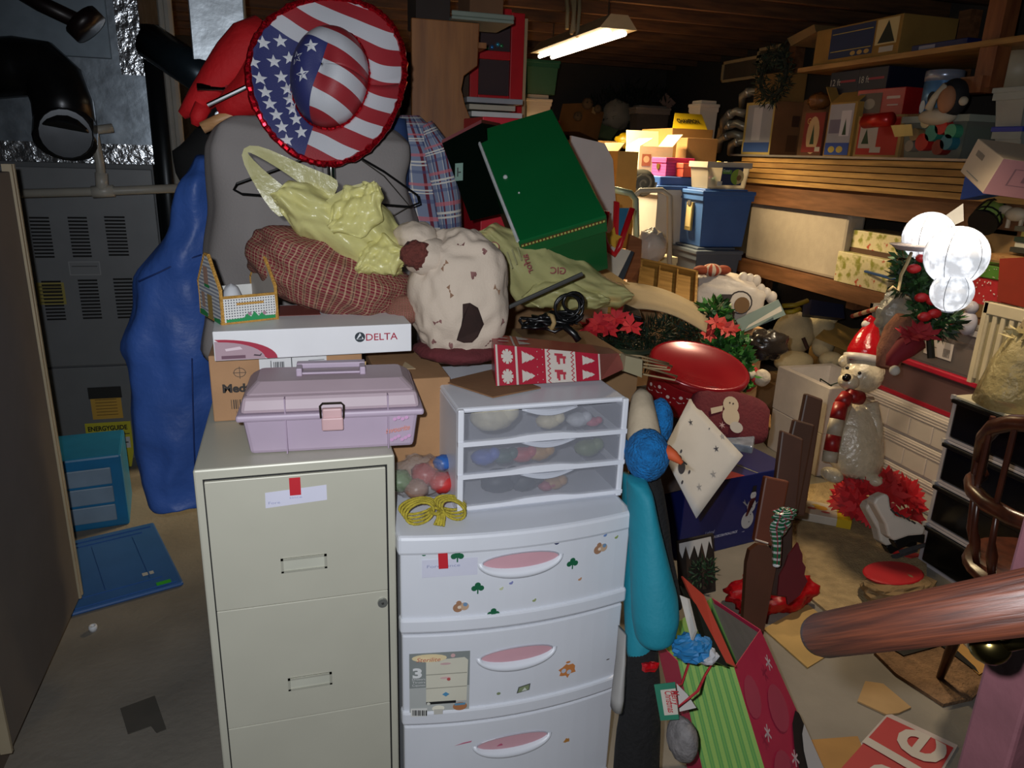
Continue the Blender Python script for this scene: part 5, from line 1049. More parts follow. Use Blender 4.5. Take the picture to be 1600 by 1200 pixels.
slab([q2(962, 370, 2.77), q2(978, 366, 2.77), q2(988, 325, 2.8), q2(965, 325, 2.8)], .01).build('blue_card', mat('2A6A8A', .5), hl)
sheet('yellow_star', hl, q2(955, 372, 2.715), (1, 0, 0), (0, 0, 1), [('C89A28', star(0, 0, .045, .5, 5, 80))], .004)
for i, (Q, c, lb_) in enumerate(((((935, 412), (966, 432), (986, 392), (955, 385)), 'B9B2A4', 'white hardback book under the red holder'), (((966, 434), (974, 438), (991, 394), (984, 391)), '26303A', 'dark book edge right of the white hardback'))):
    tag(slab([at_y(x, y, 2.72+.02*i) for x, y in Q], .03).build('book', mat(c, .5)), lb_, 'book', 'books by the green box')
tag(slab([at_y(x, y, 2.95) for x, y in ((972, 436), (1000, 440), (1002, 374), (985, 366))], .02).build('brown_board', wood('7A4624', '8A5430', 6)), 'orange-brown wooden board behind the books', 'board')
tag(slab([at_y(x, y, 2.55) for x, y in ((930, 445), (985, 445), (955, 425), (932, 410))], .005).build('manila_folder', mat('B08C54', .7)), 'manila card tucked under the white hardback', 'card')
wt = E('cutlery_tray', 'wooden cutlery tray with compartments leaning in the heap', 'tray', at_d(1040, 448, 3.25), rot=(R(38), R(10), R(-20))); wm_ = wood('8A6428', 'A87E3C', 6)
MB().box(-.13, .13, -.1, .1, 0, .008).build('base', wm_, wt)
for x0, x1, y0, y1 in ((-.13, .13, -.1, -.09), (-.13, .13, .09, .1), (-.13, -.12, -.1, .1), (.12, .13, -.1, .1)): MB().box(x0, x1, y0, y1, 0, .04).build('side', wm_, wt)
for x in (-.04, .04): MB().box(x-.003, x+.003, -.09, .09, .008, .034).build('divider', wm_, wt)
# ---- white shopping bag with a dog print
P = at_d(1130, 468, 3.55); under(('plain carton on the floor under the shopping bag',), P.x-.15, P.x+.2, P.y-.08, P.y+.1, P.z-.13, n=1)
sbg = E('shopping_bag', 'white scallop-edged shopping bag with a dog print in the middle heap', 'plastic bag', P, rot=(0, R(8), R(-30))); 
bbm = MB().blob((0, 0, 0), (.2, .1, .13), 36, 22, .1, 2.5, 3, ridge=.16, ex=.7).build('body', mat('C4BAAE', .45, 0, .05, 5, .35, 24), sbg, smooth=True)
for i in range(6): MB().blob((.06+.03*i, -.02, .12-.012*i*(i > 2)), (.024, .02, .03), 12, 8).build('scallop', mat('C4BAAE', .5), sbg, smooth=True)
sheet('dog_print', sbg, (.03, -.112, -.09), (1, .0, 0), (0, .12, 1), [('2A1E18', ell(.04, .11, .055, .055)), ('C4BAAE', ell(.04, .11, .048, .048)), ('6A4A1E', ell(.05, .1, .035, .038)), ('2A1E18', [(-.06, .06), (-.01, .09), (.0, .14), (-.05, .13), (-.07, .1)]), ('2A1E18', [(-.05, -.02), (.02, -.02), (.03, .05), (-.02, .07), (-.06, .05)]), ('A89A88', ell(-.03, .08, .022))], .004)
ck = E('gingerbread_plush', 'ginger plush with a striped scarf on top of the shopping bag', 'plush toy', at_d(1112, 422, 3.45))
MB().blob((0, 0, 0), (.05, .04, .03), 18, 12).build('scarf', plaid('C4B09A', [(0, 8, 0, .5, 'A0402A', 1)]), ck, smooth=True)
for x in (-.055, .06): MB().blob((x, 0, .0), (.04, .03, .022), 14, 10).build('paw', mat('8A3A1E', .8), ck, smooth=True)
# ---- slate blue card, grey album, plushes
tag(slab([at_d(x, y, 3.35) for x, y in ((1160, 520), (1228, 492), (1216, 468), (1150, 500))], .03).build('photo_album', mat('6A7A74', .5, 0, .1)), 'grey-green album with a torn white page on the heap', 'album')
tag(slab([at_d(x, y, 3.3) for x, y in ((1165, 514), (1222, 486), (1220, 478), (1170, 508))], .002).build('torn_page', mat('B9B2A4', .7)), 'torn white page lying on the grey-green album', 'paper')
tag(slab([at_d(x, y, 3.5) for x, y in ((1192, 472), (1204, 462), (1190, 448), (1184, 450))], .02).build('blue_booklet', mat('1C2468', .5)), 'small dark blue booklet right of the shopping bag', 'book')
tag(MB().blob(at_d(1198, 538, 3.25), (.1, .08, .07), 26, 16, .25, 2.5, 8, ridge=.3).build('black_sack', mat('2A2420', .25, 0, .1, 6, .6, 24), smooth=True), 'dark crinkled plastic sack under the grey-green album', 'plastic bag')
PQ = at_d(1250, 545, 4.6); under(('plain carton on the floor under the large plush',), PQ.x-.2, PQ.x+.16, PQ.y-.12, PQ.y+.2, max(.2, PQ.z-.2), n=1)
pd = E('plush_dog', 'large cream plush animal lying on its back in the heap', 'plush toy', at_d(1250, 530, 4.6)); pc = mat('CDBB92', .9, 0, .08, 20, .3, 120); b0 = pd.location.copy(); q3 = lambda x, y, D: at_d(x, y, D)-b0
MB().blob(q3(1240, 522, 4.60), (.14, .1, .14), 28, 18, .06).build('body', pc, pd, smooth=True)
MB().blob(q3(1280, 512, 4.60), (.1, .08, .075), 22, 14, .06).build('head', pc, pd, smooth=True); MB().blob(q3(1300, 498, 4.58), .035, 16, 12).build('muzzle', pc, pd, smooth=True)
MB().blob(q3(1286, 540, 4.55), (.075, .05, .075), 22, 14).build('arm', pc, pd, smooth=True); MB().blob(q3(1240, 565, 4.50), (.13, .08, .065), 22, 14).build('leg', pc, pd, smooth=True); MB().blob(q3(1298, 562, 4.50), (.075, .06, .05), 22, 14).build('leg', pc, pd, smooth=True)
MB().tube([q3(1255, 528, 4.50), q3(1262, 545, 4.50)], .012, 8).build('collar', mat('3A1E14', .8), pd)
bp_ = E('plush_bear', 'small cream plush with a red bow above the large plush', 'plush toy', at_d(1292, 500, 4.8)); MB().blob((0, 0, 0), .035, 16, 12).build('head', pc, bp_, smooth=True); MB().blob((-.03, -.01, .012), .022, 12, 8).build('bow', mat('8A2018', .8), bp_, smooth=True); MB().blob((-.055, 0, .015), .02, 12, 8).build('ear', pc, bp_, smooth=True)
cv = at_d(1325, 548, 4.7); fcn = carton('flap_carton', 'open brown carton with a raised flap beside the plush', (cv.x+.05, cv.y+.1, .3), .36, .24, .26, R(-25), 'A07A40', flaps=(-70, None, 20, 20))
fi = fcn.matrix_basis.inverted(); slab([fi @ at_d(x, y, D_) for x, y, D_ in ((1274, 527, 4.45), (1334, 552, 4.45), (1346, 520, 4.6), (1302, 501, 4.6))], .006).build('raised_flap', card('B08A48'), fcn)
under(('plain carton on the floor under the open flap carton',), cv.x-.08, cv.x+.18, cv.y+.0, cv.y+.2, .299, n=1)
# ============================================================= right-hand shelving
SX = 3.0
lum = [wood('98703A', 'BE9250', 4, (9, 1, 9), .6), wood('8A6230', 'A88046', 4, (9, 1, 9), .6), wood('5E3A1C', '7A5030', 4, (9, 1, 9), .7)]
sh_ = E('wall_shelving', 'rough timber wall shelving with hanging post along the right wall', 'shelving', (SX, 3.4, 0))
rows = [(1.35, 1.45, 2), (.87, .95, 2), (2.07, 2.1, 0)]
MB().box(.02, .06, -1.6, 1.75, 1.33, 1.44).build('beam', lum[2], sh_); MB().box(.02, .06, -1.6, 1.4, .86, .93).build('beam', lum[2], sh_)
MB().box(.0, .6, -1.5, .75, 2.12, 2.145).build('upper_shelf', lum[1], sh_); MB().box(.03, .62, -1.6, 1.75, 1.44, 1.46).build('middle_shelf', lum[2], sh_); MB().box(.03, .62, -1.6, 1.4, .93, .95).build('lower_shelf', lum[2], sh_)
for y in (-1.5, .2, 1.7): MB().box(.62, .7, y-.04, y+.04, 0, 2.43).build('upright', lum[2], sh_)
for y in (-1.5, .1, 1.3): MB().box(.1, .62, y-.03, y+.03, .80, .86).build('bracket', lum[2], sh_)
P = at_x(1545, 100, SX+.04); yq = P.y-3.4; MB().box(.02, .1, yq-.045, yq+.045, 1.95, 2.43).box(-.0, .1, yq-.02, yq+.1, 1.93, 2.0).build('hanging_post', wood('6A3A22', '84502E', 5, (6, 6, 1)), sh_)
z = 1.462
for i in range(5):
    tag(MB().box(SX-.012*(i % 2), SX+.58, 1.95+.05*i, 4.95-.08*i, z, z+.03).build('plank', lum[i % 2], bevel=.002), ('lowest plank of the lumber stack on the wall shelf', 'second plank from the bottom of the lumber stack', 'middle plank of the lumber stack', 'second plank from the top of the lumber stack', 'top plank of the lumber stack on the wall shelf')[i], 'plank', 'lumber on the wall shelf'); z += .034
LT = z
tag(MB().box(SX-.02, SX+.02, 2.5, 4.75, LT, LT+.012).build('metal_strip', mat('A8A098', .35, .6)), 'long pale metal strip along the top of the lumber', 'strip'); LT += .001
def shelfbox(cx, yt, yb, xl, xr, X=SX+.03, z0=None, dx=None): return cbox(cx, yt, yb, xl, xr, X=X, z0=z0, dx=dx)
# styrofoam slab, floral boxes on the lower shelf
P, w_, d_, h_ = shelfbox(1312, 336, 432, 1165, 1326, X=SX+.06, z0=.952, dx=.12)
tag(MB().box(P.x-w_/2, P.x+w_/2, P.y-d_/2, P.y+d_/2, .952, .952+h_).build('foam_slab', mat('A89C8C', .8, 0, .05, 20, .1, 90), bevel=.02), 'large off-white foam slab standing on the lower shelf', 'foam')
flo, nt, bs = newmat('floral'); n_ = noise_node(nt, 22, 2); r1 = nt.nodes.new('ShaderNodeValToRGB'); nt.links.new(n_.outputs[1], r1.inputs[0]); el = r1.color_ramp.elements
el[0].color = lin('8A8A3A')+(1,); el[0].position = .38; el[1].color = lin('D0C49A')+(1,); el[1].position = .5; e_ = el.new(.62); e_.color = lin('C8BC98')+(1,); e_ = el.new(.66); e_.color = lin('B04A30')+(1,); nt.links.new(r1.outputs[0], bs.inputs['Base Color'])
P, w_, d_, h_ = shelfbox(1386, 408, 448, 1304, 1400, X=SX+.04, z0=.952, dx=.25); f1 = E('floral_box', 'flower-printed paper box on the lower shelf', 'box', P); MB().box(-w_/2, w_/2, -d_/2, d_/2, 0, h_).build('body', flo, f1, bevel=.003)
f2 = E('floral_box', 'second flower-printed box lying on top of the first', 'box', P+V((.06, .02, h_+.02)), 0); MB().box(-w_/2, w_/2, -d_/2, d_/2, .006, h_*.6).build('body', flo, f2, bevel=.003); MB().box(-w_/2-.004, w_/2+.004, -d_/2-.004, d_/2+.004, -.019, .006).build('dark_rim', mat('4A2E1A', .6), f2)
tag(MB().tube([at_x(1352, 424, SX+.03), at_x(1404, 438, SX-.1)], .008, 6).build('blue_stick', mat('1E4A86', .4)), 'blue stick poking out in front of the floral boxes', 'stick')
tag(MB().tube([at_x(1332, 494, SX-.1), at_x(1385, 478, SX-.25)], .012, 10).build('candy_cane', plaid('B89A7A', [(1, 8, 0, .4, '9A3A2A', 1)])), 'striped candy-cane stick pointing out under the lower shelf', 'decoration')
# cartons on the lumber
def pic(par, w_, d_, h_, shapes, name='picture'):  # picture on the aisle face (-X), unit square
    A, B, Cq, Dq = V((-w_/2-.001, d_/2, 0)), V((-w_/2-.001, -d_/2, 0)), V((-w_/2-.001, -d_/2, h_)), V((-w_/2-.001, d_/2, h_)); return qsheet(name, par, A, B, Cq, Dq, shapes)
def pic2(par, w_, d_, h_, shapes, name='picture'): return qsheet(name, par, (-w_/2, -d_/2-.001, 0), (w_/2, -d_/2-.001, 0), (w_/2, -d_/2-.001, h_), (-w_/2, -d_/2-.001, h_), shapes)
z = LT
tr_p = lambda x, y, s_: ('1E3A1E', [(x-.12*s_, y), (x+.12*s_, y), (x, y+.5*s_)])
P, w_, d_, h_ = shelfbox(1204, 157, 226, 1164, 1256, z0=z); c = carton('tree_carton', 'brown carton with a silver picture panel on the lumber shelf', P, w_, d_, h_, 0, '7A5230', tape=False)
pic(c, w_, d_, h_, [('A8904E', rc(0, 0, 1, 1)), ('8E9098', rc(.08, .25, .95, .95)), ('B0B0B8', rc(.3, .3, .6, .9)), ('2A4A86', rc(.05, .08, .95, .26))]); pic2(c, w_, d_, h_, [('4A3020', rc(.6, .55, .85, .75))], 'dark_stamp'); pic2(c, w_, d_, h_, [('5E3E24', rc(.5, .1, .85, .4))], 'faded_stamp'); zc = z+h_+.002
P, w_, d_, h_ = shelfbox(1215, 112, 152, 1178, 1262, X=SX+.06, z0=zc); c2 = carton('wreath_carton', 'tan carton behind the dark wreath', P, w_*.9, d_, h_, 0, '8A6430', tape=False)
wr = E('wreath', 'dark green wreath hanging on the tan carton', 'wreath', at_x(1208, 118, SX-.02)); g_ = MB()
for a in range(14): foliage(g_, V((.0, .13*math.cos(a*.449), .13*math.sin(a*.449))), (.03, .045, .045), 70, .05, .003, a+200, .1, 2)
tag(g_.build('needles', [mat('0E1E10', .8), mat('162A18', .8)], wr), kind='stuff'); MB().tube([(0, .13*math.cos(a*.349), .13*math.sin(a*.349)) for a in range(18)], .012, 6, closed=True).build('ring', mat('1A1E12', .9), wr)
hs = E('silver_hose', 'bundle of ribbed silver hoses at the end of the lumber shelf', 'hose', at_x(1150, 236, SX+.06)); b0 = hs.location.copy()
hmx = mat('8E8878', .35, .4, .1)
for i, (x0, y0, x1, y1) in enumerate(((1130, 205, 1165, 178), (1125, 215, 1168, 200), (1122, 235, 1162, 214), (1142, 240, 1176, 228), (1160, 165, 1192, 150))):
    a, b = at_x(x0, y0, SX+.02+.03*i)-b0, at_x(x1, y1, SX+.06+.03*i)-b0; m_ = a.lerp(b, .5)+V((-.05, 0, .05)); pts = [a, a.lerp(m_, .5)+V((-.02, 0, .02)), m_, m_.lerp(b, .5)+V((-.01, 0, .02)), b]
    MB().tube(pts, .028, 10).build('hose', hmx, hs, smooth=True); MB().tube([pts[2]+V((0, .004, 0)), pts[2].lerp(pts[3], .4)], .033, 10).build('cuff', mat('A8A294', .3, .6), hs, smooth=True)
P, w_, d_, h_ = shelfbox(1282, 175, 236, 1256, 1292, z0=z, dx=.2); c = carton('tall_red_carton', 'narrow red carton picturing a small tree on the lumber shelf', P, w_, d_, h_, 0, '5A3420', tape=False); pic(c, w_, d_, h_, [('7A1A14', rc(0, .12, 1, 1)), ('B89A70', ell(.5, .5, .32, .42)), tr_p(.5, .3, .9), ('7A1A14', rc(0, .12, 1, .24)), ('B0A898', rc(.7, .14, .95, .24))])
text(c, 'G', (-w_/2-.002, d_/2*.7, h_*.75), (0, -1, 0), (0, 0, 1), .05, 'B89A50')
tag(MB().blob(at_x(1280, 158, SX+.1), (.07, .07, .05), 22, 14, .2, 3, 3, ridge=.2).build('amber_bag', film('8A5A2E', .8, .2, .6, 30), smooth=True), 'crinkled amber plastic bag on the narrow red carton', 'plastic bag')
P, w_, d_, h_ = shelfbox(1328, 158, 240, 1292, 1340, z0=z, dx=.3); c = carton('silver_panel_carton', 'open carton with a silver tree picture and blue band on the lumber shelf', P, w_, d_, h_, 0, '9A7838', flaps=(None, 35, -50, 20)); pic(c, w_, d_, h_, [('9A9AA2', rc(.05, .28, .92, .97)), ('6A6478', rc(.1, .45, .5, .7)), ('C0BEC4', rc(.5, .4, .85, .85)), tr_p(.68, .42, .6), ('2A4A9A', rc(.05, .06, .92, .28)), ('B8A048', ell(.3, .16, .12, .06)), ('B8A048', ell(.6, .16, .12, .06))])
P, w_, d_, h_ = shelfbox(1404, 178, 232, 1338, 1420, z0=z, dx=.3); c = carton('red_tree_carton', 'red and tan carton picturing a wrapped tree on the lumber shelf', P, w_, d_, h_, 0, '9A7844', tape=False); pic(c, w_, d_, h_, [('A01C18', rc(.06, .1, .95, .95)), ('A8A098', rc(.1, .25, .5, .8)), tr_p(.25, .35, .7), ('A8A098', rc(.38, .15, .62, .28)), ('B82A1E', ell(.2, .85, .16, .12))]); zr = z+h_+.002
P, w_, d_, h_ = shelfbox(1405, 135, 175, 1340, 1412, X=SX+.08, z0=zr, dx=.2); c = carton('lights_carton', 'red carton with a glossy picture leaning above the tree carton', P, w_, d_, h_, R(4), mat('9A1A1A', .4), tape=False); pic(c, w_, d_, h_, [('5A5048', rc(.05, .1, .55, .85)), ('8A8478', ell(.3, .45, .12, .2)), ('B8A8A0', rc(.65, .6, .92, .7)), ('B8A8A0', rc(.68, .35, .9, .4))])
for i, x in enumerate((1298, 1342)):
    P, w_, d_, h_ = shelfbox(x+42, 108, 136, x, x+44, X=SX+.1, z0=1.985, dx=.3); c = E('lights_box', ('left navy light-string box under the upper shelf', 'right navy light-string box beside the red carton')[i], 'box', P, 0, 'navy light boxes'); h_ = .125
    MB().box(-w_/2, w_/2, -d_/2, d_/2, 0, h_).build('body', mat('10142A', .5), c, bevel=.003); text(c, ('12 ft', '18 ft')[i], (-w_/2-.002, d_/2*.9, h_*.4), (0, -1, 0), (0, 0, 1), .05, 'A8A8A0', d_*.35); sheet('red_line', c, (-w_/2-.001, 0, h_*.5), (0, -1, 0), (0, 0, 1), [('8A2A3A', rc(-.03, 0, d_*.4, .012))])
under_h = carton('hidden_carton', 'plain carton behind the pictures holding up the navy boxes', (SX+.3, 4.0, LT), .3, .5, 1.98-LT, 0, '6A4A2C', tape=False)
# tin, penguin plush, wrapping-paper bin
P = at_x(1448, 160, SX+.06); tin = E('popcorn_tin', 'round tin painted with a penguin winter scene on the lumber shelf', 'tin', (P.x+.08, P.y, zr+.0)); r_ = .085; th = row_z(P, 110)-zr
MB().lathe([(r_, 0), (r_, th*.78)], 28).build('body', mat('5A86B0', .3, .2, .25, 12), tin, smooth=True); MB().lathe([(r_*1.03, th*.76), (r_*1.03, th), (r_*.95, th*1.02), (0.001, th*1.02)], 28).build('lid', mat('8A94A8', .25, .4, .1), tin, smooth=True)
for a, c, zz_, rr in ((200, '0E1218', .35, .03), (203, 'B8BEC4', .3, .02), (235, '0E1218', .4, .028), (170, 'B8C4CC', .15, .03), (250, 'B8C4CC', .12, .035)): d = V((math.cos(R(a)), math.sin(R(a)), 0)); sheet('penguin_print', tin, d*r_*1.02+V((0, 0, th*zz_)), (-d.y, d.x, 0), (0, 0, 1), [(c, ell(0, 0, rr*.7, rr))], .003)
under2 = carton('tin_carton', 'plain carton under the round penguin tin', (P.x+.08, P.y, LT), .18, .2, zr-LT-.002, 0, '7A5A34', tape=False)
pg = E('penguin_plush', 'penguin plush with a long white arm beside the round tin', 'plush toy', at_x(1488, 160, SX-.02)); bk3 = mat('0E0E12', .8); wk = mat('B0A48E', .9)
MB().blob((0, 0, .02), (.06, .07, .085), 20, 14).build('body', bk3, pg, smooth=True); MB().blob((-.045, -.01, .01), (.03, .045, .06), 16, 12).build('belly', mat('9A6A4A', .8), pg, smooth=True); MB().blob((-.0, .07, -.06), (.06, .1, .04), 20, 12).build('foot', wk, pg, smooth=True); MB().tube([(-.05, .0, .07), (-.06, .05, .02), (-.06, .07, -.03)], [.02, .015, .02], 8).build('arm', wk, pg, smooth=True); MB().blob((-.03, -.09, .0), .02, 12, 8).build('hand', wk, pg, smooth=True)
P, w_, d_, h_ = shelfbox(1502, 178, 245, 1405, 1548, X=SX+.0, z0=LT, dx=.3); wbn = tote('wrap_bin', 'clear tote lying open with wrapping-paper rolls on the lumber shelf', P, w_, d_, h_, 0, '8E9488', clear=True, lid=False); YB, HBn = P.y, h_; XB = P.x-w_/2
for i, (x, y, c, r) in enumerate(((1440, 222, 'A01818', .03), (1465, 230, '6A1414', .026), (1455, 208, '2A7A6A', .028), (1478, 222, '2A6A7A', .026), (1470, 198, 'A82020', .026), (1428, 210, '8A7450', .022), (1446, 190, 'B0A078', .022), (1420, 228, '7A7468', .02), (1485, 205, '3A8A6A', .024))):
    p = at_x(x, y, SX-.03); t_ = E('paper_roll', ('red wrapping-paper roll low in the clear tote', 'dark red wrapping roll at the bottom of the clear tote', 'teal wrapping roll in the middle of the clear tote', 'blue-green wrapping roll right of the teal one', 'bright red wrapping roll near the top of the clear tote', 'tan paper roll at the left of the clear tote', 'pale tan roll at the top of the clear tote', 'thin grey roll at the lower left of the clear tote', 'green wrapping roll at the right of the clear tote')[i], 'wrapping paper', p, 0, 'wrapping-paper rolls')
    r *= 1.35; MB().lathe([(r*.7, .0), (r, 0), (r, .3), (r*.7, .3)], 16).build('roll', mat(c, .4), t_, smooth=False, rot=(0, R(90), 0)); MB().lathe([(r*.68, .004), (r*.55, .004), (r*.55, .2)], 14).build('core', mat('8A7048', .8), t_, rot=(0, R(90), 0))
tag(slab([at_x(x, y, SX-.06) for x, y in ((1398, 214), (1426, 212), (1424, 194), (1392, 196))], .003).build('paper_card', mat('C8B068', .7)), 'cream card slipped in front of the wrapping rolls', 'card')
P = at_x(1375, 210, SX-.05); tag(MB().tube([at_x(1352, 190, SX-.05), at_x(1392, 186, SX-.05)], .035, 16).build('red_can', mat('B01A14', .3, .2), smooth=True), 'red cylinder lying in front of the tree carton', 'can')
# right end of the shelf: pale totes, globe lamp shade, white carton
P, w_, d_, h_ = shelfbox(1590, 200, 235, 1548, 1640, X=SX+.02, z0=LT, dx=.45); tote('lower_pale_tote', 'pale grey tote with a blue latch at the right end of the lumber shelf', P, w_, d_, h_, 0, '8E948E', lidcol='2A3A9A'); zz2 = LT+h_+.003
P, w_, d_, h_ = shelfbox(1590, 136, 196, 1548, 1640, X=SX+.02, z0=zz2, dx=.45); tote('upper_pale_tote', 'pale grey tote stacked on the blue-latched tote', P, w_, d_, h_, 0, '9A9C94'); zz3 = zz2+h_+.003
p = at_x(1592, 103, SX+.26); gs = E('globe_lamp', 'white globe lamp shade on the stacked pale totes', 'lamp shade', (p.x, p.y, zz3)); MB().lathe([(.05, 0), (.06, .015), (.1, .05), (.115, .1), (.1, .15), (.06, .19), (.03, .2)], 26).build('shade', mat('B0A288', .5), gs, smooth=True); MB().lathe([(.055, 0), (.055, .012)], 20).build('collar', mat('8A7E68', .5), gs)
Q = [at_x(x, y, 2.75) for x, y in ((1500, 268), (1535, 302), (1568, 248), (1528, 216))]
wc = E('white_carton', 'white carton with a barcode tipped open at the right edge', 'box')
ex = V((.28, -.14, -.03)); slab(Q, .01, None, 0, ex).build('body', mat('C0AE96', .5, 0, .04), wc, bevel=.003); qsheet('barcode', wc, *Q, [('3A3430', rc(.2+.03*i, .62, .215+.03*i, .78)) for i in range(10)] + [('5A6A6A', rc(.2, .15, .7, .17))])
N2 = [Q[1], Q[1]+ex, Q[2]+ex, Q[2]]; qsheet('pink_side', wc, *N2, [('A87A80', rc(0, 0, 1, 1)), ('7A5A64', rc(.2, .3, .75, .32)), ('7A5A64', rc(.2, .75, .75, .77)), ('7A5A64', rc(.2, .3, .22, .77)), ('7A5A64', rc(.73, .3, .75, .77)), ('7A5A64', rc(.35, .42, .45, .62)), ('7A5A64', rc(.52, .42, .62, .62))])
tag(slab([at_x(x, y, 2.85) for x, y in ((1500, 312), (1560, 300), (1545, 285), (1508, 275))], .1).build('blue_carton', mat('1E4A9A', .5)), 'blue carton corner under the tipped white carton', 'box')
# upper shelf
zU = 2.147
P, w_, d_, h_ = shelfbox(1400, 20, 95, 1276, 1420, X=SX+.02, z0=zU, dx=.35); h_ = min(h_, .27); c = carton('tall_tree_carton', 'long carton picturing a slim tree on the upper shelf', P, w_, d_, h_, 0, '8A6A30', tape=False); pic(c, w_, d_, h_, [('16284E', rc(.2, .12, .72, .95)), ('B8A878', rc(.74, .3, .97, .95)), ('101A10', [(.77, .34), (.95, .34), (.86, .9)]), ('A89848', rc(.22, .78, .7, .8)), ('A89848', rc(.22, .3, .7, .32)), ('A88A48', ell(.5, .2, .03, .06)), ('A88A48', ell(.58, .2, .03, .06)), ('A88A48', ell(.66, .2, .03, .06)), ('A8A498', rc(.8, .1, .95, .24))])
P, w_, d_, h_ = shelfbox(1505, 58, 95, 1424, 1530, X=SX+.02, z0=zU, dx=.35); h_ = min(h_, .25); c = carton('navy_carton', 'navy carton with a white label on the upper shelf', P, w_, d_, h_, 0, mat('141C4E', .5), tape=False); pic(c, w_, d_, h_, [('8A8A98', rc(.15, .1, .45, .7))])
tag(slab([at_x(x, y, SX+.02) for x, y in ((1236, 72), (1275, 50), (1272, 38), (1230, 60))], .2).build('leaning_box', card('7A6038')), 'flat tan box leaning at the end of the upper shelf', 'box')
for i, (x0, y0, x1, y1, lb_) in enumerate(((1127, 130, 1185, 97, 'pale picture frame leaning on the wall at the far shelf end'), (1183, 100, 1222, 76, 'small tan picture frame above the wreath'))):
    A = at_x(x0, y0, 3.3); B = at_x(x1, y0-6, 3.3); zt5 = row_z(A, y1); fe = E('framed_picture', lb_, 'picture frame', (3.3, A.y, A.z), 0, 'frames at the shelf end'); L = B.y-A.y; hh_ = zt5-A.z; fm_ = mat('8A7A5A', .5)
    for y0_, y1_, z0_, z1_ in ((0, L, 0, .02), (0, L, hh_-.02, hh_), (0, .02 if L > 0 else -.02, 0, hh_), (L, L-.02 if L > 0 else L+.02, 0, hh_)): MB().box(-.01, .01, min(y0_, y1_), max(y0_, y1_), z0_, z1_).build('moulding', fm_, fe)
    MB().box(.0, .008, min(0, L), max(0, L), 0, hh_).build('picture', mat('3A342C', .5, 0, .2), fe)
# ---- ceiling fixture
LX, LY0, LY1, LZ = 1.76, 4.03, 5.25, 2.255
lf = E('tube_fixture', 'hanging fluorescent shop light glowing under the joists', 'light fixture', (LX, (LY0+LY1)/2, LZ)); Lh = (LY1-LY0)/2
MB().hexa([(-.11, -Lh, -.0), (.11, -Lh, 0), (.11, Lh, 0), (-.11, Lh, 0), (-.05, -Lh, .07), (.05, -Lh, .07), (.05, Lh, .07), (-.05, Lh, .07)]).build('housing', mat('A89878', .5), lf)
for x in (-.045, .045): MB().tube([(x, -Lh+.02, -.018), (x, Lh-.02, -.018)], .014, 10).build('tube', mat((1, .87, .62), .5, 0, 0, emit=9), lf, smooth=True)
for y in (-Lh*.75, Lh*.75): MB().tube([(0, y, .07), (0, y, .2), (.0, y+.02, .385)], .004, 6).build('chain', mat('5A5448', .4, .7), lf)
lamp('tube_light', 'AREA', (LX, (LY0+LY1)/2, LZ-.04), TUBE_POWER, (1, .76, .42), .2, (0, 0, 0), LY1-LY0-.05)
hk = E('hanging_tools', 'bundle of pale straps hanging beside the shop light', 'straps', at_d(890, 20, 4.3)); b0 = hk.location.copy()
for i, (x0, x1) in enumerate(((884, 886), (892, 897), (899, 893), (905, 902))): MB().tube([at_d(x0, -15, 4.3)-b0, at_d((x0+x1)/2+2, 15, 4.3)-b0, at_d(x1, 45+4*i, 4.28)-b0], .012, 6).build('strap', mat('8A7E60', .6), hk, smooth=True)

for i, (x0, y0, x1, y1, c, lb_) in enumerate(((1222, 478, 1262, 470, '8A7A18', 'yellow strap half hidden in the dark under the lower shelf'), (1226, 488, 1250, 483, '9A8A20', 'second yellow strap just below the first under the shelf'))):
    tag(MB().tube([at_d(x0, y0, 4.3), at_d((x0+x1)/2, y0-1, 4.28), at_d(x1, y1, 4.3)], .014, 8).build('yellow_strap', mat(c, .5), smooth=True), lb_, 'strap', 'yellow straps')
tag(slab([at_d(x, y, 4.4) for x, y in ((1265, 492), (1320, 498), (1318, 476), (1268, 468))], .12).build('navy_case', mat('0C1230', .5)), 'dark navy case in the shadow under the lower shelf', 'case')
# ============================================================= right side, mid distance
TX = 2.88
wt_ = E('white_drawer_tower', 'wide translucent white drawer unit behind the lit bear', 'drawers', (TX+.25, 2.72, 0)); wpm = mat('B9AFA6', .4, 0, .05)
MB().box(-.25, .25, -.37, .37, 0, .5).build('carcass', wpm, wt_, bevel=.006)
for k in range(3):
    z0 = .02+.16*k; d = MB().box(-.262, -.25, -.355, .355, z0, z0+.145).build('drawer', mat('B0A69C', .3, 0, .05), wt_, bevel=.004)
    for j in range(3): MB().box(-.266, -.262, -.34, .34, z0+.1+.014*j, z0+.106+.014*j).build('ridge', wpm, d)
    for j in range(5): MB().box(-.265, -.262, -.3+.14*j, -.294+.14*j, z0+.01, z0+.09).build('rib', wpm, d)
mt = E('maroon_tote', 'clear tote with a red lid and dark red contents on the white drawers', 'storage tote', (TX+.24, 2.72, .503))
MB().box(-.24, .24, -.37, .37, 0, .02).build('red_base', mat('8E1226', .4), mt); MB().box(-.225, .22, -.35, .35, .02, .17).build('contents', mat('3A161A', .8, 0, .4, 9), mt); MB().box(-.236, .236, -.364, .364, .02, .172).build('body', film('8A6A68', .45, .15, .05, 6), mt); MB().box(-.25, .25, -.38, .38, .172, .2).build('lid', mat('A0142E', .35), mt, bevel=.006)
ctt = E('labelled_tote', 'clear tote with a white shipping label on the red-lidded tote', 'storage tote', (TX+.065, 2.72, .705)); ctt.scale = (.28, 1, 1)
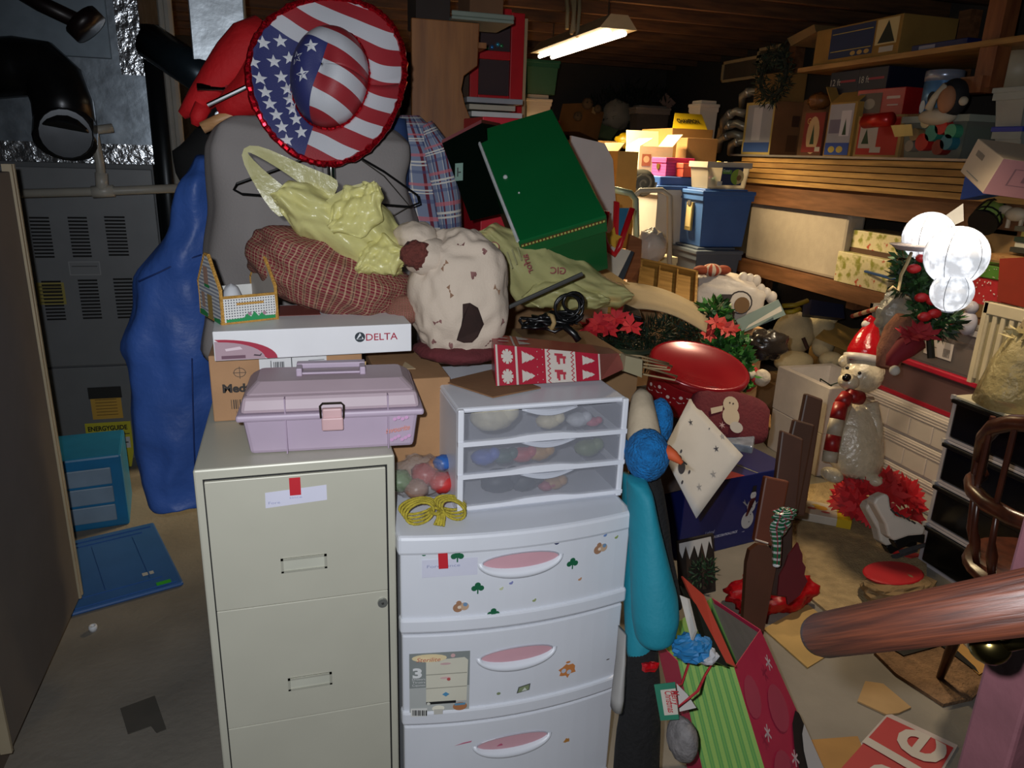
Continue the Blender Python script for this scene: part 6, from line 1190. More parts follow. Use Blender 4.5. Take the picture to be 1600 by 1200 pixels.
MB().box(-.2, .2, -.32, .3, .01, .12).build('contents', mat('4A3A30', .8, 0, .5, 7), ctt); MB().hexa([(-.21, -.34, 0), (.21, -.34, 0), (.21, .34, 0), (-.21, .34, 0), (-.235, -.37, .2), (.235, -.37, .2), (.235, .37, .2), (-.235, .37, .2)]).build('body', film('8A8484', .42, .12, .05, 6), ctt)
MB().box(-.25, -.23, -.38, .38, .19, .215).box(.23, .25, -.38, .38, .19, .215).box(-.25, .25, -.38, -.36, .19, .215).box(-.25, .25, .36, .38, .19, .215).build('rim', mat('A8A29C', .3), ctt)
sheet('label', ctt, (-.226, .0, .05), (0, -1, 0), (-.11, 0, 1), [('B0A8A4', rc(0, 0, .16, .08)), ('A0583E', rc(.01, .065, .05, .074)), ('4A4644', rc(.01, .04, .07, .044))] + [('3A3634', rc(.11+.008*i, .01, .114+.008*i, .05)) for i in range(5)])
# black drawers
zz_ = [0, .187, .373, .559]
for k, z in enumerate(zz_):
    b = E('black_drawer_box', ('lowest black drawer box of the white-framed stack', 'second black drawer box from the floor', 'third black drawer box from the floor', 'topmost black drawer box under the veiled doll')[k], 'drawers', (2.5, 1.9, z), 0, 'stack of black drawers'); wf = mat('A49EA2', .4)
    MB().box(0, .4, -.27, .27, 0, .012).build('base', wf, b); MB().box(0, .4, -.27, .27, .172, .184).build('top', mat('B0A890', .45) if k == 3 else wf, b, bevel=.003)
    for y in (-.27, .255): MB().box(0, .4, y, y+.015, .012, .172).build('side', wf, b)
    d = MB().box(-.004, .39, -.252, .252, .016, .168).build('drawer', mat('070708', .22, 0, 0), b, bevel=.006); MB().box(-.016, .0, -.26, .268, .155, .172).build('pull_lip', mat('0A0A0B', .3, 0, 0), d, bevel=.004)
    MB().box(-.012, .004, .262, .276, .168, .186).build('corner_clip', mat('B0AAA4', .4), b)
# veiled doll and crate on top
dl = E('wrapped_doll', 'figure wrapped in pale cloudy plastic on the black drawers', 'doll', at_x(1580, 640, 2.62)); dl.location.z = .747; 
MB().loft([(0, 0, 0, .13, .12), (.06, 0, 0, .13, .12), (.16, 0, 0, .11, .1), (.25, .0, -.01, .07, .07), (.31, .0, -.02, .04, .05), (.34, 0, -.02, .02, .03)], 30, .02, 12, 3).build('veil', film('B0A274', .75, .3, .9, 20), dl, smooth=True); MB().blob((0, 0, .2), (.05, .05, .16), 18, 14).build('figure', mat('7A6A4E', .8), dl, smooth=True)
g_ = MB(); foliage(g_, (0, 0, .27), (.06, .06, .04), 60, .06, .008, 4, .1, 1); tag(g_.build('ruffles', mat('B8AC80', .6), dl), kind='stuff')
tag(slab([at_x(x, y, 2.58) for x, y in ((1556, 644), (1590, 648), (1582, 632), (1552, 626))], .01).build('red_felt', mat('A0101C', .8)), 'scrap of red felt beside the wrapped doll', 'felt')
cr_ = E('ribbed_crate', 'cream ribbed plastic panel standing behind the wrapped doll', 'panel', (2.72, 2.12, .747)); cm = mat('B0A488', .5)
P0, P1 = at_x(1552, 470, 2.75), at_x(1620, 480, 2.75); zc0 = .0; zc1 = P0.z-.747; y0, y1 = P1.y-2.12, P0.y-2.12
MB().box(.0, .02, y0, y1, 0, zc1).build('panel', mat('8E8260', .6), cr_)
for k in range(5): yy = y0+(y1-y0)*(k+.2)/5; MB().box(-.012, .0, yy, yy+.02, .02, zc1-.05).build('rib', cm, cr_, bevel=.003)
MB().box(-.015, .02, y0, y1, zc1-.05, zc1).build('top_rail', cm, cr_, bevel=.004); MB().box(-.015, .0, y1-.02, y1, 0, zc1).build('edge_rail', cm, cr_)
tag(slab([at_x(x, y, 2.85) for x, y in ((1558, 470), (1640, 490), (1640, 400), (1562, 404))], .02).build('red_board', mat('7A2414', .5)), 'dark orange-red board at the right edge above the ribbed panel', 'board')
# gift boxes with dots
def dots(n, s): rn = random.Random(s); return [('B8A8A0', ell(rn.uniform(.04, .96), rn.uniform(.06, .94), .015, .03, 7)) for _ in range(n)]
P, w_, d_, h_ = cbox(1562, 440, 482, 1498, 1590, X=2.9, dx=.25); zg = P.z; gbx = E('dotted_gift_box', 'red gift box with white dots and a green lid behind the globes', 'box', P); MB().box(-w_/2, w_/2, -d_/2, d_/2, 0, h_).build('body', mat('9A1A22', .5), gbx); MB().box(-w_/2-.006, w_/2+.006, -d_/2-.006, d_/2+.006, h_, h_+.055).build('lid', mat('3E6A1E', .5), gbx, bevel=.003)
A, B, Cq, Dq = V((-w_/2-.001, d_/2, 0)), V((-w_/2-.001, -d_/2, 0)), V((-w_/2-.001, -d_/2, h_)), V((-w_/2-.001, d_/2, h_)); tag(qsheet('white_dots', gbx, A, B, Cq, Dq, dots(26, 3)), kind='stuff'); up_ = V((-.006, 0, h_)); tag(qsheet('lid_dots', gbx, A+up_, B+up_, B+up_+V((0, 0, .05)), A+up_+V((0, 0, .05)), dots(12, 5)), kind='stuff')
# globes
gmat, nt, bs = newmat('globe'); n_ = noise_node(nt, 24, 3); rp_ = nt.nodes.new('ShaderNodeMapRange'); rp_.inputs[1].default_value = .42; rp_.inputs[2].default_value = .55; rp_.inputs[3].default_value = .5; rp_.inputs[4].default_value = .95; nt.links.new(n_.outputs[0], rp_.inputs[0]); bs.inputs['Base Color'].default_value = (.8, .8, .82, 1); bs.inputs['Emission Color'].default_value = (.9, .94, 1, 1); nt.links.new(rp_.outputs[0], bs.inputs['Emission Strength']); bs.inputs['Roughness'].default_value = .3
for i, (x, y, r, D, lb_) in enumerate(((1494, 400, 46, 2.62, 'largest glowing white globe lantern at the right'), (1451, 370, 38, 2.8, 'glowing white globe lantern left of the largest one'), (1487, 456, 31, 2.62, 'smallest glowing white globe lantern under the largest one'))):
    rr = r*D/F; g = E('globe_lantern', lb_, 'lantern', at_d(x, y, D), 0, 'glowing globe lanterns'); MB().blob((0, 0, 0), (rr, rr, rr), 30, 20).build('globe', gmat, g, smooth=True)
    for a in (.3, 1.4, 2.5, 3.6, 4.7, 5.6): MB().tube([(rr*1.004*math.cos(a)*math.sin(t_*.314), rr*1.004*math.sin(a)*math.sin(t_*.314), rr*1.004*math.cos(t_*.314)) for t_ in range(11)], .0012, 4).build('wire_rib', mat('6A6C72', .4, .5), g)
    MB().lathe([(rr*.3, -rr*1.03), (rr*.3, -rr*.94)], 14).build('collar', mat('9A9EA8', .4), g)
tag(slab([at_d(x, y, 2.9) for x, y in ((1473, 340), (1490, 352), (1506, 345), (1505, 318))], .004).build('foil_dish', mat('C9C8C4', .3, .3, .1)), 'crumpled white paper plate above the globes', 'plate')
tag(MB().lathe([(.001, 0), (.05, .004), (.075, .02), (.078, .022)], 22, at_d(1424, 392, 2.75)).build('white_saucer', mat('B0A8AC', .5), smooth=True, solid=.002), 'pale saucer-shaped cap left of the globes', 'cap')
# support for the globes: garland stand
gs_ = E('berry_garland', 'green garland with red berries and ribbon under the globes', 'garland', at_d(1440, 470, 2.85)); b0 = gs_.location.copy(); q4 = lambda x, y, D: at_d(x, y, D)-b0; g_ = MB()
for i, (x, y) in enumerate(((1425, 410), (1432, 430), (1440, 450), (1450, 470), (1455, 490), (1462, 505), (1420, 440), (1475, 500))): foliage(g_, q4(x, y, 2.85), (.06, .06, .05), 130, .05, .006, i+40, .2, 3)
tag(g_.build('leaves', [mat('22401C', .6), mat('2E5224', .6), mat('162A14', .6)], gs_), kind='stuff')
for i, (x, y) in enumerate(((1428, 420), (1440, 465), (1458, 470), (1445, 495), (1460, 490), (1442, 403))): MB().blob(q4(x, y, 2.78), (.03, .02, .018), 12, 8).build('red_leaf', mat('B01A1E', .5), gs_, smooth=True)
MB().tube([q4(1424, 395, 2.76), q4(1418, 410, 2.74), q4(1408, 430, 2.74), q4(1404, 455, 2.74), q4(1395, 448, 2.74), q4(1388, 455, 2.74)], .006, 6).build('raffia', mat('A8946A', .8), gs_, smooth=True)
MB().tube([q4(1440, 400, 2.9), q4(1450, 480, 2.9), q4(1455, 560, 2.9)], .014, 8).build('stem', mat('2A2416', .8), gs_)
sk_ = E('red_stocking', 'red and tan furry stocking with a white bobble by the bear', 'stocking', at_d(1405, 540, 2.95)); b0 = sk_.location.copy()
MB().tube([q4(1418, 500, 2.95), q4(1405, 520, 2.95), q4(1392, 550, 2.95), q4(1385, 575, 2.95)], [.05, .06, .055, .04], 14).build('leg', mat('8E5A44', .9, 0, .3, 30, .5, 90), sk_, smooth=True); MB().tube([q4(1430, 530, 2.9), q4(1412, 545, 2.9), q4(1396, 560, 2.9), q4(1392, 572, 2.9)], [.05, .045, .03, .02], 12).build('toe', mat('7A1220', .8), sk_, smooth=True); MB().blob(q4(1398, 579, 2.85), .02, 14, 10).build('bobble', mat('C0B8AC', .9), sk_, smooth=True)
tag(MB().blob(at_d(1398, 492, 3.1), (.08, .07, .1), 26, 18, .25, 2.6, 9, ridge=.25).build('clear_sack', film('9A9C98', .7, .15, .7, 22), smooth=True), 'pale clear plastic sack behind the red bear hat', 'plastic bag')
fl3 = MB(); rbf = E('red_bloom', 'spray of dark red cloth flowers on the clear tote', 'artificial flowers', at_d(1440, 528, 2.8))
for i, (x, y) in enumerate(((1420, 525), (1435, 520), (1450, 525))): flower(MB(), at_d(x, y, 2.78)-rbf.location, -FW+UP, .06, 8, i+60).build('flower', mat('90101C', .7), rbf, solid=.001)
pgf = E('small_snowman', 'white snowman ornament with a red scarf below the small globe', 'ornament', at_x(1512, 505, 2.86)); MB().blob((0, 0, 0), (.035, .04, .055), 16, 12).build('body', mat('A8A6B0', .5), pgf, smooth=True); MB().blob((.0, -.0, .07), .03, 14, 10).build('head', mat('A8A6B0', .5), pgf, smooth=True); MB().tube([(-.03, .03, .045), (-.035, .05, .0), (-.03, .05, -.05)], .012, 8).build('scarf', mat('7A1220', .8), pgf, smooth=True)
# things on the lower shelf at the far right
P, w_, d_, h_ = cbox(1572, 362, 440, 1500, 1600, X=3.02, z0=.952, dx=.3); carton('shelf_carton', 'open brown carton on the lower shelf behind the globes', P, w_, d_, h_, 0, '8A6A40', flaps=(None, None, -30, None)); zs_ = .952+h_
ln = E('green_lantern', 'black-barred green lantern tipped on the brown shelf carton', 'lantern', at_x(1548, 335, 3.0), rot=(0, R(60), R(20))); MB().lathe([(.05, -.06), (.055, 0), (.05, .06)], 16).build('glass', mat('7E9A4A', .4), ln, smooth=True)
for a in range(6): MB().tube([(.057*math.cos(a*1.047), .057*math.sin(a*1.047), -.065), (.06*math.cos(a*1.047), .06*math.sin(a*1.047), 0), (.057*math.cos(a*1.047), .057*math.sin(a*1.047), .065)], .004, 5).build('bar', mat('0C0C0A', .5), ln)
for z in (-.03, .03): MB().tube([(.058*math.cos(a*.393), .058*math.sin(a*.393), z) for a in range(16)], .004, 5, closed=True).build('hoop', mat('0C0C0A', .5), ln)
MB().lathe([(.062, .06), (.05, .1), (.001, .12)], 16).build('cap', mat('0C0C0A', .5), ln); MB().lathe([(.062, -.075), (.062, -.06)], 16).build('base', mat('0C0C0A', .5), ln)
sn = E('santa_figure', 'red cloth santa figure behind the green lantern', 'figure', at_x(1560, 318, 3.12)); MB().blob((0, 0, 0), (.07, .09, .05), 20, 14, .2).build('coat', mat('B8121C', .7), sn, smooth=True); MB().blob((-.03, .16, -.02), (.03, .04, .06), 16, 10).build('sleeve', mat('B8121C', .7), sn, smooth=True); MB().blob((-.06, -.03, .01), (.03, .05, .02), 14, 10, .3).build('beard', mat('B8A488', .9), sn, smooth=True)
hr = E('white_horse', 'small white horse ornament at the right edge', 'ornament', at_x(1588, 335, 3.0)); wh_ = mat('B8AC94', .6); MB().blob((0, 0, 0), (.03, .05, .03), 16, 10).build('body', wh_, hr, smooth=True); MB().blob((-.0, .055, .015), (.02, .035, .02), 14, 8).build('head', wh_, hr, smooth=True)
for y in (-.03, .03): MB().tube([(0, y, -.01), (0, y, -.06)], .009, 6).build('leg', wh_, hr)
zbk = .952
for i, (c, x0) in enumerate((('2A2A22', 0), ('B0AC98', .01), ('1A2A1E', .005), ('B8A850', .02), ('3A3A30', .0))):
    p = at_x(1590, 395, 2.95); z = p.z+.022*i; tag(MB().box(2.95+x0, 3.15, p.y-.15, p.y+.04-x0, z, z+.02).build('paperback', mat(c, .6)), ('bottom dark book of the stack at the right edge', 'pale book second from the bottom at the right edge', 'dark green book in the middle of the right-edge stack', 'yellow book second from the top at the right edge', 'top dark book of the stack at the right edge')[i], 'book', 'books at the right edge')
p = at_x(1590, 398, 2.95); tag(MB().box(2.88, 3.2, p.y-.3, p.y+.1, p.z-.028, p.z-.006).build('book_board', wood('8A6038', 'A07848', 5)), 'light wooden board under the right-edge books', 'board'); carton('board_carton', 'plain carton holding up the board at the right edge', (3.1, p.y-.12, .952), .2, .3, p.z-.03-.952, 0, '5E4428', tape=False)
# ---- foam boxes
P, w_, d_, h_ = cbox(1273, 608, 745, 1201, 1372, z0=0.0); hz = h_/2
fo = mat('D2C8BE', .7, 0, .04, 20, .06, 120)
l1 = E('foam_box', 'lower white foam shipping box of the stacked pair', 'foam box', P, 0, 'white foam boxes'); MB().box(-w_/2, w_/2, -d_/2, d_/2, 0, hz-.003).build('body', fo, l1, bevel=.006)
l2 = E('foam_box', 'upper open white foam box with green wire inside', 'foam box', P+V((0, 0, hz)), 0, 'white foam boxes'); k = .04; b = MB()
b.box(-w_/2, w_/2, -d_/2, d_/2, 0, k); b.box(-w_/2, w_/2, -d_/2, -d_/2+k, k, hz); b.box(-w_/2, w_/2, d_/2-k, d_/2, k, hz); b.box(-w_/2, -w_/2+k, -d_/2+k, d_/2-k, k, hz); b.box(w_/2-k, w_/2, -d_/2+k, d_/2-k, k, hz); b.build('body', fo, l2)
rn = random.Random(3); tag(MB().tube([(P.x+rn.uniform(-w_/2+.06, w_/2-.06), P.y+rn.uniform(-d_/2+.06, d_/2-.06), P.z+hz+rn.uniform(.06, hz-.02)) for _ in range(16)], .004, 5).build('green_wire', mat('16402A', .5), smooth=True), 'tangled green wire inside the open foam box', 'wire')
# ---- the bear
BD = 3.5
br = E('lit_bear', 'clear sparkling polar bear decoration in a Santa hat and striped scarf', 'decoration', at_z(1322, 752, 0)); b0 = br.location.copy(); q5 = lambda x, y, D=BD: at_d(x, y, D)-b0
ice = mat('C4B8A0', .12, 0, .12, 30, .6, 60, spec=.9)
MB().loft([(q5(1330, 745).z, *q5(1338, 745)[:2], .1, .1), (q5(1335, 715).z, *q5(1336, 715)[:2], .135, .12), (q5(1335, 680).z, *q5(1335, 680)[:2], .135, .12), (q5(1335, 645).z, *q5(1337, 645)[:2], .11, .1), (q5(1335, 620).z, *q5(1340, 620)[:2], .085, .08)], 28, .006, 20).build('body', ice, br, smooth=True, sub=1)
MB().blob(q5(1347, 586), (.098, .09, .085), 26, 18, .04).build('head', ice, br, smooth=True); MB().blob(q5(1326, 596, BD-.08), (.045, .05, .038), 20, 14).build('muzzle', ice, br, smooth=True)
MB().blob(q5(1323, 590, BD-.135), (.022, .016, .019), 14, 10).build('nose', mat('070707', .25), br, smooth=True)
for x, y in ((1324, 575), (1343, 583)): MB().blob(q5(x, y, BD-.09), .0085, 10, 8).build('eye', mat('070707', .25), br, smooth=True)
for x, y in ((1319, 564), (1374, 582)): MB().blob(q5(x, y), (.03, .02, .03), 14, 10).build('ear', ice, br, smooth=True)
for x, y in ((1300, 742), (1362, 748)): MB().blob(q5(x, y, BD-.08), (.042, .06, .032), 18, 12).build('foot', ice, br, smooth=True)
MB().tube([q5(1318, 630, BD-.05), q5(1305, 670, BD-.08), q5(1302, 700, BD-.08)], [.04, .035, .03], 12).build('arm', ice, br, smooth=True); MB().tube([q5(1358, 630, BD-.05), q5(1368, 670, BD-.05), q5(1366, 700, BD-.05)], [.04, .035, .03], 12).build('arm', ice, br, smooth=True)
hatm = mat('A8101A', .2, 0, .1, 20, .3, 60)
MB().tube([q5(1352, 562), q5(1352, 545), q5(1356, 528), q5(1362, 512), q5(1366, 502), q5(1360, 498), q5(1353, 503)], [.088, .078, .058, .036, .022, .018, .016], 18).build('hat', hatm, br, smooth=True); MB().tube([q5(1349, 566), q5(1351, 556)], [.094, .092], 20).build('hat_band', mat('B8B0AA', .4), br, smooth=True); MB().blob(q5(1353, 507), .02, 14, 10).build('hat_bobble', mat('C0BAB4', .7), br, smooth=True)
sc1, sc2 = mat('8E1418', .4, 0, .1), mat('B0A490', .5)
pts = [q5(1345, 622, BD-.1), q5(1325, 618, BD-.12), q5(1314, 632, BD-.13), q5(1308, 655, BD-.15), q5(1303, 680, BD-.15), q5(1298, 705, BD-.15), q5(1296, 722, BD-.15)]
for i in range(6): MB().tube([pts[i], pts[i+1]], .033, 10).build('scarf_red' if i % 2 == 0 or i < 2 else 'scarf_white', sc1 if i % 2 == 0 or i < 2 else sc2, br, smooth=True)
# poinsettia bush, book, skates
pb2 = E('poinsettia_bush', 'large bunch of red cloth poinsettias on the floor before the drawers', 'artificial flowers', at_z(1368, 815, 0)); b0 = pb2.location.copy(); rn = random.Random(8)
for i in range(60):
    d = V((rn.gauss(0, 1), rn.gauss(0, 1), abs(rn.gauss(.3, .8)))).normalized(); flower(MB(), V((d.x*.17, d.y*.14, .08+d.z*.13)), d+V((-.3, -.5, .2)), .075, 9, i+300).build('flower', (mat('C4141F', .7, 0, .2, 20), mat('A80F1A', .7, 0, .2, 20))[i % 2], pb2, solid=.001)
MB().blob((0, 0, .05), (.09, .08, .05), 16, 10).build('stems', mat('2A1410', .9), pb2)
bkx = E('cereal_box', 'flat white and yellow printed food box on the rug', 'box', at_z(1284, 808, .012), rot=(0, 0, R(-38))); MB().box(-.12, .12, -.075, .075, 0, .04).build('body', mat('B8AEA0', .5), bkx, bevel=.003); MB().box(.06, .1215, -.0765, .0765, -.0003, .0415).build('yellow_end', mat('C0A018', .5), bkx); sheet('print', bkx, (-.05, -.03, .0405), (1, 0, 0), (0, 1, 0), [('C08A28', ell(.04, .04, .03, .025)), ('A03A3A', ell(.0, .02, .02, .012)), ('A03A3A', ell(.06, .0, .02, .01)), ('C8A83A', ell(.02, .06, .02, .01))])
def pxslab(name, px, D, th, m, par=None, bevel=.006):
    o = par.location if par else V((0, 0, 0)); Pn = [at_d(x, y, D)-o for x, y in px]; nb = MB(); n = len(Pn); b = nb._a(Pn + [p+FW*th for p in Pn]); nb._f([b+n-1-i for i in range(n)], 0); nb._f(range(b+n, b+2*n), 0)
    for i in range(n): j = (i+1) % n; nb._f([b+i, b+j, b+n+j, b+n+i], 0)
    return nb.build(name, m, par, bevel=bevel)
lea = mat('D2C8BA', .45, 0, .06)
for i, (dx, dy, D, lb_) in enumerate(((0, 0, 3.0, 'white ice skate lying nearest the black drawers'), (-12, 8, 3.12, 'white ice skate half behind the first one'))):
    s = E('ice_skate', lb_, 'skate', at_z(1410+dx, 866+dy, 0), 0, 'white skates'); b0 = s.location.copy(); mv = lambda L: [(x+dx, y+dy) for x, y in L]
    pxslab('boot', mv([(1365, 786), (1370, 778), (1384, 771), (1390, 775), (1392, 792), (1400, 806), (1418, 812), (1436, 816), (1447, 824), (1444, 836), (1420, 838), (1398, 846), (1388, 838), (1384, 820)]), D, .07, lea, s, .014)
    pxslab('sole', mv([(1397, 846), (1420, 837), (1446, 835), (1444, 850), (1428, 846), (1412, 854), (1404, 858)]), D+.004, .05, mat('0C0B0B', .35), s, .004)
    pxslab('blade', mv([(1404, 860), (1446, 848), (1446, 854), (1408, 867)]), D+.025, .004, mat('8A8C90', .25, .9), s, 0)
    for k in range(5): MB().tube([at_d(1392+dx+8*k, 796+dy+4.5*k, D-.004)-b0, at_d(1398+dx+8*k, 802+dy+4*k, D-.004)-b0], .004, 5).build('lace', mat('3A3634', .7), s)
mb = MB(); pr = [at_z(x, y, .016) for x, y in ((1363, 825), (1378, 845), (1420, 862), (1440, 868), (1424, 872), (1385, 862))]; tag(mb.prism([(p.x, p.y) for p in pr], .014, .02).build('red_ribbon', mat('A0101A', .5)), 'red ribbon strip under the skates', 'ribbon')
# rugs and flat things on the floor
def flatpoly(name, lab, cat, px, z0, th, m): 
    A = [at_z(x, y, z0+th) for x, y in px]; return tag(MB().prism([(p.x, p.y) for p in A][::-1], z0, z0+th).build(name, m), lab, cat)
rugm = mat('A08A64', .95, 0, .2, 26, .9, 130); rug2 = mat('7A5E44', .95, 0, .25, 30, 1, 120)
flatpoly('tan_rug', 'worn tan carpet piece on the floor in front of the bear', 'rug', [(1228, 815), (1240, 760), (1300, 752), (1360, 775), (1448, 850), (1448, 925), (1352, 968), (1290, 953), (1232, 905)], 0, .01, rugm)
flatpoly('brown_rug', 'brown frayed carpet scrap under the wooden rail', 'rug', [(1366, 1018), (1440, 990), (1500, 995), (1545, 1065), (1520, 1090), (1474, 1100), (1400, 1052)], 0, .012, rug2)
flatpoly('tan_board', 'square tan board flat on the floor under the rail end', 'board', [(1193, 982), (1262, 944), (1332, 1000), (1262, 1043)], .0, .006, card('A88A54'))
flatpoly('flat_carton_sheet', 'flattened brown carton at the bottom of the picture', 'cardboard', [(1240, 1158), (1340, 1150), (1362, 1200), (1330, 1230), (1260, 1230)], .0, .006, card('9A7440'))
flatpoly('torn_card', 'torn tan cardboard scrap on the floor above the sale sign', 'cardboard', [(1340, 1095), (1352, 1064), (1380, 1068), (1424, 1105), (1404, 1114), (1385, 1116)], .001, .006, card('A08258'))
flatpoly('black_strap', 'black strap lying on the brown carpet scrap', 'strap', [(1392, 1012), (1412, 1024), (1470, 1008), (1530, 1052), (1524, 1042), (1478, 1000), (1415, 1014), (1402, 1006)], .013, .004, mat('0C0B0A', .5))
flatpoly('tan_card', 'tan card on the carpet beside the black strap', 'cardboard', [(1480, 1010), (1500, 1002), (1545, 1045), (1530, 1054)], .013, .003, card('A8824A'))
sg = E('sale_sign', 'red sale sign with white lettering on the floor', 'sign'); A = [at_z(x, y, .006) for x, y in ((1388, 1113), (1497, 1164), (1440, 1262), (1306, 1204))]
MB().prism([(p.x, p.y) for p in A][::-1], .001, .005).build('board', mat('A89C98', .6), sg); e = [A[0].lerp(A[2], .06), A[1].lerp(A[3], .06), A[2], A[3]]
qsheet('red_field', sg, A[3], A[2], A[1], A[0], [('A0282C', rc(.03, 0, .97, .93))]); du_ = (A[0]-A[3]).normalized(); up2 = V((-du_.y, du_.x, 0)); o_ = A[2].lerp(A[3], .42)
text(sg, 'Sale', A[2].lerp(A[3], .14)-du_*.15+V((0, 0, .002)), du_, up2, .25, 'B0A8A0', (A[0]-A[3]).length*.84+.15, .002, bold=.003)
# heart plate in a paper bag
pbg = E('paper_bag', 'crumpled brown paper bag on the tan carpet', 'paper bag', at_z(1400, 935, .012)); MB().blob((0, 0, .045), (.15, .08, .045), 28, 14, .2, 3, 5, ridge=.2, ex=.7).build('body', mat('7A6240', .8, 0, .15, 12, .5, 30), pbg, smooth=False)
hp2 = at_z(1393, 898, .1); tag(MB().lathe([(.001, 0), (.11, 0), (.115, .008), (.11, .012), (.001, .012)], 28, at_z(1395, 898, .09), sx=1.1, sy=.7).build('red_plate', mat('A8161E', .5), smooth=False), 'red oval plate sticking out of the brown paper bag', 'plate')
tag(MB().box(2.2, 2.42, 1.72, 1.9, .001, .05).build('white_tray', mat('A8A49C', .5), bevel=.006), 'low white tray on the floor before the black drawers', 'tray')
# red plastic bag, layered boards, leaf, candy
rbg = E('red_plastic_bag', 'crinkled shiny red plastic bag on the floor behind the wooden boards', 'plastic bag', at_z(1208, 952, 0)); MB().blob((0, .02, .06), (.19, .1, .07), 40, 22, .25, 3, 6, ridge=.3).build('body', film('B8141E', .92, .15, .9, 26), rbg, smooth=True)
br2 = mat('43291C', .5, 0, .15, 9); rw = E('wooden_cutout', 'tall dark brown wooden figure of layered boards with red-brown panels', 'wooden figure', at_z(1185, 968, 0)); b0 = rw.location.copy(); q6 = lambda x, y, D: at_d(x, y, D)-b0
def plk(name, Q, D, m, th=.03, lean=.0): slab([q6(x, y, D+.05+(lean if i > 1 else 0)) for i, (x, y) in enumerate(Q)], th).build(name, m, rw, bevel=.006)
plk('tall_plank', ((1222, 800), (1258, 808), (1287, 624), (1260, 614)), 2.46, br2)
plk('middle_plank', ((1210, 790), (1248, 800), (1274, 664), (1242, 655)), 2.42, br2)
plk('front_plank', ((1206, 800), (1244, 810), (1256, 686), (1222, 672)), 2.38, mat('4A2E22', .5, 0, .15, 9))
plk('red_panel', ((1178, 846), (1214, 856), (1234, 752), (1196, 744)), 2.34, mat('62301C', .5, 0, .12, 9))
plk('side_block', ((1200, 930), (1238, 935), (1240, 800), (1208, 800)), 2.36, mat('331D13', .6))
pol = [(1160, 992), (1192, 996), (1214, 880), (1210, 862), (1198, 852), (1184, 851), (1172, 860), (1167, 880)]; Pn = [q6(x, y, 2.36) for x, y in pol]; nb = MB(); bb_ = nb._a(Pn + [p+FW*.03 for p in Pn]); n = len(pol); nb._f(range(bb_, bb_+n), 0); nb._f([bb_+2*n-1-i for i in range(n)], 0)
for i in range(n): j = (i+1) % n; nb._f([bb_+j, bb_+i, bb_+n+i, bb_+n+j], 0)
nb.build('round_panel', mat('4E2C1A', .5, 0, .12, 9), rw)
MB().tube([q6(1180, 843, 2.32), q6(1200, 849, 2.32)], .003, 5).build('white_line', mat('B0A49A', .6), rw)
lf_ = [(1215, 930), (1218, 900), (1226, 885), (1232, 868), (1240, 858), (1247, 848), (1250, 858), (1254, 866), (1254, 878), (1259, 886), (1257, 898), (1262, 908), (1256, 918), (1250, 930), (1240, 938), (1231, 945), (1229, 932)]
Pn = [at_d(x, y, 2.4) for x, y in lf_]; nb = MB(); n = len(Pn); bb_ = nb._a(Pn + [p+FW*.012 for p in Pn]); nb._f(range(bb_, bb_+n), 0); nb._f([bb_+2*n-1-i for i in range(n)], 0)
for i in range(n): j = (i+1) % n; nb._f([bb_+j, bb_+i, bb_+n+i, bb_+n+j], 0)
tag(nb.build('leaf_cutout', mat('5A141A', .5, 0, .1)), 'dark red saw-edged wooden leaf leaning on the layered boards', 'decoration')
cy = E('foil_candy', 'green and silver foil candy decoration hanging on the boards', 'decoration', at_d(1220, 830, 2.26)); b0 = cy.location.copy(); gfo = plaid('1A5A3A', [(1, 9, 0, .35, 'B0B4B0', 1), (0, 5, 0, .2, '8A1A3A', .8)], .2)
MB().tube([q6(1212, 828, 2.24), q6(1214, 850, 2.24), q6(1213, 882, 2.24)], [.018, .014, .012], 8).build('stick', gfo, cy); MB().blob(q6(1218, 822, 2.24), (.03, .02, .035), 12, 8, .6, 4, 2).build('twist', gfo, cy); MB().blob(q6(1226, 803, 2.24), (.04, .02, .02), 12, 8, .6, 4, 5).build('bow', gfo, cy); MB().blob(q6(1213, 883, 2.235), (.012, .01, .006), 8, 6).build('tip', mat('C0C4C8', .4), cy)
# ---- the teal figure
TD = 1.72; tf = E('teal_figure', 'tall plush bird figure in a teal coat with a fuzzy blue head and orange beak', 'plush toy', (.83, 1.45, 0)); b0 = tf.location.copy(); q7 = lambda x, y, D=TD: at_d(x, y, D)-b0
teal = mat('127E92', .7, 0, .08, 5, .15, 80)
def lr7(rows, D, ry, **k):
    secs = []
    for r_ in rows:
        y, a, b = r_[:3]; A, B = q7(a, y, D), q7(b, y, D); secs.append(((A.z+B.z)/2, (A.x+B.x)/2, (A.y+B.y)/2, (B.x-A.x)/2, ry if len(r_) < 4 else r_[3]))
    fine = []
    for i in range(len(secs)-1):
        for t_ in range(3): fine.append(tuple(p+(q_-p)*t_/3 for p, q_ in zip(secs[i], secs[i+1])))
    return MB().loft(fine+[secs[-1]], **k)
lr7([(748, 978, 1010, .03), (765, 982, 1017), (820, 984, 1030), (880, 984, 1046), (930, 984, 1060), (965, 986, 1063), (995, 992, 1055, .045), (1006, 1000, 1040, .03)], 1.68, .055, wr=.004).build('coat', teal, tf, smooth=True, sub=1)
lr7([(742, 974, 986, .02), (780, 974, 992), (900, 974, 995), (1000, 976, 1025), (1022, 978, 1022, .03)], 1.76, .035, wr=.004).build('coat_tail', teal, tf, smooth=True)
fur = mat('0B66A6', .95, 0, .3, 60, 1, 160)
MB().blob(q7(1011, 711, 1.7), (.05, .055, .062), 30, 22, .05, 8).build('fuzzy_head', fur, tf, smooth=True); MB().blob(q7(978, 700, 1.74), (.014, .03, .02), 12, 8).build('ear_tuft', fur, tf, smooth=True)
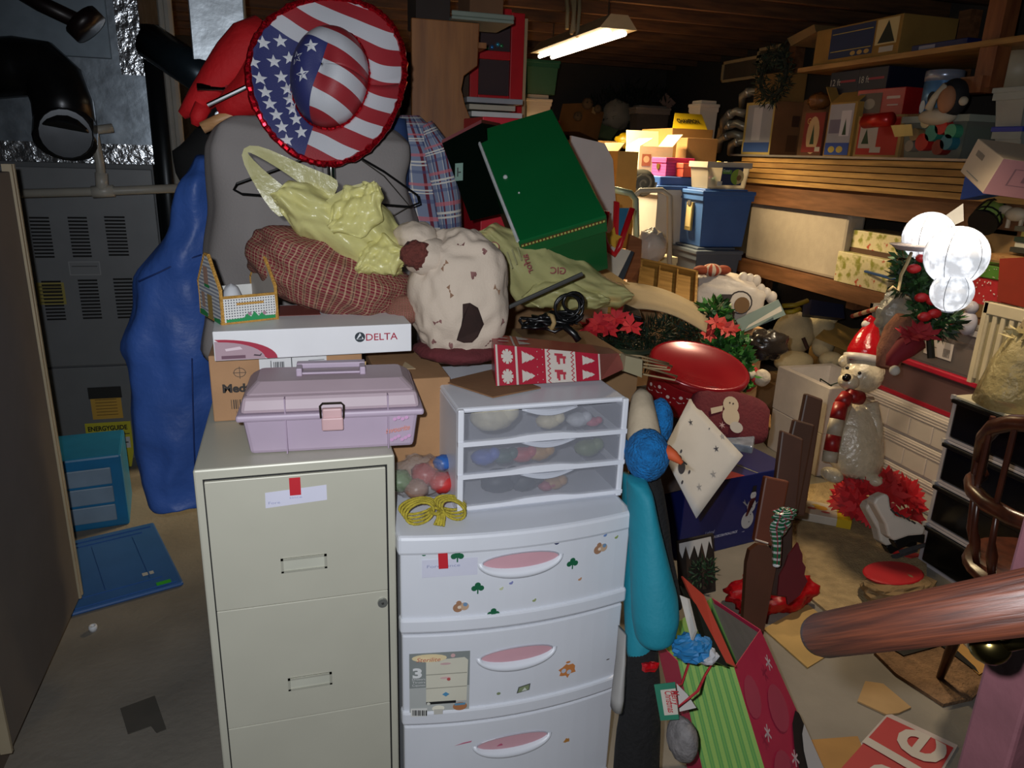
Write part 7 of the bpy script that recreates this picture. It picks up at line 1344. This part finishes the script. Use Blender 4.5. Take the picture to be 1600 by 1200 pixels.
MB().blob(q7(1030, 660, 1.82), (.032, .04, .062), 24, 16, .05).build('blue_crest', fur, tf, smooth=True)
MB().tube([q7(1002, 610, 1.8), q7(1003, 622, 1.78), q7(1004, 650, 1.76), q7(1006, 680, 1.74), q7(1008, 705, 1.74)], [.012, .026, .034, .04, .04], 18).build('cream_hood', mat('B0A088', .85, 0, .15, 14, .2, 60), tf, smooth=True)
MB().tube([q7(1040, 704, 1.68), q7(1052, 712, 1.67), q7(1066, 724, 1.66)], [.016, .013, .005], 12).build('beak', mat('C8562A', .7), tf, smooth=True); MB().tube([q7(1066, 720, 1.66), q7(1073, 726, 1.66)], .002, 5).build('beak_tip', mat('1A1A1A', .5), tf)
blkf = mat('0B0A0C', .9, 0, .3, 30, .6, 90)
lr7([(738, 985, 1030, .03), (760, 1000, 1034), (820, 1010, 1045), (880, 1020, 1054), (940, 1030, 1060)], 1.78, .04, wr=.006).build('black_back', blkf, tf, smooth=True)
zf = .02-b0.z
lr7([(1000, 980, 1030, .03), (1060, 975, 1032), (1140, 962, 1034), (1230, 955, 1030), (1330, 955, 1030)], 1.76, .045, wr=.006).build('trousers', blkf, tf, smooth=True)
MB().tube([q7(990, 1330, 1.76), V((q7(990, 1330, 1.76).x, q7(990, 1330, 1.76).y, 0))], .05, 14).build('boot', mat('120E0C', .5), tf)
tag(MB().loft([(q_.z, q_.x, q_.y, rx, .02) for q_, rx in ((at_d(963, 1106, 1.62), .012), (at_d(965, 1088, 1.62), .013), (at_d(970, 1030, 1.64), .008), (at_d(972, 985, 1.66), .004))], 14).build('grey_slipper', mat('8A8886', .6), smooth=True), 'narrow grey slipper wedged beside the drawer tower', 'slipper')
tag(MB().blob(at_d(1066, 1155, 1.62), (.03, .045, .05), 20, 14, .08, 4, 3).build('grey_shoe', mat('6E6A6A', .7, 0, .3, 40, .5, 90), smooth=True), 'scuffed grey shoe beside the striped gift bag', 'shoe')
# ---- big gift bag
zr_ = .43; top = [at_z(x, y, zr_) for x, y in ((1024, 998), (1059, 1033), (1147, 1043), (1188, 984), (1112, 934))]; cen = sum(top, V())/5
bag = E('striped_gift_bag', 'large gift bag with pink penguin front and green striped side', 'gift bag', (cen.x, cen.y, 0)); b0 = bag.location.copy(); tp_ = [p-b0 for p in top]; bt_ = [at_z(x, y, .002)-b0 for x, y in ((1098, 1295), (1128, 1335), (1238, 1345), (1300, 1235), (1215, 1180))]
pkm_ = mat('A82A48', .35, 0, .05); grs = plaid('8AAE5A', [(0, 7, 0, .5, '5E9450', .95), (0, 7, .2, .1, '78A850', .8)], .4); mats_ = [pkm_, grs, mat('7A7068', .7)]
def panel(i, j, m, name):
    mb = MB(); mb.grid(lambda u, v: (bt_[i].lerp(bt_[j], u)).lerp(tp_[i].lerp(tp_[j], u), v), 6, 6); return mb.build(name, m, bag, solid=.002)
panel(0, 1, pkm_, 'left_panel'); panel(1, 2, grs, 'striped_side'); fp_ = panel(2, 3, pkm_, 'front_panel'); panel(3, 4, pkm_, 'back_panel'); panel(4, 0, grs, 'striped_back'); MB().prism([(p.x*1.0, p.y*1.0) for p in bt_], .0, .004).build('bottom', mats_[2], bag)
MB().grid(lambda u, v: (tp_[4].lerp(tp_[3], u)).lerp(bt_[4].lerp(bt_[3], u), .02+.6*v)+V((-.006, -.004, 0)), 4, 3).build('grey_lining', mats_[2], bag)
qa = (bt_[2], bt_[3], tp_[3], tp_[2]); fl_ = lambda x, y, r: [('B09AA0', [(x+r*.12*math.cos(R(a)+b), y+r*.06*math.sin(R(a)+b)) for a, b in ((0, 0), (60, 0), (120, 0), (180, 0), (240, 0), (300, 0))])]
shp_ = [('9E3A50', ell(.2, .8, .18, .11)), ('9E3A50', ell(.65, .62, .2, .13)), ('9E3A50', ell(.3, .35, .2, .12)), ('141214', ell(.95, .1, .42, .42)), ('B4B4B8', ell(1.0, .1, .3, .32)), ('141214', ell(.82, .05, .04, .06))]
shp_ = [(c, [(min(1, max(0, x)), min(1, max(0, y))) for x, y in po]) for c, po in shp_]
for x, y in ((.22, .6), (.55, .36), (.75, .86)):
    for a in (0, 60, 120): shp_.append(('B8A4AA', [(x+.07*math.cos(R(a+d_)), y+.045*math.sin(R(a+d_))) for d_ in (-8, 8, 172, 188)]))
qsheet('penguin_print', bag, *qa, shp_, .002)
MB().tube([tp_[1].lerp(tp_[2], .2), tp_[1].lerp(tp_[2], .1)+V((-.01, -.02, -.05)), at_d(1048, 1075, 1.6)-b0, at_d(1056, 1108, 1.58)-b0, at_d(1090, 1080, 1.56)-b0, tp_[1].lerp(tp_[2], .45)+V((0, -.015, -.02)), tp_[1].lerp(tp_[2], .6)], .0032, 6).build('red_cord', mat('9A1424', .7), bag, smooth=True)
for x, y, s_ in ((1016, 1042, .022),): MB().blob(at_d(x, y, 1.72)-b0, (s_, .015, s_*.5), 10, 6, .6, 5, x).build('red_bow', mat('C0141E', .15, .3), bag)
gtg = E('gift_tag', 'green gift tag lettered Merry Christmas hanging on the striped bag', 'gift tag'); Q = [at_d(x, y, 1.57) for x, y in ((1032, 1126), (1061, 1124), (1055, 1066), (1022, 1070))]; slab(Q, .002).build('card', mat('1E6A52', .6), gtg); qsheet('white_panel', gtg, *Q, [('B0AAA0', rc(.25, .14, .98, .84))])
for k, s_ in enumerate(('Merry', 'Christmas')): text(gtg, s_, Q[3].lerp(Q[2], .72-.3*k)+(Q[0]-Q[3])*.2-FW*.0, (Q[0]-Q[3]).normalized(), (Q[2]-Q[3]).normalized(), .022, 'A0202A', (.6-.1*k+.1)*(Q[0]-Q[3]).length*(.6 if k == 0 else 1), .003, bold=.0003, shear=.3)
tag(slab([at_d(x, y, 1.6) for x, y in ((1062, 1112), (1088, 1106), (1074, 1085), (1057, 1068))], .001).build('white_tag', mat('B0ACA8', .6)), 'folded white paper tag beside the green gift tag', 'gift tag')
for i, (Q, c, lb_) in enumerate(((((1124, 1030), (1150, 1042), (1100, 930), (1066, 900)), 'A03A2A', 'orange-red folder standing in the striped gift bag'), (((1112, 1032), (1138, 1042), (1088, 945), (1064, 915)), '14160F', 'black folder in front of the orange-red folder'), (((1080, 1000), (1086, 985), (1074, 935), (1062, 930)), 'B0ACA6', 'white card at the left of the black folder'))):
    tag(slab([at_d(x, y, 1.66-.02*i+(.06 if k_2 > 1 else 0)) for k_2, (x, y) in enumerate(Q)], .008).build('folder', mat(c, .4)), lb_, 'folder', 'folders in the gift bag')
tag(MB().blob(at_d(1082, 1012, 1.66), (.05, .04, .03), 22, 14, .3, 3, 5, ridge=.3).build('tissue_paper', mat('1E70A8', .6), smooth=False), 'crumpled blue tissue paper in the striped gift bag', 'tissue paper')
tag(MB().blob(at_d(1102, 1022, 1.66), (.03, .03, .02), 16, 10, .3, 3, 7, ridge=.3).build('white_tissue', mat('A8A8AC', .6), smooth=False), 'crumpled white tissue beside the blue tissue', 'tissue paper')
# ---- chair
cw = wood('341810', '4A2416', 7, (6, 6, 2), .3); chx = E('windsor_chair', 'dark brown spindle-back wooden chair at the right edge', 'chair', (2.07, 1.36, 0), R(78)); chx.scale = (1, 1, 1.07)
MB().lathe([(.001, .42), (.2, .42), (.22, .435), (.215, .455), (.001, .45)], 28).build('seat', cw, chx, smooth=True)
arc_ = lambda a, r, z: (r*math.cos(R(a)), r*math.sin(R(a)), z)
MB().tube([arc_(a, .24, .66) for a in range(27, 228, 20)], .022, 8).build('arm_rail', cw, chx, smooth=True)
MB().tube([arc_(37+a*18, .235, .68+.24*math.sin(math.pi*a/10)**.6) for a in range(11)], .022, 8).build('back_bow', cw, chx, smooth=True)
for a in range(47, 218, 24):
    MB().tube([arc_(a, .19, .45), arc_(a, .21, .52), arc_(a, .22, .56), arc_(a, .23, .66)], [.009, .016, .009, .008], 8).build('spindle', cw, chx, smooth=True)
    MB().tube([arc_(a, .238, .67), arc_(a, .24, .88 if 67 < a < 197 else .76)], .008, 6).build('upper_spindle', cw, chx)
for a in (45, 135, 225, 315): MB().tube([arc_(a, .14, .43), arc_(a, .18, .2), arc_(a, .2, 0)], [.015, .02, .011], 8).build('leg', cw, chx, smooth=True)
# ---- handrail and stair wall
hw = wood('5E2A1C', '8A4A30', 5, (3, 3, 3), .45)
hrm, nt, bs = newmat('rail'); n_ = noise_node(nt, 5, 5, 'Object', (60, 60, 2)); rp_ = nt.nodes.new('ShaderNodeMapRange'); rp_.inputs[1].default_value = .35; rp_.inputs[2].default_value = .65; nt.links.new(n_.outputs[0], rp_.inputs[0]); nt.links.new(mixc(nt, rp_.outputs[0], lin('2C140D'), lin('4A2415')), bs.inputs['Base Color']); bs.inputs['Roughness'].default_value = .5; bump(nt, bs, n_.outputs[0], .3, .004)
A, B = at_d(1276, 994, .74), at_d(1700, 925, .45); L = (B-A).length; hr_ = E('handrail', 'round red-brown wooden handrail on a brass bracket in the foreground', 'handrail', A, rot=(B-A).to_track_quat('Z', 'Y').to_euler())
MB().lathe([(.001, -.004), (.012, -.003), (.0195, .004), (.0215, .014), (.0215, L)], 28).build('rail', hrm, hr_, smooth=True)
brs = mat('8A7A48', .2, 1, .1); inv = hr_.matrix_basis.inverted(); qb = lambda x, y, D: (inv @ at_d(x, y, D))
MB().blob(qb(1546, 1008, .57), .015, 16, 12).tube([qb(1546, 1006, .57), qb(1575, 1000, .56), qb(1610, 992, .55)], .0085, 12).build('bracket', brs, hr_, smooth=True); MB().tube([qb(1560, 988, .54), qb(1600, 982, .54)], .006, 10).build('saddle', brs, hr_, smooth=True)
Pw = at_d(1543, 1010, .74); S(MB().box(Pw.x, Pw.x+.55, Pw.y-.05, Pw.y, 0, 1.5).build('wall_stair', mat('5A363C', .6, 0, .12, 14, .2, 30), bevel=.004))

# ---- reflector work lamp on the joists near the stairs, above the picture
cbx = E('work_lamp', 'metal-shaded work lamp clamped to the joists above the stairs', 'light fixture', (2.2, 2.03, 2.43))
MB().lathe([(.02, 0), (.025, -.06), (.05, -.08), (.11, -.17), (.115, -.175)], 24).build('shade', mat('8A8A88', .3, .8), cbx, smooth=True, solid=.002)
MB().lathe([(.014, -.06), (.03, -.1), (.03, -.125), (.018, -.15), (.001, -.155)], 20).build('bulb', mat((1, .84, .6), .4, 0, 0, emit=12), cbx, smooth=True)
BULB = lamp('bulb_light', 'SPOT', (2.2, 2.03, 2.24), 95, (1, .8, .55), .04); BULB.data.spot_size = R(102); BULB.data.spot_blend = .45
